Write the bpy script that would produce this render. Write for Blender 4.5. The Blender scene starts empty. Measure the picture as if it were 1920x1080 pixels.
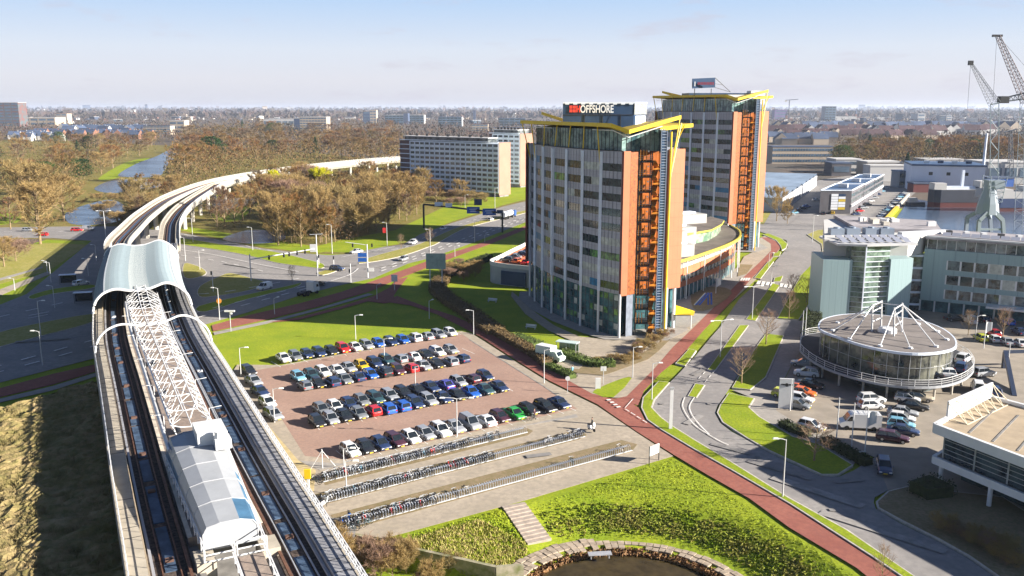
import bpy, bmesh, math, random
from mathutils import Vector, Matrix
from mathutils.geometry import tessellate_polygon
R = math.radians
random.seed(7)
rnd = random.random
def ru(a, b): return a + (b - a) * random.random()
SC = bpy.context.scene
COL = SC.collection
# ---------------------------------------------------------------- camera
F = 1650.0; HC = 47.0
PIT = math.atan((540 - 203) / F)
cam = bpy.data.cameras.new('camera'); camo = bpy.data.objects.new('camera', cam); COL.objects.link(camo)
cam.sensor_width = 36.0; cam.lens = 36.0 * F / 1920.0
cam.clip_start = 1.0; cam.clip_end = 40000.0
camo.location = (0, 0, HC); camo.rotation_euler = (R(90) - PIT, 0, 0)
SC.camera = camo
# ---------------------------------------------------------------- light and sky
SUN_EL = R(20.5); SUN_AZ = R(-12.0)          # azimuth from +X, towards -Y
sdir = Vector((math.cos(SUN_EL) * math.cos(SUN_AZ), math.cos(SUN_EL) * math.sin(SUN_AZ), math.sin(SUN_EL)))
sl = bpy.data.lights.new('sun', 'SUN'); so = bpy.data.objects.new('sun', sl); COL.objects.link(so)
sl.energy = 5.0; sl.angle = R(0.5); sl.color = (1.0, 0.93, 0.82)
so.rotation_euler = sdir.to_track_quat('Z', 'Y').to_euler()
W = bpy.data.worlds.new('World'); SC.world = W; W.use_nodes = True
nt = W.node_tree; nt.nodes.clear()
def wn(t): return nt.nodes.new(t)
wo = wn('ShaderNodeOutputWorld'); bg = wn('ShaderNodeBackground'); sk = wn('ShaderNodeTexSky')
sk.sky_type = 'NISHITA'; sk.sun_disc = False; sk.sun_elevation = SUN_EL
sk.sun_rotation = math.atan2(sdir.x, sdir.y)
sk.air_density = 0.5; sk.dust_density = 0.2; sk.ozone_density = 3.0; sk.altitude = 50
bg.inputs['Strength'].default_value = 0.05
# a few small thin clouds far up the sky, by direction
tc = wn('ShaderNodeTexCoord'); mp = wn('ShaderNodeMapping'); nz = wn('ShaderNodeTexNoise')
mp.inputs['Scale'].default_value = (1.0, 1.0, 4.5)
mp.inputs['Location'].default_value = (0.37, 0.1, 0.22)
nz.inputs['Scale'].default_value = 9.0; nz.inputs['Detail'].default_value = 7; nz.inputs['Roughness'].default_value = 0.62
rp = wn('ShaderNodeValToRGB'); rp.color_ramp.elements[0].position = 0.56; rp.color_ramp.elements[1].position = 0.72
rp.color_ramp.elements[0].color = (0, 0, 0, 1); rp.color_ramp.elements[1].color = (0.55, 0.55, 0.55, 1)
mx = wn('ShaderNodeMixRGB'); mx.inputs['Color2'].default_value = (3.6, 3.4, 3.9, 1)
nt.links.new(tc.outputs['Generated'], mp.inputs['Vector']); nt.links.new(mp.outputs[0], nz.inputs['Vector'])
nt.links.new(nz.outputs['Fac'], rp.inputs['Fac']); nt.links.new(rp.outputs['Color'], mx.inputs['Fac'])
hzr = wn('ShaderNodeSeparateXYZ'); nt.links.new(tc.outputs['Generated'], hzr.inputs[0])
hr = wn('ShaderNodeValToRGB'); hr.color_ramp.elements[0].position = 0.0; hr.color_ramp.elements[1].position = 0.30; hr.color_ramp.elements[0].position = 0.12
hr.color_ramp.elements[0].color = (0.95, 0.95, 0.95, 1); hr.color_ramp.elements[1].color = (0, 0, 0, 1)
hx = wn('ShaderNodeMixRGB'); hc = wn('ShaderNodeValToRGB'); hc.color_ramp.elements[0].color = (3.75 / 6, 3.7 / 6, 4.15 / 6, 1); hc.color_ramp.elements[1].position = 0.13; hc.color_ramp.elements[1].color = (2.5 / 6, 3.7 / 6, 5.3 / 6, 1)
he = hc.color_ramp.elements.new(0.03); he.color = (4.35 / 6, 4.3 / 6, 4.6 / 6, 1); he = hc.color_ramp.elements.new(0.062); he.color = (4.2 / 6, 4.5 / 6, 5.0 / 6, 1)
hm6 = wn('ShaderNodeVectorMath'); hm6.operation = 'SCALE'; hm6.inputs['Scale'].default_value = 6.0
nt.links.new(hzr.outputs['Z'], hc.inputs['Fac']); nt.links.new(hc.outputs['Color'], hm6.inputs[0]); nt.links.new(hm6.outputs[0], hx.inputs['Color2'])
nt.links.new(hzr.outputs['Z'], hr.inputs['Fac']); nt.links.new(hr.outputs['Color'], hx.inputs['Fac']); nt.links.new(sk.outputs['Color'], hx.inputs['Color1'])
nt.links.new(hx.outputs['Color'], mx.inputs['Color1']); nt.links.new(mx.outputs['Color'], bg.inputs['Color'])
nt.links.new(bg.outputs[0], wo.inputs['Surface'])
SC.view_settings.view_transform = 'Standard'; SC.view_settings.look = 'None'
SC.view_settings.exposure = 1.85; SC.view_settings.gamma = 1.0
SC.cycles.max_bounces = 6; SC.cycles.diffuse_bounces = 3; SC.cycles.glossy_bounces = 3
SC.cycles.transmission_bounces = 4; SC.cycles.volume_bounces = 1; SC.cycles.transparent_max_bounces = 8

# ---------------------------------------------------------------- photo -> ground
_sp, _cp = math.sin(PIT), math.cos(PIT)
def G(x, y, z=0.0):
    u = (x - 960) / F; v = (y - 540) / F
    t = (HC - z) / (_sp + v * _cp)
    return Vector((t * u, t * (_cp - v * _sp), z))
def HT(bx, by, ty, z0=0.0):
    Y = G(bx, by, z0).y; v = (ty - 540) / F
    return HC - (_sp + v * _cp) / (_cp - v * _sp) * Y
def atY(x, y, Y):
    """world point seen at pixel (x, y) on the vertical plane at distance Y"""
    u = (x - 960) / F; v = (y - 540) / F
    k = Y / (_cp - v * _sp)
    return Vector((u * k, Y, HC - k * (_sp + v * _cp)))
def vis(p, m=40):
    dz = HC - p[2]; t = p[1] * _cp + dz * _sp
    if t < 5: return False
    x = 960 + p[0] / t * F; y = 540 + (-p[1] * _sp + dz * _cp) / t * F
    return -m < x < 1920 + m and -m < y < 1080 + m

# ---------------------------------------------------------------- materials
MAT = {}
def mat(name, col, rough=0.8, var=0.0, scale=1.0, metal=0.0, bump=0.0, col2=None, detail=6, spec=0.3, stretch=None, coord='Object', lo=0.35, hi=0.65, bdist=None):
    if name in MAT: return MAT[name]
    m = bpy.data.materials.new(name); m.use_nodes = True; t = m.node_tree; b = t.nodes['Principled BSDF']
    c = (col[0], col[1], col[2], 1)
    b.inputs['Base Color'].default_value = c
    b.inputs['Roughness'].default_value = rough; b.inputs['Metallic'].default_value = metal
    b.inputs['Specular IOR Level'].default_value = spec
    if var or col2 or bump:
        co = t.nodes.new('ShaderNodeNewGeometry') if coord == 'World' else t.nodes.new('ShaderNodeTexCoord')
        src = co.outputs['Position'] if coord == 'World' else co.outputs['Object']
        mpn = t.nodes.new('ShaderNodeMapping'); t.links.new(src, mpn.inputs['Vector'])
        if stretch: mpn.inputs['Scale'].default_value = stretch
        n = t.nodes.new('ShaderNodeTexNoise'); n.inputs['Scale'].default_value = scale
        n.inputs['Detail'].default_value = detail; n.inputs['Roughness'].default_value = 0.62
        t.links.new(mpn.outputs[0], n.inputs['Vector'])
        r = t.nodes.new('ShaderNodeValToRGB'); e = r.color_ramp.elements
        e[0].position = lo; e[1].position = hi
        if col2: e[0].color = c; e[1].color = (*col2, 1)
        else:
            e[0].color = (*[k * (1 - var) for k in col], 1); e[1].color = (*[min(1, k * (1 + var)) for k in col], 1)
        t.links.new(n.outputs['Fac'], r.inputs['Fac']); t.links.new(r.outputs['Color'], b.inputs['Base Color'])
        if bump:
            bp = t.nodes.new('ShaderNodeBump'); bp.inputs['Strength'].default_value = bump
            bp.inputs['Distance'].default_value = bdist or 0.1
            t.links.new(n.outputs['Fac'], bp.inputs['Height']); t.links.new(bp.outputs[0], b.inputs['Normal'])
    MAT[name] = m; return m
def joints(m, pz=3.05, px=2.4, w=.035, k=.72):
    """panel joints: thin darker lines at a regular pitch up and along the wall"""
    t = m.node_tree; b = t.nodes['Principled BSDF']; src = b.inputs['Base Color'].links[0].from_socket if b.inputs['Base Color'].links else None
    g = t.nodes.new('ShaderNodeNewGeometry'); s = t.nodes.new('ShaderNodeSeparateXYZ'); t.links.new(g.outputs['Position'], s.inputs[0]); out = []
    ad = t.nodes.new('ShaderNodeMath'); ad.operation = 'ADD'; t.links.new(s.outputs['X'], ad.inputs[0]); t.links.new(s.outputs['Y'], ad.inputs[1])
    for sock, p in ((s.outputs['Z'], pz), (ad.outputs[0], px)):
        d = t.nodes.new('ShaderNodeMath'); d.operation = 'MULTIPLY'; d.inputs[1].default_value = 1 / p; t.links.new(sock, d.inputs[0])
        f = t.nodes.new('ShaderNodeMath'); f.operation = 'FRACT'; t.links.new(d.outputs[0], f.inputs[0])
        l = t.nodes.new('ShaderNodeMath'); l.operation = 'LESS_THAN'; l.inputs[1].default_value = w / p * 1.6; t.links.new(f.outputs[0], l.inputs[0]); out.append(l)
    mxx = t.nodes.new('ShaderNodeMath'); mxx.operation = 'MAXIMUM'; t.links.new(out[0].outputs[0], mxx.inputs[0]); t.links.new(out[1].outputs[0], mxx.inputs[1])
    c = t.nodes.new('ShaderNodeMixRGB'); c.blend_type = 'MULTIPLY'; c.inputs['Color2'].default_value = (k, k, k, 1); t.links.new(mxx.outputs[0], c.inputs['Fac'])
    if src: t.links.new(src, c.inputs['Color1'])
    else: c.inputs['Color1'].default_value = b.inputs['Base Color'].default_value
    t.links.new(c.outputs[0], b.inputs['Base Color']); return m
def nodes(m): return m.node_tree, m.node_tree.nodes['Principled BSDF']
def layered(name, cols, scales, rough=0.9, bump=0.3, bdist=0.08, pos=(0.35, 0.65), spec=0.1, stretch=None):
    """three-tone ground: big patches and fine grain, by world position"""
    m = bpy.data.materials.new(name); m.use_nodes = True; t = m.node_tree; b = t.nodes['Principled BSDF']
    b.inputs['Roughness'].default_value = rough; b.inputs['Specular IOR Level'].default_value = spec
    g = t.nodes.new('ShaderNodeNewGeometry'); outs = []
    for i, s in enumerate(scales):
        mpn = t.nodes.new('ShaderNodeMapping'); t.links.new(g.outputs['Position'], mpn.inputs['Vector'])
        if stretch and i == 1: mpn.inputs['Scale'].default_value = stretch
        n = t.nodes.new('ShaderNodeTexNoise'); n.inputs['Scale'].default_value = s
        n.inputs['Detail'].default_value = 8; n.inputs['Roughness'].default_value = 0.65
        t.links.new(mpn.outputs[0], n.inputs['Vector']); outs.append(n)
    r = t.nodes.new('ShaderNodeValToRGB'); e = r.color_ramp.elements
    e[0].position = pos[0]; e[1].position = pos[1]; e[0].color = (*cols[0], 1); e[1].color = (*cols[1], 1)
    t.links.new(outs[0].outputs['Fac'], r.inputs['Fac'])
    r2 = t.nodes.new('ShaderNodeValToRGB'); e = r2.color_ramp.elements
    e[0].position = 0.38; e[1].position = 0.62
    e[0].color = (0, 0, 0, 1); e[1].color = (1, 1, 1, 1)
    t.links.new(outs[1].outputs['Fac'], r2.inputs['Fac'])
    mxn = t.nodes.new('ShaderNodeMixRGB'); mxn.inputs['Color2'].default_value = (*cols[2], 1)
    ml = t.nodes.new('ShaderNodeMath'); ml.operation = 'MULTIPLY'; ml.inputs[1].default_value = 0.75
    t.links.new(r2.outputs['Color'], ml.inputs[0]); t.links.new(ml.outputs[0], mxn.inputs['Fac'])
    t.links.new(r.outputs['Color'], mxn.inputs['Color1']); t.links.new(mxn.outputs['Color'], b.inputs['Base Color'])
    bp = t.nodes.new('ShaderNodeBump'); bp.inputs['Strength'].default_value = bump; bp.inputs['Distance'].default_value = bdist
    t.links.new(outs[1].outputs['Fac'], bp.inputs['Height']); t.links.new(bp.outputs[0], b.inputs['Normal'])
    MAT[name] = m; return m
def glassm(name, col, rough=0.08, tint=None, spec=0.8, scale=0.35, lo=0.4, hi=0.6):
    """reflective glazing with dim rooms behind it: dark, patchy by world cell"""
    m = bpy.data.materials.new(name); m.use_nodes = True; t, b = nodes(m)
    b.inputs['Roughness'].default_value = rough; b.inputs['Specular IOR Level'].default_value = spec
    g = t.nodes.new('ShaderNodeNewGeometry'); n = t.nodes.new('ShaderNodeTexNoise')
    n.inputs['Scale'].default_value = scale; n.inputs['Detail'].default_value = 5; n.inputs['Roughness'].default_value = 0.7
    t.links.new(g.outputs['Position'], n.inputs['Vector'])
    r = t.nodes.new('ShaderNodeValToRGB'); e = r.color_ramp.elements
    e[0].position = lo; e[1].position = hi; e[0].color = (*col, 1); e[1].color = (*(tint or [k * 3 for k in col]), 1)
    t.links.new(n.outputs['Fac'], r.inputs['Fac']); t.links.new(r.outputs['Color'], b.inputs['Base Color'])
    MAT[name] = m; return m

grass = layered('grass', [(0.18, 0.25, 0.014), (0.30, 0.335, 0.022), (0.14, 0.18, 0.016)], [0.16, 2.6], bump=0.8)
wildg = layered('wild_grass', [(0.19, 0.15, 0.06), (0.37, 0.27, 0.145), (0.115, 0.11, 0.035)], [0.12, 0.8], bump=1.0, bdist=0.6)
fargr = layered('far_ground', [(0.10, 0.075, 0.055), (0.16, 0.12, 0.10), (0.06, 0.065, 0.06)], [0.004, 0.03], bump=0.2)
drygr = layered('dry_grass', [(0.27, 0.24, 0.06), (0.36, 0.30, 0.12), (0.18, 0.19, 0.03)], [0.12, 1.2], bump=0.6)
soil = layered('soil', [(0.20, 0.15, 0.09), (0.27, 0.20, 0.13), (0.15, 0.13, 0.06)], [0.3, 2.2], bump=0.5)
asph = layered('asphalt', [(0.21, 0.197, 0.19), (0.285, 0.265, 0.25), (0.185, 0.175, 0.17)], [0.11, 1.1], bump=0.05, rough=0.85)
asphd = layered('dark_asphalt', [(0.14, 0.135, 0.135), (0.17, 0.16, 0.155), (0.12, 0.115, 0.115)], [0.07, 1.5], bump=0.05, rough=0.85)
redp = layered('red_asphalt', [(0.235, 0.085, 0.065), (0.30, 0.12, 0.09), (0.20, 0.075, 0.062)], [0.15, 1.8], bump=0.05)
pav = layered('paving', [(0.31, 0.265, 0.205), (0.39, 0.33, 0.26), (0.25, 0.215, 0.175)], [0.2, 1.3], bump=0.1)
pavg = layered('grey_paving', [(0.27, 0.25, 0.225), (0.33, 0.30, 0.27), (0.23, 0.215, 0.20)], [0.2, 1.3], bump=0.1)
lotm = layered('brick_paving', [(0.29, 0.185, 0.145), (0.35, 0.235, 0.185), (0.24, 0.165, 0.135)], [0.12, 2.5], bump=0.1)
kerbm = mat('kerb_stone', (0.40, 0.37, 0.33), 0.9, var=0.2, scale=1.5, coord='World')
white = mat('white_paint', (0.72, 0.72, 0.70), 0.5, var=0.08, scale=0.8, coord='World')
whitem = mat('white_metal', (0.60, 0.60, 0.60), 0.4, var=0.05, scale=0.6, coord='World')
mark = mat('road_marking', (0.62, 0.60, 0.57), 0.8, var=0.25, scale=2.0, coord='World')
galv = mat('galvanised_steel', (0.45, 0.46, 0.48), 0.45, var=0.12, scale=2.0, metal=0.4, coord='World')
conc = mat('concrete', (0.42, 0.39, 0.34), 0.9, var=0.16, scale=0.5, bump=0.1, coord='World')
concd = mat('dark_concrete', (0.20, 0.19, 0.18), 0.9, var=0.25, scale=0.6, coord='World')
blackm = mat('black_metal', (0.025, 0.025, 0.028), 0.5, var=0.2, scale=1.0, coord='World')
ballast = mat('ballast', (0.075, 0.055, 0.045), 0.95, var=0.45, scale=3.0, bump=0.5, coord='World')
rust = mat('rusty_rail', (0.16, 0.08, 0.05), 0.6, var=0.3, scale=1.5, metal=0.3, coord='World')
yel = mat('yellow_paint', (0.68, 0.46, 0.015), 0.45, var=0.08, scale=0.4, coord='World')
watm = mat('water_surface', (0.05, 0.075, 0.12), 0.22, bump=0.12, scale=0.35, var=0.3, coord='World', spec=0.6)
pondm = mat('pond_water', (0.045, 0.033, 0.014), 0.25, bump=0.05, scale=0.8, var=0.3, coord='World', spec=0.22)
barkm = mat('bark', (0.22, 0.16, 0.09), 0.9, var=0.3, scale=2.0)

# ---------------------------------------------------------------- object helpers
def put(o, label=None, cat=None, group=None, kind=None):
    if label: o['label'] = label
    if cat: o['category'] = cat
    if group: o['group'] = group
    if kind: o['kind'] = kind
    return o
def empty(name, loc=(0, 0, 0), rz=0.0, label=None, cat=None, group=None):
    o = bpy.data.objects.new(name, None); COL.objects.link(o); o.location = loc; o.rotation_euler = (0, 0, rz)
    o.empty_display_size = 0.5
    return put(o, label, cat, group)
class MB:
    def __init__(s): s.v = []; s.f = []; s.m = []
    def q(s, pts, mi=0):
        n = len(s.v); s.v += [tuple(p) for p in pts]; s.f.append(tuple(range(n, n + len(pts)))); s.m.append(mi); return s
    def box(s, c, d, rz=0.0, mi=0, taper=1.0):
        n = len(s.v); hx, hy, hz = d[0] / 2, d[1] / 2, d[2] / 2; ca, sa = math.cos(rz), math.sin(rz)
        for z in (-1, 1):
            k = taper if z > 0 else 1.0
            for x, y in ((-1, -1), (1, -1), (1, 1), (-1, 1)):
                a, b = x * hx * k, y * hy * k
                s.v.append((c[0] + a * ca - b * sa, c[1] + a * sa + b * ca, c[2] + z * hz))
        for f in ((3, 2, 1, 0), (4, 5, 6, 7), (0, 1, 5, 4), (1, 2, 6, 5), (2, 3, 7, 6), (3, 0, 4, 7)):
            s.f.append(tuple(n + i for i in f)); s.m.append(mi)
        return s
    def prism(s, poly, z0, z1, mi=0, mtop=None, bottom=True):
        """poly: list of (x, y); z0/z1 may be numbers"""
        a = sum(poly[i][0] * poly[(i + 1) % len(poly)][1] - poly[(i + 1) % len(poly)][0] * poly[i][1] for i in range(len(poly)))
        P = list(poly) if a > 0 else list(poly)[::-1]
        n = len(s.v); k = len(P)
        for z in (z0, z1):
            for p in P: s.v.append((p[0], p[1], z))
        for i in range(k):
            j = (i + 1) % k; s.f.append((n + i, n + j, n + k + j, n + k + i)); s.m.append(mi)
        tri = tessellate_polygon([[Vector((p[0], p[1], 0)) for p in P]])
        for t in tri:
            A, B, C = (Vector((P[i][0], P[i][1])) for i in t)
            t = t if (B - A).cross(C - A) > 0 else t[::-1]
            s.f.append(tuple(n + k + i for i in t)); s.m.append(mi if mtop is None else mtop)
            if bottom: s.f.append(tuple(n + i for i in t[::-1])); s.m.append(mi)
        return s
    def tube(s, pts, r, n=6, mi=0, r2=None, cap=True):
        pts = [Vector(p) for p in pts]; base = len(s.v); k = len(pts)
        for i, p in enumerate(pts):
            d = (pts[min(i + 1, k - 1)] - pts[max(i - 1, 0)])
            d = d.normalized() if d.length > 1e-6 else Vector((0, 0, 1))
            up = Vector((0, 0, 1)) if abs(d.z) < 0.95 else Vector((1, 0, 0))
            a = d.cross(up).normalized(); b = d.cross(a)
            rr = r if r2 is None else r + (r2 - r) * i / (k - 1)
            for j in range(n):
                t = 2 * math.pi * j / n; s.v.append(tuple(p + a * (rr * math.cos(t)) + b * (rr * math.sin(t))))
        for i in range(k - 1):
            for j in range(n):
                a0 = base + i * n + j; a1 = base + i * n + (j + 1) % n
                s.f.append((a0, a1, a1 + n, a0 + n)); s.m.append(mi)
        if cap and n > 2:
            s.f.append(tuple(base + j for j in range(n))[::-1]); s.m.append(mi)
            s.f.append(tuple(base + (k - 1) * n + j for j in range(n))); s.m.append(mi)
        return s
    def lathe(s, prof, c=(0, 0, 0), n=16, mi=0):
        base = len(s.v)
        for r, z in prof:
            for j in range(n):
                t = 2 * math.pi * j / n; s.v.append((c[0] + r * math.cos(t), c[1] + r * math.sin(t), c[2] + z))
        for i in range(len(prof) - 1):
            for j in range(n):
                a0 = base + i * n + j; a1 = base + i * n + (j + 1) % n
                s.f.append((a0, a1, a1 + n, a0 + n)); s.m.append(mi)
        s.f.append(tuple(base + (len(prof) - 1) * n + j for j in range(n))); s.m.append(mi)
        s.f.append(tuple(base + j for j in range(n))[::-1]); s.m.append(mi)
        return s
    def bar(s, a, b, w, h=None, mi=0):
        """box beam from a to b"""
        a = Vector(a); b = Vector(b); h = h or w; d = (b - a).normalized()
        up = Vector((0, 0, 1)) if abs(d.z) < 0.99 else Vector((0, 1, 0))
        x = d.cross(up).normalized() * (w / 2); y = x.normalized().cross(d) * (h / 2)
        n = len(s.v)
        for p in (a, b):
            for sx, sy in ((-1, -1), (1, -1), (1, 1), (-1, 1)): s.v.append(tuple(p + x * sx + y * sy))
        for f in ((3, 2, 1, 0), (4, 5, 6, 7), (0, 1, 5, 4), (1, 2, 6, 5), (2, 3, 7, 6), (3, 0, 4, 7)):
            s.f.append(tuple(n + i for i in f)); s.m.append(mi)
        return s
    def build(s, name, mats, parent=None, smooth=False, loc=None):
        me = bpy.data.meshes.new(name); me.from_pydata(s.v, [], s.f)
        if not isinstance(mats, (list, tuple)): mats = [mats]
        for m in mats: me.materials.append(m)
        if len(mats) > 1: me.polygons.foreach_set('material_index', s.m)
        if smooth: me.polygons.foreach_set('use_smooth', [True] * len(me.polygons))
        me.update()
        o = bpy.data.objects.new(name, me); COL.objects.link(o)
        if parent: o.parent = parent
        if loc is not None: o.location = loc
        return o
def copy_tree(o, parent=None):
    c = o.copy(); COL.objects.link(c); c.parent = parent
    for ch in o.children: copy_tree(ch, c)
    return c
def smooth(pts, n=6, closed=False):
    """Catmull-Rom through 2D/3D points"""
    P = [Vector(p) for p in pts]; out = []; k = len(P)
    rng = range(k if closed else k - 1)
    for i in rng:
        if closed: p0, p1, p2, p3 = P[(i - 1) % k], P[i], P[(i + 1) % k], P[(i + 2) % k]
        else: p0, p1, p2, p3 = P[max(i - 1, 0)], P[i], P[i + 1], P[min(i + 2, k - 1)]
        for j in range(n):
            t = j / n
            out.append(0.5 * ((2 * p1) + (p2 - p0) * t + (2 * p0 - 5 * p1 + 4 * p2 - p3) * t * t + (3 * p1 - p0 - 3 * p2 + p3) * t ** 3))
    if not closed: out.append(P[-1])
    return out
_lay = [0.02]
def sheet(name, px, m, closed_smooth=0, raise_=0.0, kerb=False, world=False, layer=True):
    """a flat ground sheet whose outline is given as photo points on the ground"""
    P = [Vector((p[0], p[1])) for p in px] if world else [G(*p).to_2d() for p in px]
    if closed_smooth: P = smooth(P, closed_smooth, True)
    if layer: _lay[0] += 0.004
    z = _lay[0] + raise_
    mb = MB()
    if kerb:
        a = sum(P[i].x * P[(i + 1) % len(P)].y - P[(i + 1) % len(P)].x * P[i].y for i in range(len(P)))
        if a < 0: P = P[::-1]
        k = len(P); I = []
        for i in range(k):
            d1 = (P[i] - P[i - 1]); d2 = (P[(i + 1) % k] - P[i])
            if d1.length < 1e-6: d1 = d2
            if d2.length < 1e-6: d2 = d1
            d = (d1.normalized() + d2.normalized())
            if d.length < 1e-6: d = d1
            d.normalize(); I.append(P[i] + Vector((-d.y, d.x)) * 0.22)
        mk = MB(); mk.prism([tuple(p) for p in P], 0.0, z - 0.012, bottom=False)
        put(mk.build('kerb', kerbm), kind='structure')
        P = I
    mb.prism([tuple(p) for p in P], z - (0.02 if not raise_ else raise_), z, bottom=False)
    return put(mb.build(name, m), kind='structure')
layered('park_floor', [(0.15, 0.115, 0.035), (0.23, 0.17, 0.06), (0.12, 0.13, 0.025)], [0.03, 0.25], bump=0.5)
# ================================================================ terrain
PC = (12.0, 79.2)                                    # centre of the round pond
WALL = [G(560, 985), G(590, 985), G(730, 1020), G(930, 1065)]
def sst(a, b, x):
    t = max(0, min(1, (x - a) / (b - a))); return t * t * (3 - 2 * t)
def dip(x, y):
    z = 0.0
    r = math.hypot(x - PC[0], y - PC[1])
    if r < 24:
        z = -1.72 + 1.72 * max(0, min(1, (r - 14.6) / 7.9))
        if r < 12.4: z = -1.72 - 1.1 * sst(12.4, 10.6, r) if False else -1.72 - 1.1 * (1 - sst(10.6, 12.4, r))
    if -34 < x < 3 and y < 95:                        # low ground under the retaining wall
        A, B = (WALL[1], WALL[2]) if x < WALL[2].x else (WALL[2], WALL[3])
        yw = A.y + (B.y - A.y) * (x - A.x) / (B.x - A.x)
        d = yw - y
        z = min(z, -2.0 * sst(-0.4, 0.9, d) * (1 - sst(-3.5, 2.0, x) * 0.15)) if x < WALL[3].x else min(z, -1.72 * sst(0, 3, d))
    return z
mb = MB(); gx0, gx1, gy0, gy1, st = -60.0, 60.0, 30.0, 120.0, 1.0
nx = int((gx1 - gx0) / st) + 1; ny = int((gy1 - gy0) / st) + 1
for j in range(ny):
    for i in range(nx):
        x = gx0 + i * st; y = gy0 + j * st; mb.v.append((x, y, dip(x, y)))
for j in range(ny - 1):
    for i in range(nx - 1):
        a = j * nx + i; mb.f.append((a, a + 1, a + nx + 1, a + nx)); mb.m.append(0)
def rect(x0, x1, y0, y1, mi, z=0.0): mb.q([(x0, y0, z), (x1, y0, z), (x1, y1, z), (x0, y1, z)], mi)
rect(-170, gx0, 30, 420, 0); rect(gx1, 230, 30, 420, 0); rect(gx0, gx1, gy1, 420, 0)
rect(-170, 230, -120, 30, 0)
rect(-16000, -170, -2000, 420, 1); rect(230, 16000, -2000, 420, 1); rect(-170, 230, -2000, -120, 1)
rect(-16000, 16000, 420, 16000, 1)
put(mb.build('ground', [grass, fargr]), kind='structure')

# ---- parkland lawns and water
sheet('park_lawn', [(-700, 470), (-300, 447), (60, 448), (140, 452), (175, 450), (240, 424), (335, 436), (415, 451), (490, 466), (565, 475), (650, 477), (756, 459), (846, 419), (942, 388), (985, 378), (1060, 360), (1060, 300), (900, 318), (600, 288), (100, 262), (-900, 262)], MAT['park_floor'])
sheet('grass_field', [(560, 470), (660, 474), (756, 456), (846, 416), (942, 385), (1060, 355), (1060, 340), (985, 345), (900, 362), (840, 385), (740, 432), (640, 450)], grass)
sheet('grass_field', [(340, 432), (415, 447), (490, 463), (600, 474), (600, 464), (500, 448), (420, 436), (350, 425)], grass, 2)
sheet('grass_field', [(-60, 402), (40, 400), (30, 418), (-60, 424)], grass, 2)
sheet('grass_field', [(400, 395), (450, 380), (470, 390), (450, 412), (410, 414)], grass, 3)
sheet('grass_field', [(400, 368), (450, 356), (520, 352), (520, 362), (450, 372), (405, 382)], grass, 3)
sheet('grass_field', [(190, 330), (235, 305), (275, 296), (282, 300), (250, 315), (222, 333), (190, 338)], grass, 3)
sheet('grass_field', [(1440, 277), (1555, 276), (1560, 284), (1440, 290)], grass)
sheet('grass_field', [(1425, 385), (1480, 375), (1478, 400), (1450, 425), (1425, 430)], drygr, 3)
for w in ([(222, 327), (258, 306), (300, 290), (335, 270), (345, 268), (338, 285), (318, 305), (305, 325), (290, 332), (240, 332)],
          [(178, 352), (215, 338), (290, 337), (300, 350), (250, 356), (220, 362), (190, 360)],
          [(130, 395), (200, 375), (232, 385), (225, 412), (190, 420), (150, 422), (125, 415)],
          [(398, 380), (425, 372), (470, 372), (480, 380), (440, 390), (410, 396)],
          [(418, 447), (440, 438), (472, 431), (520, 434), (536, 445), (515, 455), (465, 457), (430, 453)],
          ):
    sheet('water', w, watm, 4)
sheet('river', [(1675, 418), (1706, 372), (1745, 378), (1930, 380), (2200, 390), (2300, 470), (1920, 445), (1700, 430)], watm)

sheet('yard', [(1425, 432), (1445, 400), (1470, 385), (1535, 338), (1640, 322), (1730, 350), (1704, 372), (1653, 424), (1600, 425), (1540, 415), (1480, 425)], MAT['asphalt'])
sheet('dry_lawn', [(-200, 470), (95, 456), (165, 459), (92, 508), (0, 533), (-200, 575)], MAT['dry_grass'])
sheet('footpath', [(-200, 590), (0, 543), (90, 509), (97, 513), (0, 555), (-200, 608)], MAT['paving'])
sheet('footpath', [(-200, 566), (0, 522), (80, 500), (80, 503), (0, 527), (-200, 572)], MAT['grey_paving'])
# ---- wild meadow left of the station
def meadow(name, px, m, amp, step=0.7, zb=0.0):
    poly = [G(*p, zb).to_2d() for p in px]
    xs = [p.x for p in poly]; ys = [p.y for p in poly]; mb = MB(); idx = {}
    x0, y0 = min(xs), min(ys); nx = int((max(xs) - x0) / step); ny = int((max(ys) - y0) / step)
    def inside(x, y):
        c = False; k = len(poly)
        for i in range(k):
            a, b = poly[i], poly[i - 1]
            if (a.y > y) != (b.y > y) and x < (b.x - a.x) * (y - a.y) / (b.y - a.y) + a.x: c = not c
        return c
    ok = [[inside(x0 + i * step, y0 + j * step) for i in range(nx + 1)] for j in range(ny + 1)]
    for j in range(ny + 1):
        for i in range(nx + 1):
            if ok[j][i]:
                idx[(i, j)] = len(mb.v)
                x = x0 + i * step; y = y0 + j * step
                c = 0.5 + 0.5 * math.sin(x * 0.9 + math.sin(y * 0.5) * 2) * math.cos(y * 0.7 + x * 0.3)
                mb.v.append((x + ru(-.2, .2), y + ru(-.2, .2), (zb or dip(x, y)) + 0.05 + amp * (0.35 * c + 0.65 * rnd())))
    for j in range(ny):
        for i in range(nx):
            k4 = [(i, j), (i + 1, j), (i + 1, j + 1), (i, j + 1)]
            if all(k in idx for k in k4): mb.f.append(tuple(idx[k] for k in k4)); mb.m.append(0)
    return mb.build(name, m)
put(meadow('rough_grass', [(-250, 1250), (-250, 810), (0, 768), (60, 752), (120, 732), (185, 716), (215, 850), (245, 1080), (330, 1300)], wildg, 0.9, 0.6, 5.6), kind='stuff')
mb = MB(); P = [G(*p, 5.6).to_2d() for p in [(-250, 1250), (-250, 810), (0, 768), (60, 752), (120, 732), (185, 716), (215, 850), (245, 1080), (330, 1300)]]; c = sum(P, Vector((0, 0))) / len(P)
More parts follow.
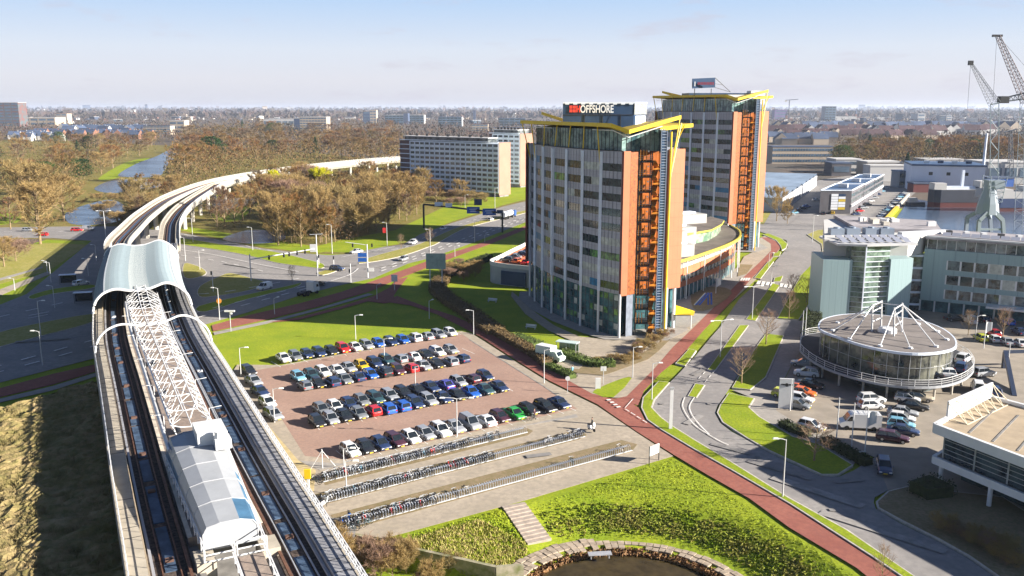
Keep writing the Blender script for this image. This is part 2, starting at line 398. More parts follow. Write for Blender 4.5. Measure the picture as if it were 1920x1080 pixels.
for i in range(len(P)):
    a, b = P[i], P[(i + 1) % len(P)]; mb.q([(*(a + (a - c).normalized() * 9), -.1), (*(b + (b - c).normalized() * 9), -.1), (*b, 5.75), (*a, 5.75)])
put(mb.build('embankment', wildg), kind='structure')

mb = MB(); _mp = [G(*p, 5.6) for p in [(-40, 1100), (-40, 780), (0, 772), (60, 756), (120, 738), (178, 722), (200, 850), (235, 1080)]]
for i in range(16000):
    q = G(ru(-40, 235), 735 + 360 * rnd(), 5.6); c_ = False
    for k in range(len(_mp)):
        a, b = _mp[k], _mp[k - 1]
        if (a.y > q.y) != (b.y > q.y) and q.x < (b.x - a.x) * (q.y - a.y) / (b.y - a.y) + a.x: c_ = not c_
    if not c_: continue
    a = rnd() * 6.28; h = ru(.1, .5); w = ru(.03, .10); dx, dy = math.cos(a) * w, math.sin(a) * w; l = ru(-.35, .35)
    mb.q([(q.x - dx, q.y - dy, 5.7), (q.x + dx, q.y + dy, 5.7), (q.x + l, q.y + ru(-.3, .3), 6.0 + h)])
put(mb.build('tall_grass', wildg), kind='stuff')
# ---- roads
_asph = [(335, 436), (415, 451), (490, 466), (565, 475), (615, 479), (650, 477), (721, 463), (756, 459), (787, 440), (846, 419), (892, 405), (942, 388), (985, 378), (1060, 356), (1060, 398), (985, 417), (942, 434), (877, 459), (808, 484), (767, 494), (700, 522), (635, 536), (557, 556), (465, 586), (395, 606), (180, 672), (60, 703), (0, 718), (-200, 765), (-200, 615), (0, 572), (50, 552), (95, 515), (140, 478), (172, 452), (100, 447), (0, 446), (-200, 450), (-200, 428), (0, 427), (130, 425), (240, 425)]
sheet('road', _asph, asph)
ISL = [[(338, 447), (427, 461), (515, 473), (575, 487), (607, 496), (603, 504), (565, 500), (515, 493), (465, 480), (400, 468), (338, 458)],
       [(345, 495), (372, 500), (388, 512), (372, 521), (345, 521)],
       [(405, 522), (432, 513), (470, 522), (498, 531), (470, 545), (400, 557), (372, 556), (374, 538)],
       [(372, 575), (465, 553), (540, 537), (566, 531), (550, 541), (465, 562), (385, 586)],
       [(673, 495), (733, 486), (773, 475), (806, 463), (821, 457), (865, 432), (908, 419), (985, 400), (985, 395), (900, 415), (850, 430), (787, 458), (746, 469), (692, 484)],
       [(-150, 668), (0, 624), (60, 610), (172, 590), (172, 606), (60, 636), (0, 652), (-150, 695)],
       [(595, 512), (625, 505), (632, 509), (605, 517)],
       [(55, 556), (100, 543), (172, 535), (172, 542), (100, 552), (62, 562)]]
for p in ISL: sheet('grass_median', p, drygr if p[0][0] in (345, 405, 595, 673, -150) else grass, 3, 0.1, True)
# cycle paths
sheet('cycle_path', [(397, 611), (465, 592), (560, 570), (640, 548), (712, 523), (821, 483), (892, 460), (985, 424), (1060, 395), (1060, 402), (985, 431), (917, 459), (830, 491), (746, 524), (700, 545), (600, 575), (500, 600), (400, 622)], redp)
sheet('footpath', [(400, 624), (500, 603), (600, 578), (690, 551), (700, 553), (600, 582), (500, 608), (402, 629)], pavg)
sheet('cycle_path', [(-200, 782), (0, 729), (100, 702), (180, 684), (182, 697), (100, 722), (0, 746), (-200, 800)], redp)
sheet('footpath', [(-200, 803), (0, 749), (100, 725), (183, 699), (184, 706), (100, 733), (0, 756), (-200, 812)], pavg)
sheet('cycle_path', [(500, 606), (560, 596), (640, 575), (700, 556), (730, 540), (746, 524), (765, 520), (745, 545), (738, 556), (745, 566), (720, 570), (690, 566), (640, 580), (560, 601)], redp)
# car park paving, then cycle track along it
PVB = [(445, 685), (527, 686), (865, 622), (885, 627), (903, 638), (977, 686), (1029, 718), (1120, 763), (1195, 814), (1262, 857), (985, 940), (720, 1012), (640, 997), (588, 985), (480, 812), (432, 705)]
sheet('paving', PVB, pav)
CP = [(477, 696), (527, 688), (865, 627), (880, 637), (1018, 725), (1050, 747), (1082, 768), (650, 864), (572, 857), (530, 790)]
sheet('car_park', CP, lotm)
CPZ = _lay[0]
mk = MB()
for a, b in (((880, 638), (1018, 725)), ((1018, 725), (1050, 747))): mk.bar(G(*a) + Vector((0, 0, .08)), G(*b) + Vector((0, 0, .08)), 0.25, 0.2)
put(mk.build('kerb', concd), kind='structure')
for band, m in (([(600, 893), (985, 803), (1000, 810), (990, 818), (610, 912)], soil), ([(585, 930), (1090, 806), (1100, 818), (1085, 826), (600, 950)], soil),
                ([(620, 968), (1165, 827), (1195, 835), (1185, 848), (640, 1000)], soil), ([(560, 866), (650, 872), (1080, 778), (1084, 784), (985, 800), (600, 884)], pavg)):
    sheet('planting_strip', band, m)
sheet('paving', [(475, 800), (500, 796), (560, 866), (592, 884), (588, 930)], mat('yellow_paving', (0.42, 0.33, 0.17), 0.9, var=0.18, scale=0.8, coord='World'))
C3 = [(745, 556), (770, 566), (800, 577), (850, 593), (890, 611), (931, 631), (1005, 671), (1066, 708), (1100, 732), (1140, 748), (1175, 752), (1197, 766), (1210, 790), (1240, 810), (1302, 847), (1370, 885), (1480, 948), (1635, 1048), (1700, 1095), (1640, 1095), (1605, 1067), (1480, 992), (1405, 937), (1327, 893), (1265, 856), (1195, 812), (1120, 760), (1029, 715), (977, 683), (903, 635), (881, 622), (820, 591), (770, 574), (715, 566)]
sheet('cycle_path', C3, redp)
# pavement round the towers, branch cycle path
PV = [(1060, 712), (1110, 740), (1150, 748), (1175, 748), (1377, 562), (1420, 523), (1462, 468), (1462, 452), (1440, 440), (1425, 447), (1418, 470), (1395, 482), (1385, 500), (1345, 530), (1300, 545), (1262, 556), (1240, 585), (1245, 612), (1215, 636), (1150, 640), (1085, 632), (1040, 612), (1005, 588), (975, 560), (960, 548), (958, 556), (985, 590), (1030, 622), (1080, 644), (1150, 655), (1205, 672), (1150, 690), (1080, 692)]
sheet('pavement', PV, pav)
sheet('pavement', [(1262, 556), (1345, 532), (1395, 500), (1400, 530), (1330, 590), (1290, 615), (1250, 615)], pavg)
C4 = [(1150, 750), (1175, 745), (1225, 695), (1262, 652), (1296, 620), (1350, 566), (1390, 525), (1423, 494), (1446, 471), (1445, 458), (1427, 446), (1440, 446), (1459, 456), (1463, 466), (1438, 494), (1411, 521), (1376, 562), (1320, 620), (1275, 672), (1240, 700), (1207, 735), (1196, 762)]
sheet('cycle_path', C4, redp)
sheet('grass_strip', [(1165, 712), (1184, 711), (1150, 747), (1118, 741), (1115, 733)], grass, 2)
STR = [(1725, 1095), (1590, 1000), (1480, 940), (1440, 912), (1370, 870), (1290, 825), (1260, 803), (1238, 790), (1225, 772), (1222, 757), (1240, 735), (1272, 703), (1305, 668), (1332, 635), (1350, 615), (1386, 562), (1427, 525), (1455, 490), (1477, 465), (1475, 452), (1463, 447), (1427, 436), (1412, 430), (1415, 418), (1440, 424), (1475, 425), (1500, 405), (1530, 398), (1600, 398), (1600, 425), (1540, 435), (1511, 442), (1538, 460), (1540, 472), (1523, 496), (1500, 519), (1488, 535), (1457, 600), (1500, 603), (1540, 600), (1515, 640), (1475, 632), (1435, 626), (1412, 657), (1387, 700), (1355, 750), (1344, 765), (1342, 778), (1352, 797), (1372, 812), (1400, 827), (1440, 850), (1480, 870), (1540, 896), (1572, 897), (1600, 885), (1640, 860), (1680, 900), (1665, 922), (1640, 935), (1638, 945), (1642, 957), (1690, 985), (1762, 1020), (1815, 1050), (1880, 1095)]
sheet('street', STR, asph)
sheet('car_lot', [(1640, 860), (1560, 828), (1500, 800), (1455, 772), (1452, 745), (1470, 715), (1500, 660), (1515, 640), (1540, 600), (1560, 596), (1640, 590), (1735, 582), (1930, 604), (2200, 640), (2300, 1200), (1980, 1000), (1880, 935), (1700, 915), (1665, 922)], mat('lot_asphalt', (0.25, 0.215, 0.175), 0.85, var=0.15, scale=0.25, coord='World'))
LOTZ = _lay[0]
sheet('footway', [(1437, 712), (1470, 632), (1500, 634), (1500, 660), (1470, 712), (1452, 745), (1455, 772), (1500, 800), (1560, 828), (1610, 856), (1600, 875), (1535, 836), (1487, 822), (1425, 785), (1405, 767), (1415, 750), (1372, 733), (1407, 735)], pavg)
for p, m in (([(1235, 717), (1256, 720), (1228, 752), (1223, 767), (1240, 785), (1262, 802), (1305, 829), (1370, 868), (1480, 937), (1590, 998), (1725, 1092), (1700, 1092), (1635, 1048), (1480, 948), (1370, 884), (1302, 846), (1240, 809), (1213, 790), (1202, 767), (1205, 748)], grass),
             ([(1292, 656), (1306, 660), (1285, 689), (1266, 684)], grass), ([(1386, 612), (1404, 612), (1342, 697), (1326, 696)], grass),
             ([(1398, 601), (1417, 604), (1463, 537), (1449, 533)], grass), ([(1303, 722), (1322, 725), (1306, 749), (1289, 746)], grass),
             ([(1436, 628), (1470, 632), (1437, 710), (1407, 734), (1372, 730), (1413, 658)], grass),
             ([(1500, 521), (1534, 521), (1525, 560), (1498, 602), (1457, 599), (1490, 537)], grass),
             ([(1366, 740), (1415, 750), (1405, 767), (1425, 785), (1487, 822), (1535, 836), (1600, 876), (1572, 894), (1540, 894), (1440, 848), (1400, 825), (1354, 795), (1344, 777), (1350, 762)], grass),
             ([(1642, 945), (1664, 925), (1700, 916), (1880, 936), (1980, 1000), (2050, 1095), (1880, 1092), (1815, 1047), (1762, 1017), (1692, 982), (1645, 956)], soil),
             ([(1513, 441), (1532, 433), (1568, 430), (1556, 480), (1545, 520), (1524, 497), (1542, 472), (1540, 459)], drygr),
             ([(1463, 462), (1455, 452), (1430, 441), (1440, 439), (1466, 449), (1477, 459), (1474, 467), (1466, 471)], grass),
             ([(1451, 476), (1464, 474), (1462, 482), (1449, 482)], grass), ([(1414, 523), (1440, 492), (1451, 492), (1426, 525)], grass),
             ([(1452, 523), (1468, 519), (1464, 530), (1450, 530)], grass)):
    sheet('grass_verge', p, m, 0, 0.1, True)
sheet('planting_bed', [(1060, 700), (1110, 668), (1190, 655), (1235, 640), (1262, 618), (1275, 620), (1235, 660), (1215, 676), (1150, 700), (1130, 706)], soil)
_tb = [(4.7, 218.3), (7.4, 205.6), (12.1, 193.4), (18.3, 182.3), (22.2, 177.4)]
sheet('pavement', [(x - 3.0, y - 1.6) for x, y in _tb] + [(32, 175), (38, 184), (38, 200), (30, 216), (15, 226), (2, 224)], MAT['grey_paving'], world=True)
sheet('pavement', [(x + 49.5 - 3.0, y + 113.5 - 1.6) for x, y in _tb] + [(x + 49.5, y + 113.5) for x, y in ((32, 175), (38, 184), (38, 200), (30, 216), (15, 226), (2, 224))], MAT['grey_paving'], world=True)
sheet('service_path', [(1040, 690), (1075, 640), (1090, 640), (1200, 655), (1240, 632), (1245, 638), (1205, 664), (1110, 672), (1085, 695)], pav)
sheet('planting_bed', [(1300, 545), (1350, 540), (1372, 552), (1330, 582), (1300, 580)], soil, 3)
sheet('planting_bed', [(1386, 497), (1412, 498), (1400, 515), (1383, 520)], soil)
# ---- markings
_lay[0] += 0.02
mk = MB(); mz = _lay[0] + 0.004
def line(px, w, dash=None):
    P = smooth([G(*p) for p in px], 8); acc = 0.0
    for a, b in zip(P, P[1:]):
        L = (b - a).length
        if L < 1e-4: continue
        d = (b - a) / L; n = Vector((-d.y, d.x, 0)) * (w / 2); s = 0.0
        if dash is None:
            mk.q([(a - n).to_tuple()[:2] + (mz,), (b - n).to_tuple()[:2] + (mz,), (b + n).to_tuple()[:2] + (mz,), (a + n).to_tuple()[:2] + (mz,)])
        else:
            per = dash[0] + dash[1]
            while s < L:
                ph = (acc + s) % per
                if ph < dash[0]:
                    e = min(L, s + dash[0] - ph); p, q = a + d * s, a + d * e
                    mk.q([(p - n).to_tuple()[:2] + (mz,), (q - n).to_tuple()[:2] + (mz,), (q + n).to_tuple()[:2] + (mz,), (p + n).to_tuple()[:2] + (mz,)]); s = e
                else: s += per - ph
            acc += L
D = (3, 4)
for off in (0, 1): line([(-100, 715 + 11 * off), (60, 672 + 12 * off), (175, 640 + 12 * off), (395, 581 + 10 * off), (540, 546 + 6 * off), (600, 532 + 4 * off)], 0.42, D)
for off in (0, 1): line([(715, 505 + 5 * off), (800, 474 + 5 * off), (880, 445 + 5 * off), (985, 408 + 4 * off)], 0.42, D)
line([(700, 474), (760, 465), (800, 445), (860, 422), (985, 388)], 0.3, D)
line([(-60, 610), (60, 583), (172, 562), (380, 553), (465, 542), (560, 524)], 0.42, D)
line([(345, 446), (430, 462), (520, 478), (600, 484)], 0.25, None) if False else None
line([(340, 470), (400, 479), (480, 496), (560, 511)], 0.25); line([(340, 480), (420, 493), (500, 512)], 0.25, D)
line([(345, 441), (430, 456), (500, 470), (560, 478)], 0.25, D)
line([(610, 532), (655, 517), (672, 505)], 0.35)
line([(640, 484), (680, 476), (740, 464)], 0.3); line([(-60, 436), (60, 436), (160, 436)], 0.25, D)
for x0, x1, yy in ((53, 90, 599), (54, 92, 594)): line([(x0, yy), (x1, yy - 7)], 0.3)
line([(1284, 748), (1280, 765), (1292, 788), (1310, 806), (1345, 828), (1366, 838)], 0.16)
line([(1302, 748), (1293, 765), (1298, 782), (1312, 800), (1330, 818)], 0.16)
line([(1340, 698), (1325, 716), (1310, 735)], 0.16, (1.5, 1.5)); line([(1322, 700), (1308, 715)], 0.16, (1.5, 1.5))
line([(1270, 772), (1253, 783)], 0.14) if False else line([(1187, 751), (1172, 768)], 0.14)
for i in range(4): line([(1140 + i * 6, 752 + i * 4.4), (1143 + i * 6, 754 + i * 4.4)], 0.7)
for i in range(4): line([(1172 + i * 11, 770 + i * 7), (1180 + i * 11, 775 + i * 7)], 0.18)
for i in range(8):
    if i != 4: line([(1424 + i * 8.5, 528.5 + i * 1.0), (1421 + i * 8.5, 535 + i * 1.0)], 0.9)
for i in range(4): line([(1392 + i * 4.5, 523), (1389 + i * 4.5, 528)], 0.5)
# bay dividers of the car park
for a, b, n in (((527, 690), (865, 629), 15), ((568, 722), (890, 665), 14), ((600, 808), (962, 735), 15), ((655, 868), (1080, 772), 16)):
    A, B = G(*a), G(*b); d = (B - A).normalized(); nn = Vector((-d.y, d.x, 0))
    for i in range(n + 1):
        p = A.lerp(B, i / n); q = p + nn * 4.8
        w = d * 0.05
        mk.q([(p - w).to_tuple()[:2] + (CPZ + .006,), (p + w).to_tuple()[:2] + (CPZ + .006,), (q + w).to_tuple()[:2] + (CPZ + .006,), (q - w).to_tuple()[:2] + (CPZ + .006,)])
put(mk.build('road_marking', mark), kind='structure')
RZ = _lay[0] - 0.02
# ---- pond, stone bank, steps, retaining wall
mb = MB(); N = 60
mb.prism([(PC[0] + 12.1 * math.cos(2 * math.pi * i / N), PC[1] + 12.1 * math.sin(2 * math.pi * i / N)) for i in range(N)], -2.2, -2.02)
put(mb.build('pond', pondm), kind='structure')
mb = MB()
for i in range(104):
    for k in range(3):
        if k == 0 and rnd() < 0.25: continue
        a0 = 2 * math.pi * i / 104; a1 = 2 * math.pi * (i + 0.9) / 104; r0 = 12.3 + k * 0.85 + ru(-.08, .08); r1 = r0 + 0.74
        if k == 2 and not (math.pi * 0.55 < a0 < math.pi * 0.95): continue
        z = -1.75 + ru(0, .1)
        P = [(PC[0] + r * math.cos(a), PC[1] + r * math.sin(a)) for r, a in ((r0, a0), (r1, a0), (r1, a1), (r0, a1))]
        mb.prism(P, z - 0.1, z + 0.12, bottom=False)
put(mb.build('stone_bank', mat('bank_stone', (0.31, 0.25, 0.19), 0.9, var=0.3, scale=1.2, coord='World')), kind='structure')
st0, st1 = G(962, 948), G(1012, 1022, -1.7)
mb = MB(); n = 11
dv = (st1 - st0); L = dv.to_2d().length; ux = Vector((dv.x, dv.y, 0)).normalized(); rzs = math.atan2(ux.y, ux.x)
for i in range(n):
    c = st0 + ux * (L * (i + .5) / n); zt = dip(c.x, c.y) + .16
    mb.box((c.x, c.y, zt - 0.4), (L / n * 0.98, 3.0, 0.9), rzs)
o = mb.build('step_flight', mat('step_stone', (0.30, 0.25, 0.21), 0.9, var=0.2, scale=1.5, coord='World'))
put(o, 'broad stone steps going down through the grass slope to the pond', 'steps')
mb = MB(); ww = [Vector((p.x, p.y)) for p in WALL] + [Vector((1.2, 84.5))]
for a, b in zip(ww, ww[1:]): mb.bar((a.x, a.y, -0.95), (b.x, b.y, -0.95), 0.45, 2.3)
put(mb.build('retaining_wall', mat('mossy_concrete', (0.14, 0.15, 0.06), 0.95, var=0.35, scale=0.9, col2=(0.33, 0.29, 0.22), coord='World')), 'mossy concrete retaining wall below the bicycle racks', 'wall')
layered('tuft_straw', [(0.34, 0.28, 0.10), (0.42, 0.33, 0.16), (0.25, 0.26, 0.04)], [0.3, 1.0], bump=0.2)
# rough vegetation on the pond slope
m2 = layered('rough_leaves', [(0.13, 0.21, 0.012), (0.24, 0.30, 0.02), (0.28, 0.22, 0.08)], [1.2, 0.25], bump=0.3)
mb = MB()
for i in range(4200):
    a = ru(0.05, 2.35); r = 18.2 + (rnd() + rnd() - 1) * 3.0
    if 1.75 < a and rnd() < 0.6: continue
    x, y = PC[0] + r * math.cos(a), PC[1] + r * math.sin(a)
    if abs((Vector((x, y)) - st0.to_2d()).cross(ux.to_2d())) < 1.9: continue
    z = dip(x, y); h = ru(.05, .3)
    for k in range(4):
        t = rnd() * 6.28; w = ru(.05, .17); dx, dy = math.cos(t) * w, math.sin(t) * w
        mb.q([(x - dx, y - dy, z), (x + dx, y + dy, z + .02), (x + dx * .5 + ru(-.2, .2), y + dy * .5 + ru(-.2, .2), z + h), (x - dx * .6, y - dy * .6, z + h * .8)])
put(mb.build('bank_vegetation', m2), kind='stuff')
def tufts(px, n, m, w0, w1, h0, h1):
    P = [G(*p) for p in px]; x0, x1, y0, y1 = min(p.x for p in P), max(p.x for p in P), min(p.y for p in P), max(p.y for p in P); mb = MB()
    for i in range(n):
        x, y = ru(x0, x1), ru(y0, y1); c = False
        for k in range(len(P)):
            a, b = P[k], P[k - 1]
            if (a.y > y) != (b.y > y) and x < (b.x - a.x) * (y - a.y) / (b.y - a.y) + a.x: c = not c
        if not c or math.hypot(x - PC[0], y - PC[1]) < 14.8 or abs((Vector((x, y)) - st0.to_2d()).cross(ux.to_2d())) < 1.7: continue
        t = rnd() * 6.28; w = ru(w0, w1); dx, dy = math.cos(t) * w, math.sin(t) * w; z = dip(x, y)
        mb.q([(x - dx, y - dy, z), (x + dx, y + dy, z), (x + ru(-.2, .2), y + ru(-.2, .2), z + ru(h0, h1))])
    put(mb.build('grass_tufts', m), kind='stuff')
LS = [(720, 1018), (985, 943), (1030, 1030), (960, 1075), (860, 1060)]
tufts(LS, 9000, grass, .04, .12, .1, .32); tufts([(740, 1018), (900, 975), (990, 1000), (980, 1060), (900, 1060)], 9000, MAT['tuft_straw'], .03, .09, .15, .45)
tufts([(1000, 950), (1180, 885), (1262, 860), (1480, 1000), (1600, 1080), (1330, 1060), (1100, 1010)], 16000, grass, .04, .10, .06, .2)
mb = MB()
for i in range(4200):
    a = ru(0.1, 3.0); r = 11.9 + (rnd() - .5) * 1.5; x, y = PC[0] + r * math.cos(a), PC[1] + r * math.sin(a)
    t = rnd() * 6.28; w = ru(.06, .2); dx, dy = math.cos(t) * w, math.sin(t) * w; z = -2.05; h = ru(.1, .45)
    mb.q([(x - dx, y - dy, z), (x + dx, y + dy, z), (x + dx * .5 + ru(-.2, .2), y + dy * .5 + ru(-.2, .2), z + h), (x - dx, y - dy, z + h)])
put(mb.build('dead_reeds', mat('dead_reed', (0.20, 0.11, 0.05), 0.9, var=0.5, scale=1.5, coord='World')), kind='stuff')
# lower ground under the ramp, worn patches and covers on the streets
sheet('service_yard', [AX_ for AX_ in [(-45, 40), (-12, 40), (-18, 95), (-38, 95)]], concd, world=True, layer=False)
pm = mat('asphalt_patch', (.185, .175, .168), .9, var=.15, scale=.8, coord='World'); pm2 = mat('pale_patch', (.245, .23, .218), .9, var=.2, scale=.8, coord='World')
mb = MB(); zz = RZ + .012
for (x, y), w, l, a, mi in (((1300, 790), 1.2, 5, .9, 1), ((1370, 845), .9, 6, -.7, 0), ((1460, 885), .8, 9, -.75, 0), ((1530, 925), 1.6, 12, -.8, 1), ((1650, 1000), 1.4, 14, -.75, 1), ((1590, 905), 1.0, 4, 0.2, 0), ((1310, 700), 1.0, 5, .9, 0), ((1370, 640), .9, 6, .9, 1), ((1480, 470), 1.4, 8, .9, 0), ((1440, 560), 1.0, 8, 1.0, 0), ((640, 500), 1.5, 10, .2, 0), ((720, 500), 1.0, 14, .8, 1), ((450, 500), 1.2, 14, -.6, 1), ((80, 640), 1.2, 10, .3, 0),
                             ((1240, 760), .7, .7, 0, 0), ((1330, 760), .7, .7, 0, 0), ((1420, 860), .7, .7, 0, 0), ((1560, 960), .7, .7, 0, 0), ((1010, 857), 1.1, 3.6, .3, 0)):
    p = G(x, y); mb.box((p.x, p.y, zz + (.003 if mi else 0)), (l, w, .006), a, mi)
put(mb.build('asphalt_patch', [pm, pm2]), kind='structure')
# ================================================================ vehicles
def paint(name, c, rough=0.28):
    m = mat('car_paint_' + name, c, rough, spec=0.6); m.node_tree.nodes['Principled BSDF'].inputs['Coat Weight'].default_value = 0.5
    return m
PAINT = {n: paint(n, c) for n, c in dict(white=(.60, .60, .60), silver=(.27, .28, .30), grey=(.16, .17, .18), black=(.018, .019, .022),
    navy=(.02, .035, .09), blue=(.02, .10, .42), red=(.50, .015, .015), yellow=(.62, .40, .01), green=(.03, .30, .05), teal=(.03, .07, .08),
    maroon=(.06, .02, .03), purple=(.06, .06, .28), beige=(.40, .35, .27), orange=(.60, .12, .02), sky=(.16, .36, .48), lime=(.50, .52, .04)).items()}
cglass = mat('car_glass', (0.012, 0.016, 0.02), 0.06, spec=0.8)
tyre = mat('tyre_rubber', (0.015, 0.015, 0.015), 0.8); rim = mat('rim_alloy', (0.45, 0.45, 0.46), 0.35, metal=0.7)
headl = mat('headlight_glass', (0.75, 0.76, 0.78), 0.1, spec=0.8); taill = mat('taillight_glass', (0.35, 0.01, 0.01), 0.2)
plate = mat('number_plate', (0.75, 0.55, 0.05), 0.5)
def make_car(kind):
    spec = {'hatchback': dict(L=4.0, W=1.74, belt=.92, top=1.47, cab=(-1.85, -1.55, .15, 1.0)),
            'saloon': dict(L=4.6, W=1.80, belt=.92, top=1.43, cab=(-1.65, -1.0, .25, 1.05)),
            'estate car': dict(L=4.5, W=1.80, belt=.95, top=1.50, cab=(-2.1, -1.85, .2, 1.05)),
            'suv': dict(L=4.4, W=1.86, belt=1.05, top=1.66, cab=(-2.0, -1.75, .3, 1.05)),
            'van': dict(L=4.5, W=1.85, belt=1.10, top=1.85, cab=(-2.1, -2.0, .55, 1.3))}[kind]
    L, W_, belt, top, cab = spec['L'], spec['W'], spec['belt'], spec['top'], spec['cab']
    root = empty(kind.replace(' ', '_') if kind not in ('suv',) else 'suv')
    h = L / 2; hw = W_ / 2; mb = MB()
    st = [(-h, .38, belt - .22, .86), (-h + .10, .27, belt - .04, .96), (-h * .55, .22, belt + .01, 1.0), (0, .22, belt, 1.0),
          (h * .42, .22, belt - .03, 1.0), (h - .35, .24, belt - .16, .95), (h - .07, .30, belt - .30, .88), (h, .40, belt - .42, .80)]
    ring = []
    for x, z0, z1, w in st:
        w *= hw
        ring.append([(x, -w * .92, z0), (x, -w, z0 + .18), (x, -w * .99, z1 - .12), (x, -w * .86, z1), (x, 0, z1 + .03), (x, w * .86, z1), (x, w * .99, z1 - .12), (x, w, z0 + .18), (x, w * .92, z0)])
    n = 9
    for r in ring: mb.v += r
    for i in range(len(ring) - 1):
        for j in range(n - 1):
            a = i * n + j; mb.f.append((a, a + n, a + n + 1, a + 1)); mb.m.append(0)
        mb.f.append((i * n, i * n + n - 1, i * n + 2 * n - 1, i * n + n)); mb.m.append(0)
    mb.f.append(tuple(range(n))); mb.m.append(0); mb.f.append(tuple(range((len(ring) - 1) * n, len(ring) * n))[::-1]); mb.m.append(0)
    c0, c1, c2, c3 = cab; bz = belt - .04
    # roof panel and pillars
    rw = hw * .74
    mb.q([(c1 - .03, -rw, top - .02), (c2 + .03, -rw, top - .02), (c2 + .03, rw, top - .02), (c1 - .03, rw, top - .02)])
    mb.q([(c1 + .1, -rw * .85, top + .03), (c2 - .1, -rw * .85, top + .03), (c2 - .1, rw * .85, top + .03), (c1 + .1, rw * .85, top + .03)])
    for a, b in (((c1 - .03, -rw, top - .02), (c2 + .03, -rw, top - .02)), ((c2 + .03, -rw, top - .02), (c2 + .03, rw, top - .02)), ((c2 + .03, rw, top - .02), (c1 - .03, rw, top - .02)), ((c1 - .03, rw, top - .02), (c1 - .03, -rw, top - .02))):
        f = lambda p: ((c1 + c2) / 2 + (p[0] - (c1 + c2) / 2) * (.82 if c2 - c1 < 3 else .9), p[1] * .85, top + .03)
        mb.q([a, b, f(b), f(a)])
    for s in (-1, 1):
        mb.bar((c3 - .02, s * hw * .87, bz), (c2 + .02, s * rw, top - .03), .07, .05)
        mb.bar((c0 + .02, s * hw * .87, bz), (c1, s * rw, top - .03), .16 if kind != 'van' else .3, .05)
        mb.bar(((c1 + c2) / 2 + .1, s * hw * .885, bz), ((c1 + c2) / 2, s * (rw + .015), top - .03), .07, .04)
        mb.box((.75, s * (hw + .07), belt - .02), (.16, .16, .11))
    if kind == 'van':
        for s in (-1, 1): mb.q([(c0, s * (hw * .9), bz), (c2 - .6, s * (hw * .9), bz), (c2 - .6, s * (rw + .03), top - .04), (c1, s * (rw + .03), top - .04)])
    b = mb.build('body', PAINT['white'], root, smooth=False)
    b.material_slots[0].link = 'OBJECT'; b.material_slots[0].material = PAINT['white']
    g = MB(); B = [(c0, -hw * .86, bz), (c3, -hw * .86, bz), (c3, hw * .86, bz), (c0, hw * .86, bz)]; T = [(c1, -rw * .98, top - .03), (c2, -rw * .98, top - .03), (c2, rw * .98, top - .03), (c1, rw * .98, top - .03)]
    for i in range(4):
        j = (i + 1) % 4; g.q([B[i], B[j], T[j], T[i]])
    g.build('window_glass', cglass, root)
    for x in (h * .62, -h * .60):
        for s in (-1, 1):
            wm = MB(); rr = .32 if kind != 'suv' else .36; y0 = s * (hw - .20); y1 = s * (hw + .01)
            k = 12
            for y in (y0, y1):
                for j in range(k):
                    t = 2 * math.pi * j / k; wm.v.append((x + rr * math.cos(t), y, rr + rr * math.sin(t)))
            for j in range(k):
                wm.f.append((j, (j + 1) % k, k + (j + 1) % k, k + j)); wm.m.append(0)
            wm.f.append(tuple(range(k, 2 * k))); wm.m.append(0)
            base = len(wm.v)
            for j in range(k):
                t = 2 * math.pi * j / k; wm.v.append((x + rr * .62 * math.cos(t), y1 + s * .012, rr + rr * .62 * math.sin(t)))
            wm.f.append(tuple(range(base, base + k))); wm.m.append(1)
            wm.build('wheel', [tyre, rim], root)
    for s in (-1, 1):
        MB().box((h - .10, s * hw * .66, belt - .36), (.20, .34, .13), 0).build('headlight', headl, root)
        MB().box((-h + .05, s * hw * .74, belt - .22), (.14, .26, .18), 0).build('taillight', taill, root)
    MB().box((h + .005, 0, .42), (.03, .5, .11)).build('number_plate', plate, root)
    return root
CARS = {k: make_car(k) for k in ('hatchback', 'saloon', 'estate car', 'suv', 'van')}
_used = set()
ADJ = dict(sky='light blue', teal='dark teal', navy='dark blue', maroon='dark maroon', lime='yellow green')
def car(pos, heading, colour, kind, label, group, z=0.0):
    src = CARS[kind]
    if kind not in _used: _used.add(kind); o = src
    else: o = copy_tree(src)
    o.location = (pos[0], pos[1], z); o.rotation_euler = (0, 0, heading)
    for c in o.children:
        if c.name.startswith('body'): c.material_slots[0].material = PAINT[colour]
    return put(o, label, {'suv': 'car', 'van': 'van'}.get(kind, 'car'), group)
ORD = ['leftmost', 'second', 'third', 'fourth', 'fifth', 'sixth', 'seventh', 'eighth', 'ninth', 'tenth', 'eleventh', 'twelfth', 'thirteenth', 'fourteenth', 'rightmost']
KN = lambda k: 'SUV' if k == 'suv' else k
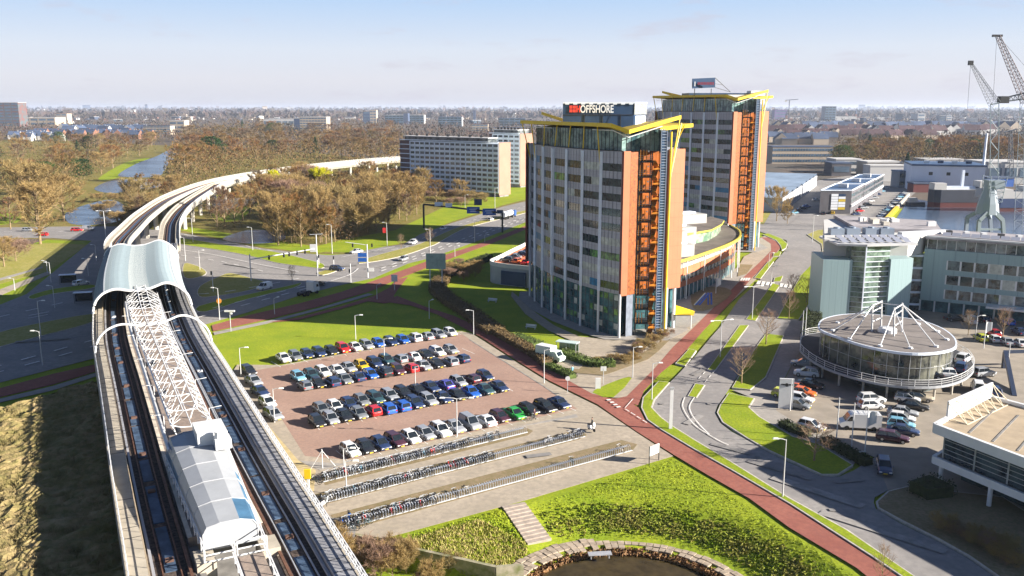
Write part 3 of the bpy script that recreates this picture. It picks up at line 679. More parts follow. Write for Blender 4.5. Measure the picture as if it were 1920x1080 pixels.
def car_row(cols, pxs, where, group, head=None, back=0.0, kinds=None, dz=None):
    """cols: colours left to right at ground points pxs (front wheels), all parked square to the row"""
    A, B = G(*pxs[0]), G(*pxs[-1]); d = (B - A).normalized(); n = Vector((d.y, -d.x, 0))
    hd = math.atan2(n.y, n.x) if head is None else head
    ks = ['hatchback', 'hatchback', 'estate car', 'saloon', 'hatchback', 'suv', 'hatchback', 'saloon', 'estate car']
    for i, (c, p) in enumerate(zip(cols, pxs)):
        k = kinds[i] if kinds else ks[(i * 5 + len(cols) * 3 + int(p[1])) % 9]
        P = G(*p) - n * (1.7 + back + ru(-.25, .25))
        nb = []
        if i > 0: nb.append(ADJ.get(cols[i - 1], cols[i - 1]))
        if i < len(cols) - 1: nb.append(ADJ.get(cols[i + 1], cols[i + 1]))
        o_ = 'rightmost' if i == len(cols) - 1 else (ORD[i] + (' from the left' if i else ''))
        car(P, hd + ru(-.03, .03) + (math.pi if rnd() < .25 else 0), c, k, '%s %s, %s %s' % (ADJ.get(c, c), KN(k), o_, where), group, CPZ if dz is None else dz)
row = lambda a, b, n: [(a[0] + (b[0] - a[0]) * i / (n - 1), a[1] + (b[1] - a[1]) * i / (n - 1)) for i in range(n)]
GP = 'cars parked in the brick-paved car park'
car_row('white grey navy navy black red white silver blue navy blue white silver silver white'.split(), row((537, 682), (852, 633), 15), 'in the row beside the lawn', GP)
car_row('sky teal white white silver yellow navy teal silver white black white silver'.split(), row((566, 718), (853, 666), 13), 'in the second row, lawn side', GP)
car_row('grey black navy grey navy blue black maroon red silver black silver navy'.split(), row((579, 736), (876, 684), 13), 'in the second row, rack side', GP)
car_row('grey white navy grey teal silver black black navy purple silver maroon navy'.split(), row((610, 781), (920, 717), 13), 'in the third row, lawn side', GP)
car_row('black silver black grey red blue blue navy silver navy black blue teal navy'.split(), row((602, 805), (944, 737), 14), 'in the third row, rack side', GP)
car_row('white black navy maroon white silver white silver silver white maroon green black black navy'.split(), row((668, 862), (1060, 769), 15), 'in the row beside the cycle racks', GP,
        kinds='hatchback,hatchback,hatchback,estate car,hatchback,hatchback,suv,saloon,van,saloon,hatchback,saloon,hatchback,estate car,saloon'.split(','))
hd = G(455, 735) - G(515, 741); hd = math.atan2(hd.y, hd.x)
for i, (p, c, k, w) in enumerate((((466, 703), 'black', 'estate car', 'topmost'), ((476, 722), 'silver', 'saloon', 'second from the top'), ((488, 742), 'navy', 'saloon', 'third from the top'), ((502, 763), 'white', 'hatchback', 'fourth from the top'), ((513, 786), 'silver', 'estate car', 'lowest'))):
    car(G(*p), R(-52) + ru(-.03, .03), c, k, '%s %s, %s of the column beside the viaduct' % (ADJ.get(c, c), KN(k), w), 'cars in the column beside the viaduct', PVB and RZ - 0.1)
# traffic on the roads
def dirpx(a, b):
    d = G(*b) - G(*a); return math.atan2(d.y, d.x)
GT = 'cars driving on the main road'
RD = 0.07
hR = dirpx((465, 570), (600, 536))
for p, hd, c, k, l in (((496, 543), hR + math.pi, 'white', 'van', 'small white van driving in the tower shadow left of the lorry cab'),
                       ((596, 537), hR, 'black', 'saloon', 'black saloon right beside the white lorry cab'),
                       ((632, 508), dirpx((600, 500), (660, 503)), 'navy', 'suv', 'dark blue SUV crossing the open middle of the road junction'),
                       ((756, 489), dirpx((700, 500), (800, 470)) + math.pi, 'silver', 'hatchback', 'silver hatchback on the sunny carriageway just below the central verge'),
                       ((774, 458), dirpx((720, 470), (800, 440)) + math.pi, 'white', 'suv', 'white SUV in shadow beside the small bare tree on the verge'),
                       ((831, 431), dirpx((800, 440), (860, 420)) + math.pi, 'white', 'hatchback', 'white car in shadow left below the overhead sign gantry'),
                       ((920, 414), dirpx((880, 425), (985, 395)), 'white', 'hatchback', 'white car in the sun below the blue gantry signs'),
                       ((668, 475), dirpx((640, 478), (720, 466)) + math.pi, 'white', 'saloon', 'white saloon on the far slip road beside the grass'),
                       ((152, 535), dirpx((100, 545), (180, 528)), 'white', 'estate car', 'white estate car in shadow beside the bus shelter'),
                       ((145, 434), 0.05, 'red', 'estate car', 'red estate car on the far left road behind the bare trees'),
                       ((166, 432), 0.05, 'silver', 'van', 'pale van right behind the red estate car'),
                       ((80, 443), math.pi, 'red', 'hatchback', 'small red car behind the trunk of the bare tree at far left'),
                       ((52, 434), 0.0, 'silver', 'hatchback', 'silver car at the far left end of the left road')):
    car(G(*p), hd, c, k, l, GT, RD)
# dealership yard
GD = 'cars standing in the dealership yard'
for p, hd, c, k, l in (((1512, 707), 2.75, 'white', 'suv', 'white SUV in the shade left under the round showroom'),
                       ((1506, 688), 2.75, 'silver', 'saloon', 'pale saloon in the shade just behind the white SUV'),
                       ((1470, 747), -0.6, 'lime', 'hatchback', 'yellow green car behind the white dealer sign'),
                       ((1496, 736), -0.6, 'orange', 'hatchback', 'orange car behind the white dealer sign, farther of two'),
                       ((1503, 743), -0.6, 'orange', 'saloon', 'red orange car next to the white car behind the dealer sign'),
                       ((1499, 755), -0.6, 'white', 'estate car', 'white estate car beside the white dealer sign'),
                       ((1495, 767), -0.6, 'grey', 'hatchback', 'grey hatchback nearest the foot of the dealer sign'),
                       ((1519, 728), -0.6, 'black', 'saloon', 'black saloon beyond the orange cars near the dealer sign'),
                       ((1521, 807), -0.75, 'white', 'hatchback', 'white hatchback at the clipped hedge by the bare tree'),
                       ((1633, 757), 0.1, 'white', 'suv', 'white SUV behind the large white van, farther one'),
                       ((1632, 768), 0.1, 'white', 'hatchback', 'white black-roofed hatchback right behind the large white van'),
                       ((1701, 755), -0.45, 'white', 'hatchback', 'white hatchback at the back of the yard under the deck rail'),
                       ((1722, 753), -0.45, 'beige', 'estate car', 'beige estate car at the back right of the yard row'),
                       ((1712, 769), -0.45, 'black', 'saloon', 'black saloon in the yard row behind the silver one'),
                       ((1692, 781), -0.45, 'silver', 'saloon', 'silver green saloon in the yard row above the white one'),
                       ((1690, 792), -0.45, 'white', 'hatchback', 'white hatchback between the silver and the blue yard car'),
                       ((1689, 804), -0.45, 'sky', 'hatchback', 'light blue hatchback between white and black yard cars'),
                       ((1692, 816), -0.45, 'navy', 'saloon', 'dark blue saloon second from the front of the yard row'),
                       ((1673, 829), -0.45, 'maroon', 'estate car', 'dark maroon estate car at the front end of the yard row'),
                       ((1832, 735), 1.2, 'white', 'van', 'small white van parked on the sunny paving right of the deck'),
                       ((1862, 743), 1.3, 'navy', 'suv', 'dark blue car standing right of the small white van'),
                       ((1843, 707), 0.3, 'silver', 'suv', 'silver off-road car parked beside the ramp right of the deck'),
                       ((1838, 640), 1.5, 'lime', 'hatchback', 'yellow green hatchback in front of the pale green offices'),
                       ((1861, 642), 1.5, 'white', 'hatchback', 'white car with a red car behind it near the white flag'),
                       ((1862, 631), 1.5, 'red', 'hatchback', 'red car behind the white one near the white flag'),
                       ((1885, 647), 1.5, 'silver', 'saloon', 'silver saloon right of the white flagpole'),
                       ((1911, 650), 1.5, 'white', 'saloon', 'white saloon at the right edge of the photo'),
                       ((1910, 628), 1.5, 'navy', 'saloon', 'dark blue saloon behind the white one at the right edge'),
                       ((1818, 607), 1.5, 'white', 'van', 'white van in the shade below the office canopy'),
                       ((1843, 605), 1.5, 'maroon', 'hatchback', 'dark maroon car right of the van at the office front'),
                       ((1790, 603), 0.1, 'black', 'saloon', 'black saloon in the shade left of the van at the offices'),
                       ((1889, 610), 1.5, 'blue', 'hatchback', 'blue car in the shade at the right end of the office front')):
    car(G(*p), hd, c, k, l, GD, LOTZ)
car(G(1657, 886), R(-108), 'navy', 'estate car', 'dark blue car driving out of the dealership yard towards the street', GD, LOTZ + .1)
# quay and business park cars
GQ = 'cars parked along the harbour quay'
for i in range(14):
    t = i / 13; p = (1650 + 45 * t ** 1.0, 411 - 47 * t)
    c = 'silver navy silver black sky navy white black silver navy white sky navy silver'.split()[i]
    car(G(*p), R(15), c, ['hatchback', 'saloon', 'estate car'][i % 3], '%s car, %s along the yellow-edged quay' % (ADJ.get(c, c), 'nearest' if i == 0 else (ORD[i] + ' from the front' if i < 13 else 'farthest')), GQ, .1)
for i in range(9):
    t = i / 8; p = (1605 + 55 * t, 404 - 50 * t)
    c = 'navy red silver black white silver navy sky white'.split()[i]
    car(G(*p), R(15), c, ['saloon', 'hatchback', 'estate car'][i % 3], '%s car, %s beside the long dark business building' % (ADJ.get(c, c), 'nearest' if i == 0 else (ORD[i] + ' from the front' if i < 8 else 'farthest')), 'cars beside the business building', .1)
for i, (p, c) in enumerate((((1481, 404), 'silver'), ((1489, 401), 'sky'), ((1497, 397), 'navy'), ((1505, 393), 'navy'), ((1512, 389), 'blue'), ((1530, 377), 'white'))):
    car(G(*p), R(20), c, 'saloon', '%s car, %s beside the white panelled halls' % (ADJ.get(c, c), ['nearest', 'second', 'third', 'fourth', 'fifth', 'farthest'][i]), 'cars beside the white halls', .1)
for p, c, l in (((1543, 403), 'black', 'black car in front of the dark wall with the white signs, left one'), ((1560, 402), 'yellow', 'yellow car in front of the dark wall with the white signs')):
    car(G(*p), R(80), c, 'hatchback', l, 'cars in front of the sign wall', .1)
def at3(px, py, z): return G(px, py, z)
# large white van
vb = empty('delivery_van', G(1610, 806) + Vector((0, 0, LOTZ)), R(172), 'large white high-roofed delivery van parked in the dealership yard', 'van', GD)
mb = MB(); prof = [(-2.9, .45), (2.75, .45), (2.95, .7), (2.85, 1.15), (2.2, 1.4), (1.55, 2.3), (1.2, 2.5), (-2.85, 2.5), (-2.95, 2.3)]
def side_extrude(mb, prof, hw, mi=0):
    k = len(prof); b = len(mb.v)
    for s in (-1, 1):
        for x, z in prof: mb.v.append((x, s * hw, z))
    for i in range(k):
        j = (i + 1) % k; mb.f.append((b + i, b + j, b + k + j, b + k + i)); mb.m.append(mi)
    mb.f.append(tuple(b + i for i in range(k))[::-1]); mb.m.append(mi); mb.f.append(tuple(b + k + i for i in range(k))); mb.m.append(mi)
side_extrude(mb, prof, 1.0); mb.build('body', PAINT['white'], vb)
mb = MB(); mb.q([(2.22, -.9, 1.42), (2.22, .9, 1.42), (1.6, .85, 2.28), (1.6, -.85, 2.28)])
for s in (-1, 1): mb.q([(1.2, s * 1.015, 1.45), (2.0, s * 1.015, 1.45), (1.5, s * 1.015, 2.15), (1.2, s * 1.015, 2.15)])
mb.build('window_glass', cglass, vb)
for x in (-1.9, 1.95):
    for s in (-1, 1):
        w = MB(); w.tube([(x, s * .78, .36), (x, s * 1.02, .36)], .36, 12); w.build('wheel', tyre, vb)
for s in (-1, 1): MB().box((2.86, s * .75, .95), (.2, .3, .2)).build('headlight', headl, vb)
mb = MB()
for i in range(5): mb.bar((-2.4 + i * .8, -.8, 2.6), (-2.4 + i * .8, .8, 2.6), .05)
for s in (-1, 1): mb.bar((-2.5, s * .8, 2.6), (.9, s * .8, 2.6), .05)
mb.build('roof_rack', galv, vb)
# lorry cab
tr = empty('lorry_cab', G(577, 553) + Vector((0, 0, RD)), hR, 'white lorry cab without trailer, dark chassis behind, driving in the shadow', 'lorry')
mb = MB(); side_extrude(mb, [(.9, .7), (3.1, .7), (3.2, 1.4), (3.05, 2.2), (2.8, 3.0), (1.3, 3.5), (.9, 3.1)], 1.2); mb.build('cab', PAINT['white'], tr)
mb = MB(); mb.q([(3.16, -1.05, 1.75), (3.16, 1.05, 1.75), (2.9, 1.0, 2.75), (2.9, -1.0, 2.75)])
for s in (-1, 1): mb.q([(2.0, s * 1.215, 1.8), (2.9, s * 1.215, 1.8), (2.7, s * 1.215, 2.5), (2.0, s * 1.215, 2.5)])
mb.build('window_glass', cglass, tr)
mb = MB(); mb.box((-.9, 0, .8), (4.4, .9, .3)); mb.box((-.8, 0, 1.02), (1.1, 1.0, .12)); mb.build('chassis', blackm, tr)
for x in (-2.2, -1.0, 2.3):
    for s in (-1, 1):
        w = MB(); w.tube([(x, s * .75, .5), (x, s * 1.2, .5)], .5, 12); w.build('wheel', tyre, tr)
mb = MB(); mb.box((1.2, 0, 1.9), (.5, 1.6, 1.1)); mb.build('side_skirt', mat('purple_panel', (.16, .10, .28), .5), tr)
# tanker lorry on the far carriageway
tk = empty('tanker_lorry', G(955, 409) + Vector((0, 0, RD)), dirpx((900, 415), (985, 392)), 'long white tank lorry with a blue cab, right behind the overhead gantry', 'lorry')
mb = MB(); mb.tube([(-7, 0, 2.2), (2.2, 0, 2.2)], 1.25, 16); mb.build('tank', mat('tank_white', (.62, .64, .66), .35), tk, smooth=False)
mb = MB()
for k in range(4): mb.tube([(-6.5 + k * 2.8, 0, 2.2), (-6.35 + k * 2.8, 0, 2.2)], 1.29, 16)
mb.build('tank_band', mat('blue_band', (.05, .12, .3), .5), tk)
mb = MB(); side_extrude(mb, [(2.9, .7), (5.0, .7), (5.1, 2.0), (4.8, 3.1), (2.9, 3.2)], 1.2); mb.build('cab', mat('blue_cab', (.03, .08, .25), .3), tk)
mb = MB(); mb.q([(5.1, -1.0, 1.9), (5.1, 1.0, 1.9), (4.86, .95, 2.9), (4.86, -.95, 2.9)]); mb.build('window_glass', cglass, tk)
for x in (-6, -4.8, -3.6, 1.4, 4.1):
    for s in (-1, 1):
        w = MB(); w.tube([(x, s * .75, .5), (x, s * 1.2, .5)], .5, 12); w.build('wheel', tyre, tk)
# ================================================================ metro station and viaduct
class Path:
    def __init__(s, pts, n=8):
        s.p = [Vector(q) for q in smooth([(*q, 0) for q in pts], n)]
        s.c = [0.0]
        for a, b in zip(s.p, s.p[1:]): s.c.append(s.c[-1] + (b - a).length)
        s.L = s.c[-1]
    def at(s, t, off=0.0, z=0.0):
        t = max(0, min(s.L - 1e-4, t)); i = 0
        lo, hi = 0, len(s.c) - 1
        while hi - lo > 1:
            m = (lo + hi) // 2
            if s.c[m] <= t: lo = m
            else: hi = m
        i = lo; k = (t - s.c[i]) / (s.c[i + 1] - s.c[i])
        d = (s.p[i + 1] - s.p[i]).normalized(); d0 = (s.p[i] - s.p[i - 1]).normalized() if i else d
        dd = (d0 * (1 - k) + d * k).normalized()
        q = s.p[i].lerp(s.p[i + 1], k)
        return Vector((q.x + dd.y * off, q.y - dd.x * off, z))
    def dir(s, t):
        a, b = s.at(t - .5), s.at(t + .5); return (b - a).normalized()
    def sy(s, y):
        for i in range(len(s.p) - 1):
            if s.p[i].y <= y <= s.p[i + 1].y: return s.c[i] + (y - s.p[i].y) / (s.p[i + 1].y - s.p[i].y) * (s.c[i + 1] - s.c[i])
        return s.L
def fv(v, t): return v(t) if callable(v) else v
def band(mb, path, s0, s1, prof, step=3.0, mi=0, caps=True):
    """sweep a closed profile [(off, z)...] (values may be functions of s) along the path"""
    n = max(2, int((s1 - s0) / step) + 1); k = len(prof); b = len(mb.v)
    for i in range(n):
        t = s0 + (s1 - s0) * i / (n - 1)
        for o, z in prof: mb.v.append(tuple(path.at(t, fv(o, t), fv(z, t))))
    for i in range(n - 1):
        for j in range(k):
            a0 = b + i * k + j; a1 = b + i * k + (j + 1) % k
            mb.f.append((a0, a1, a1 + k, a0 + k)); mb.m.append(mi)
    if caps:
        mb.f.append(tuple(b + j for j in range(k))[::-1]); mb.m.append(mi)
        mb.f.append(tuple(b + (n - 1) * k + j for j in range(k))); mb.m.append(mi)
    return mb
def rb(o0, o1, z0, z1): return [(o0, z0), (o1, z0), (o1, z1), (o0, z1)]
AX = Path([(-3, 28), (-14, 50), (-24.9, 71.8), (-29, 79.8), (-35.4, 92.4), (-40.4, 102.4), (-50.6, 122.7), (-58, 137.3), (-64.8, 151.4), (-77.1, 178.7), (-91, 213), (-104.5, 248)])
ZD, ZP = 8.5, 9.4
S0 = AX.sy(40.0); SE = AX.sy(246.0); SP0 = AX.sy(74.0); SC0, SC1 = AX.sy(160.0), AX.sy(214.0)
station = empty('metro_station', AX.at(AX.sy(130), 0, 0), 0, 'elevated metro station with a curved white and blue-grey roof between two sunken tracks', 'station')
def S(mb, name, m, parent=None, smooth=False):
    """build in world space under the station"""
    o = mb.build(name, m, parent or station, smooth)
    if parent is None: o.location = -station.location
    return o
lightc = mat('walkway_concrete', (0.35, 0.31, 0.25), 0.9, var=0.14, scale=0.4, coord='World')
plank = mat('walkway_planks', (0.22, 0.22, 0.235), 0.8, var=0.2, scale=0.5, coord='World')
platm = layered('platform_tiles', [(0.22, 0.17, 0.14), (0.30, 0.24, 0.20), (0.17, 0.14, 0.125)], [0.25, 1.5], bump=0.1)
slabm = mat('track_slab', (0.045, 0.075, 0.125), 0.7, var=0.4, scale=0.6, coord='World', spec=0.3)
w = lambda t: 8.3
mb = MB(); band(mb, AX, S0, SE, rb(-8.4, -2.9, 7.2, ZD)); band(mb, AX, S0, SE, rb(2.9, 8.4, 7.2, ZD)); band(mb, AX, SP0, SE, rb(-2.9, 2.9, 7.3, ZD - .01)); band(mb, AX, S0, SP0, rb(-2.9, -2.5, 6.8, ZD)); band(mb, AX, S0, SP0, rb(2.5, 2.9, 6.8, ZD)); band(mb, AX, S0, SE, [(-8.0, 7.2), (-7.0, 5.9), (-3.4, 5.9), (-2.9, 7.2)]); band(mb, AX, S0, SE, [(2.9, 7.2), (3.4, 5.9), (7.0, 5.9), (8.0, 7.2)])
S(mb, 'deck', concd)
mb = MB(); band(mb, AX, SP0, AX.sy(236), rb(-3.2, 3.2, ZD, ZP)); S(mb, 'platform', platm)
mb = MB(); band(mb, AX, SP0, AX.sy(236), rb(-3.3, -2.9, ZP, ZP + .03)); band(mb, AX, SP0, AX.sy(236), rb(2.9, 3.3, ZP, ZP + .03)); S(mb, 'platform_edge', mat('edge_strip', (.48, .42, .34), .8, var=.2, scale=.6, coord='World'))
mb = MB(); band(mb, AX, S0, SE, rb(-8.4, -6.9, ZD, ZP - .1)); S(mb, 'walkway', lightc)
mb = MB(); band(mb, AX, S0, SE, rb(6.7, 8.4, ZD, ZP - .1)); S(mb, 'walkway', plank)
mb = MB()
t = S0
while t < SE:
    mb.bar(AX.at(t, 6.75, ZP - .09), AX.at(t, 8.35, ZP - .09), .07, .03); mb.bar(AX.at(t + 1, -8.35, ZP - .09), AX.at(t + 1, -6.95, ZP - .09), .06, .03) if int(t) % 2 else None
    t += 2.2
put(S(mb, 'walkway_joint', blackm), kind='stuff')
mb = MB(); band(mb, AX, S0, SE, rb(-8.65, -8.4, 6.6, ZP + .25)); band(mb, AX, S0, SE, rb(8.4, 8.6, 7.4, ZP - .05)); S(mb, 'parapet', lightc)
for sgn in (-1, 1):
    c = 5.1 * sgn
    mb = MB(); band(mb, AX, S0, SE, rb(c - 1.75, c + 1.75, ZD, ZD + .08)); S(mb, 'track_bed', ballast)
    for r_ in (-.72, .72):
        mb = MB(); band(mb, AX, S0, SE, rb(c + r_ - .05, c + r_ + .05, ZD + .08, ZD + .26), 2.0); S(mb, 'rail', rust if sgn < 0 else galv)
    mb = MB(); t = S0
    while t < SE:
        Ln = ru(5, 11); band(mb, AX, t, min(SE, t + Ln), rb(c - .5, c + .45, ZD + .08, ZD + .16), 2.0); t += Ln + ru(.5, 1.6)
    S(mb, 'track_slab', slabm)
    for r_ in (-1.45, 1.4):
        mb = MB(); band(mb, AX, S0, SE, rb(c + r_ - .12, c + r_ + .12, ZD + .25, ZD + .5), 2.5); S(mb, 'conductor_rail', mat('rail_cover', (.30, .30, .32), .5) if r_ * sgn > 0 else rust)
    t = S0 + 4
    while t < SE:
        mb = MB(); mb.box(tuple(AX.at(t, c, ZD + .25)), (.5, .7, .35), math.atan2(AX.dir(t).y, AX.dir(t).x), 0); t += ru(8, 16); S(mb, 'signal_box', mat('signal_brown', (.10, .055, .04), .7) if rnd() < .65 else whitem)
# railings
def railing(path, s0, s1, off, z, h, step, name, r=.04, lattice=False, rails=2, m=None):
    mb = MB(); n = int((s1 - s0) / step)
    for i in range(n + 1):
        t = s0 + (s1 - s0) * i / n
        mb.bar(path.at(t, off, z), path.at(t, off, z + h), r * 2)
        if lattice and i < n:
            t2 = s0 + (s1 - s0) * (i + 1) / n
            mb.bar(path.at(t, off, z), path.at(t2, off, z + h), r); mb.bar(path.at(t, off, z + h), path.at(t2, off, z), r)
    for k in range(rails): band(mb, path, s0, s1, rb(off - r, off + r, z + h * (k + 1) / rails - r * 2, z + h * (k + 1) / rails), 2.5)
    return mb
S(railing(AX, S0, SE, 8.5, ZP - .1, 1.25, 1.3, 'railing', .045, True, 3), 'railing', whitem)
S(railing(AX, S0, SE, -8.5, ZP + .2, .8, 1.6, 'railing', .045), 'railing', whitem)
S(railing(AX, S0, SE, -6.95, ZP - .1, .9, 1.8, 'railing', .03), 'railing', mat('bronze_rail', (.38, .30, .20), .5))
# roof canopy
CS = [(-8.5, 10.3), (-8.3, 11.4), (-7.8, 12.6), (-7.0, 13.5), (-6.2, 14.0), (-5.0, 14.4), (-3.8, 14.4), (-2.6, 14.1), (-1.7, 13.95), (-.8, 13.9), (.8, 14.0), (1.7, 14.2), (2.6, 14.5), (3.8, 14.9), (5.0, 14.8), (6.2, 14.2), (7.0, 13.5), (7.8, 12.6), (8.3, 11.4), (8.5, 10.3)]
CSs = smooth([(a, b, 0) for a, b in CS], 3)
roofb = mat('roof_blue_grey', (0.14, 0.205, 0.24), 0.4, var=0.12, scale=0.5, coord='World')
roofw = mat('roof_white', (0.52, 0.50, 0.46), 0.45, var=0.08, scale=0.5, coord='World')
canopy = MB(); n = 26; k = len(CSs)
for i in range(n + 1):
    t = SC0 + (SC1 - SC0) * i / n
    for c in CSs: canopy.v.append(tuple(AX.at(t, c[0], c[1] - .3 * math.sin(0))))
for i in range(n):
    for j in range(k - 1):
        off = (CSs[j][0] + CSs[j + 1][0]) / 2
        a = i * k + j; canopy.f.append((a, a + 1, a + 1 + k, a + k)); canopy.m.append(1 if (abs(off) > 6.3 and off < 0) or -1.9 < off < 1.3 else 0)
cn = S(canopy, 'canopy', [roofb, roofw])
sm = MB()
for i in range(53):
    t = SC0 + (SC1 - SC0) * (i + .5) / 53
    sm.tube([AX.at(t, c[0], c[1] + .03) for c in CSs[::2]], .09, 4, cap=False)
sm.build('seam', mat('seam_grey', (.20, .24, .26), .6), cn)
for t in (SC0, SC1): MB().tube([AX.at(t, c[0], c[1]) for c in CSs], .24, 8).build('rim', whitem, cn)
for oo in (-6.3, 6.6):
    zz = [c[1] for c in CSs if abs(c[0] - oo) < .35][0]
    m_ = MB(); band(m_, AX, SC0, SC1, rb(oo - .15, oo + .15, zz, zz + .15)); m_.build('ridge_strip', whitem, cn)
S(MB().tube([AX.at(AX.sy(133), c[0], c[1] + .1) for c in CSs], .17, 8), 'arch_rib', whitem)
# open lattice roof spine over the platform
SS0 = AX.sy(93)
hwid = lambda t: 2.1 + .6 * (t - SS0) / (SC0 - SS0)
zl, zh = 12.7, 14.2
sp = MB()
for o_, z_, r_ in ((lambda t: -hwid(t), zl, .10), (lambda t: hwid(t), zl, .10), (lambda t: -.75, zh, .07), (lambda t: .75, zh, .07), (lambda t: 0, zl - .3, .07)):
    pts = [AX.at(SS0 + (SC0 + 4 - SS0) * i / 24, o_(SS0 + (SC0 + 4 - SS0) * i / 24), z_) for i in range(25)]
    sp.tube(pts, r_, 6)
S(sp, 'spine_chord', whitem)
sp = MB(); t = SS0; i = 0
while t < SC0 + 2:
    h = hwid(t); h2 = hwid(t + 3.0)
    if i % 2 == 0:
        sp.tube([AX.at(t, -h, zl), AX.at(t, -h * .5, zl - .35), AX.at(t, 0, zl - .45), AX.at(t, h * .5, zl - .35), AX.at(t, h, zl)], .075, 5)
    sp.tube([AX.at(t, -h, zl), AX.at(t, -.75, zh), AX.at(t, .75, zh), AX.at(t, h, zl)], .035, 4)
    s_ = 1 if i % 2 else -1
    sp.tube([AX.at(t, -h * s_, zl), AX.at(t + 3.0, -.75 * s_, zh)], .04, 4); sp.tube([AX.at(t, h * s_, zl), AX.at(t + 3.0, .75 * s_, zh)], .04, 4)
    sp.tube([AX.at(t, -.75 * s_, zh), AX.at(t + 3.0, .75 * s_, zh)], .04, 4)
    t += 3.0; i += 1
S(sp, 'spine_bracing', whitem)
sp = MB(); t = SS0
while t < SC0:
    h = hwid(t)
    for s_ in (-1, 1): sp.bar(AX.at(t, s_ * h, zl + .05), AX.at(t + .35, s_ * (h - 1.0), zl + .5), .10, .05)
    t += 1.9
S(sp, 'louvre', whitem)
for t in [SS0 + 2 + i * 9.3 for i in range(8)]:
    for s_ in (-1, 1): S(MB().tube([AX.at(t, s_ * 1.0, ZP), AX.at(t, s_ * hwid(t), zl)], .09, 6), 'column', whitem)
sp = MB(); pts = [AX.at(AX.sy(88) + (SC0 - AX.sy(88)) * i / 20, -2.95, 11.9) for i in range(21)]
sp.tube(pts, .22, 8); pts = [AX.at(AX.sy(88) + (SC0 - AX.sy(88)) * i / 20, 3.0, 11.9) for i in range(21)]; sp.tube(pts, .10, 6)
S(sp, 'gutter_tube', galv)
sp = MB()
for y in (97, 108, 120, 133, 146):
    t = AX.sy(y)
    for s_ in (-1, 1):
        sp.tube([AX.at(t, s_ * 2.5, ZP), AX.at(t, s_ * 2.5, 12.6), AX.at(t, s_ * 3.9, 12.7)], .05, 5)
S(sp, 'platform_lamp', whitem)
bench = MB()
for y in (99, 113, 127, 141, 152):
    t = AX.sy(y); d = AX.dir(t); bench.box(tuple(AX.at(t, -.9, ZP + .45)), (2.4, .5, .12), math.atan2(d.y, d.x)); bench.box(tuple(AX.at(t, -.9, ZP + .2)), (1.6, .3, .4), math.atan2(d.y, d.x))
S(bench, 'bench', blackm)
# stair and lift head house
HH0, HH1 = AX.sy(69.5), AX.sy(90)
def hh(f): return AX.at(HH1 + (HH0 - HH1) * f, 0)
shell = MB(); nn = 10; prof = lambda f: [(-3.1 + .7 * f, ZP), (-3.05 + .7 * f, 11.6 - .7 * f), (-2.6 + .6 * f, 12.5 - 1.0 * f), (-1.2 + .3 * f, 12.9 - 1.2 * f), (1.0 - .2 * f, 12.9 - 1.2 * f), (2.5 - .6 * f, 12.5 - 1.1 * f), (2.95 - .7 * f, 11.6 - .7 * f), (3.0 - .7 * f, ZP)]
for i in range(nn + 1):
    f = i / nn; t = HH1 + (HH0 - HH1) * f * .92
    for o_, z_ in prof(f): shell.v.append(tuple(AX.at(t, o_, z_)))
for i in range(nn):
    for j in range(7):
        a = i * 8 + j; gl_shade = (j == 5 and i >= 5) or (j == 4 and i >= 8) or (j == 0 and i < 4)  # right panes are glass; blue on the far left wall is painted shade
        shell.f.append((a, a + 8, a + 9, a + 1)); shell.m.append(1 if gl_shade else 0)
shell.f.append(tuple(range(8))); shell.m.append(0); shell.f.append(tuple(range(nn * 8, nn * 8 + 8))); shell.m.append(0)
hm = mat('head_house_metal', (0.30, 0.31, 0.325), 0.4, var=0.08, scale=0.4, coord='World'); hg = mat('head_house_glass_shade', (0.05, 0.12, 0.20), 0.35, spec=0.5, var=.25, scale=.5, coord='World')
sh = S(shell, 'stair_house', [hm, hg])
sj = MB()
for i in range(0, nn + 1, 2):
    f = i / nn; sj.tube([AX.at(HH1 + (HH0 - HH1) * f * .92, o_, z_ + .03) for o_, z_ in prof(f)], .05, 4)
sj.build('seam', galv, sh)
d = AX.dir(HH1); rz = math.atan2(d.y, d.x)
lb = MB(); lb.box(tuple(AX.at(HH1 - 2.2, 1.2, 12.6)), (4.2, 3.0, 2.6), rz); lb.box(tuple(AX.at(HH1 - 5.2, 2.0, 13.1)), (1.8, 1.6, 1.0), rz); lb.tube([AX.at(HH1 - 5.2, 1.7, 13.5), AX.at(HH1 - 5.2, 1.7, 14.3)], .45, 12)
S(lb, 'lift_tower', whitem)
rl = MB()
for s_ in (-1, 1):
    for i in range(14):
        f = i / 13; t = HH1 + (HH0 - HH1) * f; rl.bar(AX.at(t, s_ * (3.2 - .7 * f), ZP), AX.at(t, s_ * (3.2 - .7 * f), ZP + 1.3), .08)
        if i < 13:
            for z in (.7, 1.3):
                f2 = (i + 1) / 13; rl.bar(AX.at(t, s_ * (3.2 - .7 * f), ZP + z), AX.at(HH1 + (HH0 - HH1) * f2, s_ * (3.2 - .7 * f2), ZP + z), .09)
for o0, o1 in ((-2.6, -.1), (.1, 2.6)):
    t = HH0 - .4
    for z in (.1, .7, 1.4): rl.bar(AX.at(t, o0, ZP + z), AX.at(t, o1, ZP + z), .09)
    for o_ in (o0, o1): rl.bar(AX.at(t, o_, ZP), AX.at(t, o_, ZP + 1.4), .09)
S(rl, 'railing', whitem)
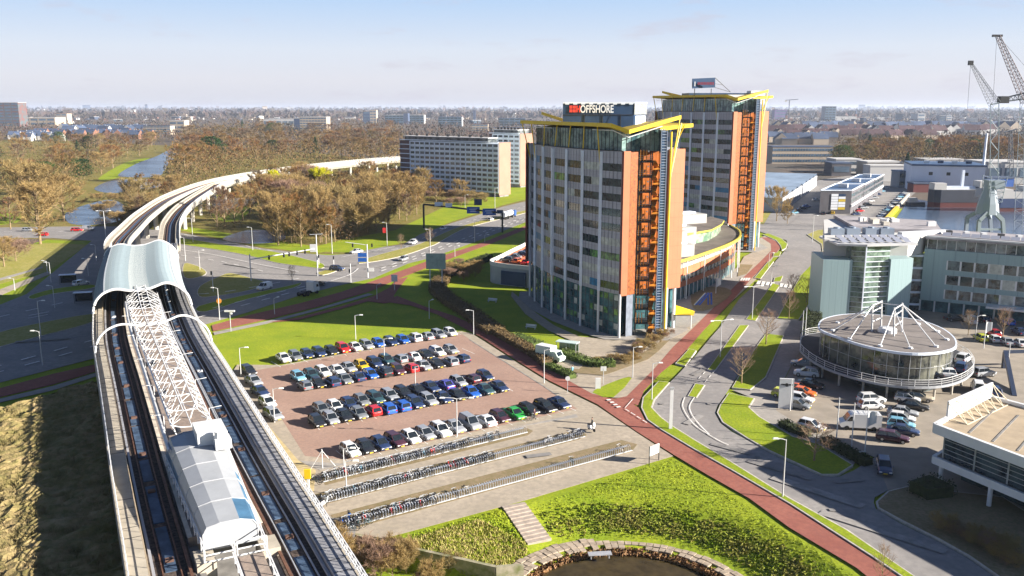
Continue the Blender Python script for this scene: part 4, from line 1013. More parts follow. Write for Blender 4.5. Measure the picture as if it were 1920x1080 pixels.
# ramp leading towards the camera
rp_ = MB(); zr = lambda t: ZP - (AX.sy(69) - t) * .05
band(rp_, AX, S0, AX.sy(69), [(-.2, lambda t: zr(t) - .4), (2.2, lambda t: zr(t) - .4), (2.2, zr), (-.2, zr)])
S(rp_, 'ramp', platm)
rl = MB()
for o_ in (-.3, 2.3):
    t = S0
    while t < AX.sy(69): rl.bar(AX.at(t, o_, zr(t)), AX.at(t, o_, zr(t) + 1.2), .08); t += 1.5
    for z in (.6, 1.2): band(rl, AX, S0, AX.sy(69), [(o_ - .05, lambda t: zr(t) + z - .08), (o_ + .05, lambda t: zr(t) + z - .08), (o_ + .05, lambda t: zr(t) + z), (o_ - .05, lambda t: zr(t) + z)])
S(rl, 'ramp_railing', whitem)
for o_ in (-2.4, 3.0): cc = MB(); cc.box(tuple(AX.at(AX.sy(70.5), o_, 8.6)), (2.6, 1.6, 1.5), rz); S(cc, 'end_block', lightc)
for t in (AX.sy(60), AX.sy(67)): S(MB().bar(AX.at(t, -3.2, 8.2), AX.at(t, 3.2, 8.2), .5), 'cross_beam', lightc)
for y in list(range(56, 246, 20)):
    for o_ in (-5.2, 5.2):
        p = AX.at(AX.sy(y), o_, 0); q = MB(); q.prism([(p.x + .8 * math.cos(a * .785), p.y + .8 * math.sin(a * .785)) for a in range(8)], -2, 6.2); S(q, 'pier', conc)
# ---- viaduct beyond the station
LP = Path([(-97, 210), (-103, 226), (-114, 251.6), (-123, 281), (-135.3, 324.7), (-149.4, 388.4), (-157.2, 464.8), (-150, 534.6), (-129, 610), (-85, 700), (-20, 770), (70, 830)])
RP = Path([(-85, 212), (-90, 226), (-97, 246), (-106.5, 271.4), (-117.5, 302.8), (-131.0, 352), (-145.5, 424), (-151.3, 466), (-144.4, 531), (-124, 604), (-81, 693), (-17, 763), (72, 823)])
for pth, lab in ((LP, 'left-hand curving metro viaduct with pale parapets, the outer of two'), (RP, 'right-hand curving metro viaduct on concrete piers, the inner of two')):
    vd = empty('metro_viaduct', pth.at(0), 0, lab, 'viaduct', 'curving metro viaducts')
    def V(mb, name, m):
        o = mb.build(name, m, vd); o.location = -vd.location; return o
    E = pth.L; s1 = pth.sy(246) if False else 34.0
    mb = MB(); band(mb, pth, s1, E, [(-2.9, 7.9), (-1.6, 6.3), (1.6, 6.3), (2.9, 7.9), (2.9, 8.5), (-2.9, 8.5)], 4.0); V(mb, 'deck', conc)
    mb = MB(); band(mb, pth, s1, E, rb(-3.1, -2.85, 7.5, 9.5), 4.0); band(mb, pth, s1, E, rb(2.85, 3.1, 7.5, 9.5), 4.0); V(mb, 'parapet', mat('parapet_concrete', (.30, .28, .25), .85, var=.1, scale=.3, coord='World'))
    mb = MB(); band(mb, pth, s1, E, rb(-2.85, -1.75, 8.5, 9.1), 4.0); band(mb, pth, s1, E, rb(1.75, 2.85, 8.5, 9.1), 4.0); V(mb, 'walkway', lightc)
    mb = MB(); band(mb, pth, s1, E, rb(-1.7, 1.7, 8.5, 8.55), 4.0); V(mb, 'track_bed', ballast)
    for o_ in (-.72, .72):
        mb = MB(); band(mb, pth, s1, E, rb(o_ - .06, o_ + .06, 8.55, 8.75), 4.0); V(mb, 'rail', rust)
    mb = MB(); band(mb, pth, s1, E, rb(-.45, .4, 8.55, 8.62), 4.0); V(mb, 'track_slab', slabm)
    V(railing(pth, s1, E, -3.0 if pth is LP else 3.0, 9.5, .6, 2.6, 'railing', .05), 'railing', whitem)
    t = s1 + 12
    while t < E:
        p = pth.at(t); q = MB(); q.prism([(p.x + .95 * math.cos(a * .785), p.y + .95 * math.sin(a * .785)) for a in range(8)], 0, 6.3)
        V(q, 'pier', conc); t += 24
# ================================================================ office towers
orange_l = mat('orange_panel', (0.42, 0.15, 0.075), 0.6, var=0.06, scale=0.3, coord='World')
orange_d = mat('perforated_orange', (0.24, 0.065, 0.012), 0.5, var=0.45, scale=2.2, coord='World')
joints(orange_l, 3.05, 1.6)
redbr = mat('red_brown_panel', (0.16, 0.035, 0.022), 0.6, var=0.1, scale=0.4, coord='World')
spand = mat('grey_spandrel', (0.33, 0.325, 0.365), 0.35, var=0.1, scale=0.15, coord='World', spec=0.5)
finm = mat('fin_metal', (0.60, 0.65, 0.74), 0.4, var=0.08, scale=0.5, coord='World')
joints(spand, 1.55, 40)
gl1 = glassm('office_glass', (0.008, 0.013, 0.016), tint=(0.045, 0.07, 0.07), scale=0.5)
gl2 = glassm('green_glass', (0.03, 0.06, 0.035), tint=(0.16, 0.34, 0.10), scale=0.6)
gl3 = mat('window_blind', (0.42, 0.43, 0.38), 0.5, var=0.3, scale=0.8, coord='World')
gl4 = glassm('lobby_glass', (0.012, 0.04, 0.05), tint=(0.07, 0.17, 0.19), scale=0.28)
gl5 = mat('blue_blind', (0.03, 0.16, 0.30), 0.3, var=0.3, scale=0.8, coord='World')
gpent = glassm('penthouse_glass', (0.03, 0.07, 0.08), tint=(0.20, 0.30, 0.28), scale=0.45)
navyp = mat('navy_panel', (0.02, 0.045, 0.10), 0.4, var=0.15, scale=0.3, coord='World')
liftg = mat('lift_shaft_glass', (0.03, 0.06, 0.11), 0.15, var=0.4, scale=1.0, coord='World', spec=0.8)
def text_mesh(s, size, m, parent, loc, rot, name='lettering', depth=0.04, bold=0.0, sx=1.0):
    cu = bpy.data.curves.new(name, 'FONT'); cu.body = s; cu.size = size; cu.extrude = depth; cu.offset = bold
    t = bpy.data.objects.new('tmp', cu); COL.objects.link(t)
    dg = bpy.context.evaluated_depsgraph_get(); me = bpy.data.meshes.new_from_object(t.evaluated_get(dg))
    bpy.data.objects.remove(t); me.materials.clear(); me.materials.append(m)
    o = bpy.data.objects.new(name, me); COL.objects.link(o); o.parent = parent; o.location = loc; o.rotation_euler = rot; o.scale = (sx, 1, 1)
    return o
P8 = [(4.7, 218.3), (5.8, 212.3), (7.4, 205.6), (9.4, 199.5), (12.1, 193.4), (15.0, 187.6), (18.3, 182.3), (22.2, 177.4)]
TPLAN = P8 + [(22.6, 177.6), (23.8, 179.8), (25.6, 183.6), (31.6, 184.6), (33.0, 185.2), (36.1, 186.7), (36.0, 197), (33.5, 207), (28, 216.5), (20, 223), (10, 225.5), (4.2, 222.5)]
def tower(off, nfl, fh, label, first):
    rs = random.Random(3 if first else 5)
    ox, oy = off; Z0 = 9.3; ZT = Z0 + nfl * fh + 1.75
    tw = empty('office_tower', (22 + ox, 195 + oy, 0), 0, label, 'office tower', 'twin office towers with orange panels and yellow roof wings')
    def B(mb, name, m, parent=None):
        o = mb.build(name, m, parent or tw)
        if parent is None: o.location = -tw.location
        return o
    Q = lambda p: (p[0] + ox, p[1] + oy)
    V = lambda x, y, z: Vector((x + ox, y + oy, z))
    B(MB().prism([Q(p) for p in TPLAN], Z0, ZT), 'wall', spand)
    ins = [(p[0] + (20 - p[0]) * .025, p[1] + (203 - p[1]) * .025) for p in TPLAN]
    B(MB().prism([Q(p) for p in ins], 0, Z0), 'lobby_wall', gl4)
    # windows of the long curved front: one per bay and storey
    mul = MB()
    for i in range(7):
        a, b = Vector(P8[i]), Vector(P8[i + 1]); d = (b - a).normalized(); n = Vector((-d.y, d.x)) * -1
        n = Vector((d.y, -d.x)) if (Vector((d.y, -d.x))).x < 0 else Vector((-d.y, d.x))
        L = (b - a).length
        for f in range(nfl):
            z0 = Z0 + .25 + f * fh + .55; z1 = z0 + 1.55
            segs = [(0.07, 0.94)] if rs.random() < .62 else [(0.07, 0.5), (.5, 0.94)]
            for s0, s1 in segs:
                if f == 0 and i < 3: continue
                r_ = rs.random(); m = gl1 if r_ < .70 else gl2 if r_ < .80 else gl3 if r_ < .96 else gl5
                p = a + d * (L * s0) + n * .04; q = a + d * (L * s1) + n * .04; pi = p - n * .2; qi = q - n * .2
                w_ = MB().prism([Q(p), Q(q), Q(qi), Q(pi)], z0, z1); B(w_, 'window', m)
        for k in range(1, 5):
            p = a + d * (L * (.06 + .88 * k / 5)) + n * .06; mul.bar(V(p.x, p.y, Z0 + .2), V(p.x, p.y, ZT - .1), .045, .05)
        pl = ins[i], ins[i + 1]
        A2, B2 = Vector(pl[0]), Vector(pl[1])
        for k in range(1, 4):
            p = A2.lerp(B2, k / 4) + n * .04; mul.bar(V(p.x, p.y, 0), V(p.x, p.y, Z0), .09, .09)
        for z in (1.4, 3.1, 4.6, 6.2, 7.7): mul.bar(V(*(A2 + n * .04), z), V(*(B2 + n * .04), z), .14 if z in (3.1, 6.2) else .07, .05)
        for z0, z1 in ((4.75, 6.0), (7.85, 9.0), (1.7, 2.9)):
            for k in range(4):
                if rs.random() < .42:
                    p, q = A2.lerp(B2, (k + .12) / 4) + n * .03, A2.lerp(B2, (k + .88) / 4) + n * .03
                    m = gl3 if rs.random() < .3 else gl2
                    B(MB().prism([Q(p), Q(q), Q(q - n * .1), Q(p - n * .1)], z0, z1), 'lobby_window', m)
    B(mul, 'mullion', mat('mullion', (.08, .085, .10), .5))
    for i in range(8):
        a = Vector(P8[i]); c = Vector((20, 203)); n = (a - c).normalized() * .22
        p = a + n
        if i < 7: B(MB().box(V(p.x, p.y, (Z0 + ZT - .3) / 2 + .05), (.62, .62, ZT - Z0 - .2), math.atan2(n.y, n.x)), 'fin', finm)
        B(MB().tube([V(p.x, p.y, 0), V(p.x, p.y, Z0 + .2)], .26, 8), 'column', whitem)
    B(MB().bar(V(4.2, 222.5, (Z0 + ZT) / 2), V(3.5, 217.6, (Z0 + ZT) / 2), .35, ZT - Z0 + .3), 'side_panel', redbr)
    # orange panels framing the stair front
    a, b = Vector((22.35, 176.95)), Vector((23.8, 177.75)); mb = MB()
    zz = (Z0 + ZT) / 2; hh_ = ZT - Z0 + .2
    mb.prism([Q(a), Q(b), Q((23.5, 178.3)), Q((22.0, 177.5))], Z0 - .2, ZT + .1); o = B(mb, 'front_panel', [redbr, mat('front_orange', (.34, .115, .05), .6, var=.06, scale=.3, coord='World')])
    me = o.data
    for p in me.polygons:
        if p.normal.x * .5 - p.normal.y * .86 > .7: p.material_index = 1
    B(MB().prism([Q((23.85, 177.85)), Q((25.5, 179.0)), Q((25.9, 183.6)), Q((25.3, 183.7)), Q((24.0, 179.0))], Z0 - .1, ZT - .1), 'perforated_screen', orange_d)
    B(MB().prism([Q((23.7, 178.0)), Q((25.3, 179.1)), Q((25.7, 183.6)), Q((25.3, 183.7)), Q((23.7, 178.9))], 0, Z0 - .15), 'lower_screen', mat('screen_grey', (.14, .16, .20), .5, var=.2, scale=1.2, coord='World'))
    B(MB().prism([Q((32.7, 184.3)), Q((36.25, 186.0)), Q((36.1, 186.6)), Q((32.55, 184.9))], Z0 - .2, ZT + .2), 'broad_panel', orange_l)
    mb = MB().prism([Q((25.9, 183.4)), Q((31.5, 184.4)), Q((31.4, 184.8)), Q((25.8, 183.8))], Z0, ZT - .2)
    B(mb, 'stair_back_wall', mat('burnt_orange', (.40, .11, .015), .6, var=.35, scale=.8, coord='World'))
    # open stair
    for x, y in ((25.8, 179.0), (28.3, 179.2), (26.2, 183.0), (28.6, 183.2)): B(MB().box(V(x, y, (ZT + .5) / 2), (.22, .22, ZT - .5)), 'stair_post', blackm)
    z = fh; k = 0
    lm = mat('stair_lamp', (.85, .85, .8), .4)
    while z < ZT - 1:
        la = MB(); la.prism([Q((25.6, 178.9)), Q((28.4, 179.0)), Q((28.6, 183.2)), Q((26.0, 183.2))], z - .35, z); lo_ = B(la, 'stair_landing', blackm)
        up = V(28.5, 179.3, z), V(29.9, 183.2, z - fh * .5)
        fl = MB(); fl.bar(up[0], up[1], 1.1, .16); fl.bar(up[1], V(28.7, 179.3, z - fh), 1.1, .16)
        B(fl, 'stair_flight', mat('stair_orange', (.55, .22, .03), .6, var=.3, scale=1.5, coord='World'))
        rl = MB()
        for zz_ in (.35, .7, 1.05): rl.bar(V(25.65, 178.9, z + zz_), V(28.3, 179.0, z + zz_), .05)
        for xx in (25.9, 26.5, 27.1): rl.bar(V(xx, 178.92, z), V(xx, 178.92, z + fh * .72), .16, .1, mi=1)
        B(rl, 'stair_railing', [galv, mat('stair_orange', (.5, .2, .03))])
        B(MB().box(V(27.6, 179.6, z + fh * .62), (.28, .28, .28)), 'stair_light', lm)
        z += fh; k += 1
    # glass lift shaft with white bands and the yellow mast
    tz = ZT + 4.2
    B(MB().prism([Q((29.9, 178.2)), Q((31.0, 178.4)), Q((31.2, 181.5)), Q((30.0, 181.5))], 0, tz), 'lift_shaft', liftg)
    lb_ = MB(); z = .6
    while z < tz: lb_.bar(V(30.0, 178.13, z), V(30.95, 178.33, z), .08, .1); z += .55
    for x, y in ((29.85, 178.1), (31.05, 178.3)): lb_.bar(V(x, y, 0), V(x, y, tz), .12)
    B(lb_, 'lift_frame', mat('lift_frame', (.28, .33, .42), .5))
    B(MB().tube([V(31.9, 178.6, 0), V(31.9, 178.6, ZT + 3.9)], .2, 8), 'yellow_mast', yel)
    for x, y, r_ in ((33.0, 184.9, .5), (35.0, 185.9, .35)): B(MB().tube([V(x, y, 0), V(x, y, Z0)], r_, 12), 'entrance_column', whitem)
    # penthouse
    pin = [(p[0] + (20 - p[0]) * .085, p[1] + (203 - p[1]) * .06) for p in P8]
    pen = pin + [(26.2, 181.5), (30.0, 181.8), (32.6, 188), (33, 200), (28, 212), (18, 219), (8, 221)]
    B(MB().prism([Q(p) for p in pen], ZT, ZT + 4.3), 'penthouse', gpent)
    mb = MB()
    for i in range(7):
        for k in range(5):
            p = Vector(pen[i]).lerp(Vector(pen[i + 1]), k / 5); mb.bar(V(p.x - .04, p.y - .03, ZT), V(p.x - .04, p.y - .03, ZT + 4.3), .08)
    for i in (7, 8, 9):
        for k in range(4):
            p = Vector(pen[i]).lerp(Vector(pen[i + 1]), k / 4); mb.bar(V(p.x + .02, p.y - .04, ZT), V(p.x + .02, p.y - .04, ZT + 4.3), .08)
    B(mb, 'penthouse_mullion', blackm)
    B(MB().bar(V(*Vector(P8[0]), ZT + .12), V(*Vector(P8[1]), ZT + .12), .2).bar(V(*P8[1], ZT + .12), V(*P8[2], ZT + .12), .2).bar(V(*P8[2], ZT + .12), V(*P8[3], ZT + .12), .2).bar(V(*P8[3], ZT + .12), V(*P8[4], ZT + .12), .2).bar(V(*P8[4], ZT + .12), V(*P8[5], ZT + .12), .2).bar(V(*P8[5], ZT + .12), V(*P8[6], ZT + .12), .2).bar(V(*P8[6], ZT + .12), V(*P8[7], ZT + .12), .2), 'parapet', blackm)
    # yellow roof wings
    k = ZT - 38.4
    A = V(2.0, 216.5, 43.3 + k); Bp = V(19.6, 176.8, 43.25 + k); C = V(23.0, 175.2, 42.0 + k); Dp = V(34.0, 180.0, 44.8 + k); E_ = V(38.4, 189.5, 43.0 + k)
    cx, cy = 20.5, 202.5
    mir = lambda p: V(2 * cx - (p.x - ox), 2 * cy - (p.y - oy), p.z)
    F_, C2, B2, A2 = V(7.5, 229, 45.3 + k), mir(C), mir(Bp), mir(A)
    M_ = V(cx, cy, 41.0 + k)
    for poly in ([A, Bp, C, C2], [C, Dp, M_], [E_, V(22.5, 228, 43.2 + k), V(26, 207, 42.0 + k), V(31, 186.5, 42.3 + k)], [C2, F_, M_]):
        mb = MB(); n_ = len(poly)
        up = Vector((0, 0, .75)); mb.q([p + up for p in poly]); mb.q(poly[::-1])
        for i in range(n_): mb.q([poly[i], poly[(i + 1) % n_], poly[(i + 1) % n_] + up, poly[i] + up])
        B(mb, 'roof_wing', yel)
    B(MB().bar(A + Vector((1.3, 0, -.8)), Bp + Vector((.6, 2, -.7)), .15).bar(Bp + Vector((.6, 2, -.7)), C + Vector((0, 1.5, -.75)), .18).bar(C + Vector((0, 1.5, -.75)), V(30, 178.5, 43.4 + k), .18), 'gutter', whitem)
    for i in range(7):
        p = Vector(P8[i]); t = (p.y - 177) / 41; e = Bp.lerp(A, min(1, max(0, t + .02)))
        if i < 7: B(MB().tube([V(p.x - .15, p.y - .1, ZT - 3.6), e + Vector((.5, .4, 0))], .13, 6), 'roof_strut', yel)
    for a_, b_ in ((V(31.9, 178.6, ZT - 5.5), Dp + Vector((-.2, .6, 0))), (V(33.5, 185, ZT), V(35.5, 184, 43.6 + k)), (V(31.9, 178.6, ZT - 5.5), V(34.8, 184, 43.9 + k))):
        B(MB().tube([a_, b_], .14, 6), 'roof_strut', yel)
    return tw, B, V, Q, ZT
t1, B, V, Q, ZT = tower((0, 0), 9, 3.05, 'nearer office tower with the OFFSHORE sign box on its roof', True)
# roof box with sign
B(MB().prism([(11.5, 203), (27.6, 203), (31.2, 209), (14, 210)], ZT + 3.5, 48.1), 'sign_box', navyp)
o = MB(); o.bar((11.5, 202.9, 48.2), (27.7, 202.9, 48.2), .25, .3); o.bar((27.7, 202.9, 48.2), (31.3, 208.9, 48.2), .25, .3)
for i in range(9): o.bar((12 + i * 1.8, 202.8, 48.0), (12.9 + i * 1.8, 202.8, 48.0), .1, .35)
B(o, 'sign_box_rim', finm)
B(MB().prism([(27.65, 202.95), (31.3, 208.95), (31.35, 208.93), (27.7, 202.9)], 45.6, 47.95), 'grey_side_screen', mat('mesh_grey', (.20, .21, .21), .7, var=.4, scale=2, coord='World'))
B(MB().prism([(28.0, 203.5), (31.0, 208.5), (31.06, 208.48), (28.06, 203.48)], 42.0, 45.3), 'white_side_panel', whitem)
mb = MB()
for x in (16.4, 20.5, 24.6): mb.bar((x, 202.92, 42), (x, 202.92, 45.5), .12)
mb.bar((11.6, 202.92, 45.55), (27.5, 202.92, 45.55), .12)
mb.bar((21, 202.9, 42.2), (22.5, 202.9, 45.4), .07); B(mb, 'sign_box_frame', blackm)
redl = mat('sign_red', (.62, .05, .03), .5); whl = mat('sign_white', (.62, .64, .68), .5)
text_mesh('OFFSHORE', 2.35, whl, t1, Vector((15.4, 202.85, 46.05)) - t1.location, (R(90), 0, 0), bold=.05, sx=.66)
mb = MB(); zc = 46.1
for x, z, w_, h_ in ((12.9, .0, .62, .58), (13.62, .0, .62, .58), (12.9, .7, .62, .62), (13.62, .7, .62, .62), (14.35, 0, .28, 1.32), (14.95, 0, .28, 1.32), (14.6, .5, .4, .3)):
    mb.box((x + (x - 12.9) * .05 + .1 + w_ / 2, 202.84, zc + (z + h_ / 2) * 1.15), (w_ * 1.05, .06, h_ * 1.12))
B(mb, 'sign_logo', redl)
t2, B, V, Q, ZT2 = tower((49.5, 113.5), 11, 3.16, 'farther, taller office tower with a navy sign board standing on its roof', False)
B(MB().box((73, 319, ZT2 + 4.6), (24, 8, 3.6), R(8)), 'plant_room', navyp)
B(MB().box((86, 318, ZT2 + 5.0), (5, 4, 4.4), R(8)), 'plant_room', whitem)
a_ = atY(1298, 166, 298); b_ = atY(1341, 164, 300); c_ = atY(1341, 145.5, 300); d_ = atY(1298, 147.5, 298)
mb = MB(); th = Vector((0, .4, 0)); mb.q([a_, b_, c_, d_]); mb.q([d_ + th, c_ + th, b_ + th, a_ + th])
for p, q in ((a_, b_), (b_, c_), (c_, d_), (d_, a_)): mb.q([q, p, p + th, q + th])
bd = B(mb, 'sign_board', navyp)
mb = MB(); mb.box(((a_.x + .8), 297.9, (a_.z + d_.z) / 2 - .1), (.35, .1, 1.5)); B(mb, 'sign_mark', whl)
mb = MB()
for i in range(11): mb.box((a_.x + 1.9 + i * .5, 298.1, (a_.z + d_.z) / 2 + .05), (.36, .1, .85))
B(mb, 'sign_lettering', mat('dim_red', (.22, .03, .05), .5))
mb = MB()
for i in range(2): mb.bar((a_.x + 1 + i * 5.5, 299, a_.z - 2.5), (a_.x + 1 + i * 5.5, 299, a_.z), .2)
mb.bar(tuple(c_ + Vector((0, .5, 0))), (c_.x + 6, 303, a_.z - 1.0), .15); mb.bar(tuple(b_ + Vector((0, .5, 0))), (c_.x + 6, 303, a_.z - 1), .15); mb.bar((c_.x, 300, a_.z + 1.6), (c_.x + 3, 301.5, a_.z + 1.2), .12)
B(mb, 'sign_support', blackm)
B(MB().box((76, 304, ZT2 + 5.2), (9, 3, .9), R(5)), 'roof_slab', whitem)

# ================================================================ low curved building between the towers
lb0 = empty('curved_office', (55, 250, 0), 0, 'low curved orange office wing with yellow roof rim between the two towers', 'building')
def LB(mb, name, m):
    o = mb.build(name, m, lb0); o.location = -lb0.location; return o
rimp = [Vector(p) for p in ((36.5, 209), (42.2, 213.5), (50.0, 224.5), (57.9, 236.4), (64.2, 247.9), (67.7, 257.6), (69.8, 268.0), (70.0, 279))]
rim_ = smooth([(p.x, p.y, 0) for p in rimp], 5); cen = Vector((40, 262, 0))
def inset(k): return [p + (cen - p).normalized() * k for p in rim_]
back = [(66, 290), (44, 283), (30, 240), (30, 222)]
def wallp(k): return [(p.x, p.y) for p in inset(k)] + back
LB(MB().prism(wallp(2.0), 0, 3.3), 'ground_glazing', gl4)
LB(MB().prism(wallp(1.6), 3.3, 4.7), 'orange_band', mat('brick_orange', (.42, .13, .06), .8, var=.12, scale=.5, coord='World'))
LB(MB().prism(wallp(1.9), 4.7, 6.1), 'window_band', gl1)
LB(MB().prism(wallp(1.6), 6.1, 8.0), 'orange_band', MAT['brick_orange'])
LB(MB().prism(wallp(1.9), 8.0, 9.4), 'window_band', gl3)
LB(MB().prism(wallp(0.5), 9.4, 10.2), 'roof', mat('bitumen_roof', (.12, .10, .085), .9, var=.3, scale=.25, coord='World'))
mb = MB()
I0, I1 = inset(0), inset(.5)
for i in range(len(I0) - 1):
    a, b = I0[i], I0[i + 1]; c, d = I1[i + 1], I1[i]
    up = Vector((0, 0, 10.6)); dn = Vector((0, 0, 9.9))
    mb.q([a + up, b + up, c + up, d + up]); mb.q([a + dn, b + dn, b + up, a + up]); mb.q([d + dn, d + up, c + up, c + dn]); mb.q([d + dn, c + dn, b + dn, a + dn])
LB(mb, 'yellow_rim', mat('pale_yellow', (.42, .34, .05), .5))
W2 = inset(1.55); mm = MB()
for i in range(0, len(W2) - 1):
    p = W2[i]
    for z0, z1 in ((4.7, 6.1), (8.0, 9.4), (0, 3.3)): mm.bar((p.x, p.y, z0), (p.x, p.y, z1), .16)
LB(mm, 'window_post', whitem)
for i in range(2, len(I0), 4):
    p = inset(.3)[i]; LB(MB().tube([(p.x, p.y, 0), (p.x, p.y, 9.9)], .14, 6), 'rim_column', whitem)
pv = [(49, 240), (55.5, 247), (61, 259), (64, 268), (62, 276), (52, 262), (46, 250)]
LB(MB().prism(pv, 10.2, 13.0), 'roof_pavilion', glassm('pavilion_glass', (.10, .18, .12), tint=(.35, .42, .30), scale=.4))
pr_ = [(48, 238.5), (56.3, 246.5), (62, 258.6), (65, 268), (62.8, 277), (51, 263), (45, 250)]
LB(MB().prism(pr_, 13.0, 13.5), 'pavilion_roof', [mat('pale_yellow', (0, 0, 0)), MAT['bitumen_roof']]).data.polygons.foreach_set('material_index', [0 if abs(p.normal.z) < .5 else 1 for p in bpy.data.objects['pavilion_roof'].data.polygons])
for x, y, sx, sy, h in ((41, 232, 7, 9, 5.2), (46, 243, 7, 8, 4.8), (52, 262, 10, 7, 6.0), (43, 222, 5, 5, 3.0)):
    LB(MB().box((x, y, 10.2 + h / 2), (sx, sy, h), R(25)), 'plant_box', mat('plant_white', (.34, .33, .31), .7, var=.06, scale=.3, coord='World'))
    LB(MB().box((x, y, 10.2 + h + .2), (sx * .5, sy * .4, .8), R(25)), 'roof_fan', finm)
# yellow entrance canopy and blue frame
cy = empty('entrance_canopy', (36.8, 189.5, 0), 0, 'bright yellow tilted entrance canopy beside the white tower column', 'canopy')
mb = MB(); mb.q([(-2, -4, 3.2), (2.2, -5.5, 3.6), (3.4, -1, 3.3), (-1.5, 0.5, 4.6)]); mb.q([(-2, -4, 3.0), (-1.5, .5, 4.4), (3.4, -1, 3.1), (2.2, -5.5, 3.4)]); mb.build('canopy_sheet', yel, cy)
mb = MB(); mb.tube([(2, -4, 0), (2, -4, 3.4)], .12, 6).tube([(-1, 0, 0), (-1, 0, 4.2)], .12, 6); mb.build('post', whitem, cy)
bf = empty('blue_frame', G(1318, 574), 0, 'blue and white leaning frame sculpture on the dark bed before the curved wing', 'sculpture')
mb = MB()
for k in range(2): mb.bar((-2 + k * .8, 0, 0), (0.6 + k * .8, 0, 3.2), .35); mb.bar((1.4 + k * .8, 0.6, 0), (1.2 + k * .8, .6, 3.2), .35)
mb.build('leg', mat('frame_blue', (.05, .12, .45), .4), bf); mb = MB(); mb.bar((-2.2, -.1, .3), (.4, -.1, 3.3), .18); mb.build('white_edge', whitem, bf)
# ================================================================ parking deck left of the near tower
gd = empty('parking_deck', (0, 245, 0), 0, 'grey parking deck with rounded corner and dark blue doors behind the near tower', 'parking deck')
pl = smooth([(8, 227.5, 0), (4.6, 230.1, 0), (-3.0, 234.6, 0), (-6.0, 239.5, 0), (-3.5, 248, 0), (3, 268, 0), (10, 285, 0), (28, 280, 0)], 4)
plx = [(p.x, p.y) for p in pl] + [(22, 235)]
def GD_(mb, name, m): o = mb.build(name, m, gd); o.location = -gd.location; return o
GD_(MB().prism(plx, 0, 4.9), 'wall', mat('deck_wall', (.30, .32, .31), .8, var=.12, scale=.4, coord='World'))
mb = MB()
for a, b in zip(pl, pl[1:]): mb.bar((a.x, a.y, 5.4), (b.x, b.y, 5.4), .3, 1.1)
GD_(mb, 'parapet', mat('deck_rim', (.50, .50, .46), .8))
GD_(MB().prism([(p[0] + (6 - p[0]) * .06, p[1] + (250 - p[1]) * .04) for p in plx], 4.9, 5.0), 'deck_floor', mat('deck_red', (.50, .16, .08), .8, var=.12, scale=.3, coord='World'))
a, b = Vector((-3.6, 234.2)), Vector((3.6, 230.2))
GD_(MB().prism([tuple(a + Vector((.6, -.3))), tuple(b + Vector((0, -.25))), tuple(b + Vector((.1, .5))), tuple(a + Vector((.6, .5)))], .3, 4.0), 'garage_door', navyp)
car_specs = [((-1.5, 243), 'black'), ((0.5, 247.5), 'grey'), ((2.5, 252), 'navy'), ((4.2, 256.5), 'navy'), ((1.8, 240.5), 'orange'), ((4.0, 238.3), 'red'), ((6.0, 235.8), 'maroon')]
for i, (p, c) in enumerate(car_specs):
    car(p, R(160) if i < 4 else R(60), c, ['hatchback', 'saloon'][i % 2], '%s car on the parking deck roof, %s' % (ADJ.get(c, c), ['foremost of the dark row', 'second of the dark row', 'third of the dark row', 'farthest of the dark row', 'left one at the front wall', 'middle one at the front wall', 'beside the tower panel at the front wall'][i]), 'cars on the parking deck', 5.0)
# ================================================================ other buildings
class TH:
    """a thing whose parts are written in world coordinates"""
    def __init__(s, name, loc, label, cat, group=None): s.r = empty(name, Vector(loc), 0, label, cat, group); s.n = 0
    def __call__(s, mb, name, m, parent=None, smooth=False):
        o = mb.build(name, m, parent or s.r, smooth)
        if parent is None: o.location = -s.r.location
        return o
joints(MAT['plant_white'], 40, 1.2, .05, .8)
def win_grid(T, A, Bp, z0, z1, cols, rows, wf, hf, m, name='window', lim=100, out=.05, jit=None, frame=None):
    A = Vector(A).to_2d(); Bp = Vector(Bp).to_2d(); d = (Bp - A); L = d.length; d /= L; n = Vector((d.y, -d.x)) * out
    rest = MB()
    for r_ in range(rows):
        for c in range(cols):
            s0 = L * (c + (1 - wf) / 2) / cols; s1 = s0 + L * wf / cols; h = (z1 - z0) / rows; a0 = z0 + h * (r_ + (1 - hf) / 2); a1 = a0 + h * hf
            p, q = A + d * s0, A + d * s1; mb = MB() if T.n < lim else rest
            P = [tuple(p + n), tuple(q + n), tuple(q - n), tuple(p - n)]
            mb.prism(P, a0, a1); mm_ = jit(c, r_) if jit else m
            if T.n < lim: T(mb, name, mm_)
            T.n += 1
    if rest.v: put(T(rest, name, m), kind='stuff')
tealp = mat('pale_green_cladding', (0.25, 0.345, 0.36), 0.5, var=0.07, scale=2.5, stretch=(3, 3, .02), coord='World')
joints(tealp, 40, 1.3, .05, .8)
gloff = glassm('office_strip_glass', (0.012, 0.018, 0.022), tint=(0.13, 0.17, 0.18), scale=0.5)
T = TH('pale_green_office', (80, 195, 0), 'pale green clad office block with glass stair corner and rooftop solar panels', 'office building')
b1 = [(69.6, 193.9), (76.0, 193.5), (77.5, 204), (71.0, 206)]
T(MB().prism(b1, 0, 13.8), 'corner_block', tealp)
T(MB().prism([(76.0, 194.6), (78.6, 193.2), (84.6, 194.6), (84.6, 202), (77, 203)], 0, 17.0), 'glass_stair', glassm('stair_glass', (.03, .05, .05), tint=(.22, .30, .24), scale=.35))
mb = MB()
for z in [i * 1.15 + .8 for i in range(14)]:
    mb.bar((78.7, 193.1, z), (84.6, 194.5, z), .12, .16)
    if z > 0: mb.bar((76.0, 194.5, z), (78.6, 193.1, z), .07, .06)
mb.bar((78.65, 193.0, 0), (78.65, 193.0, 17), .25); T(mb, 'stair_mullion', finm)
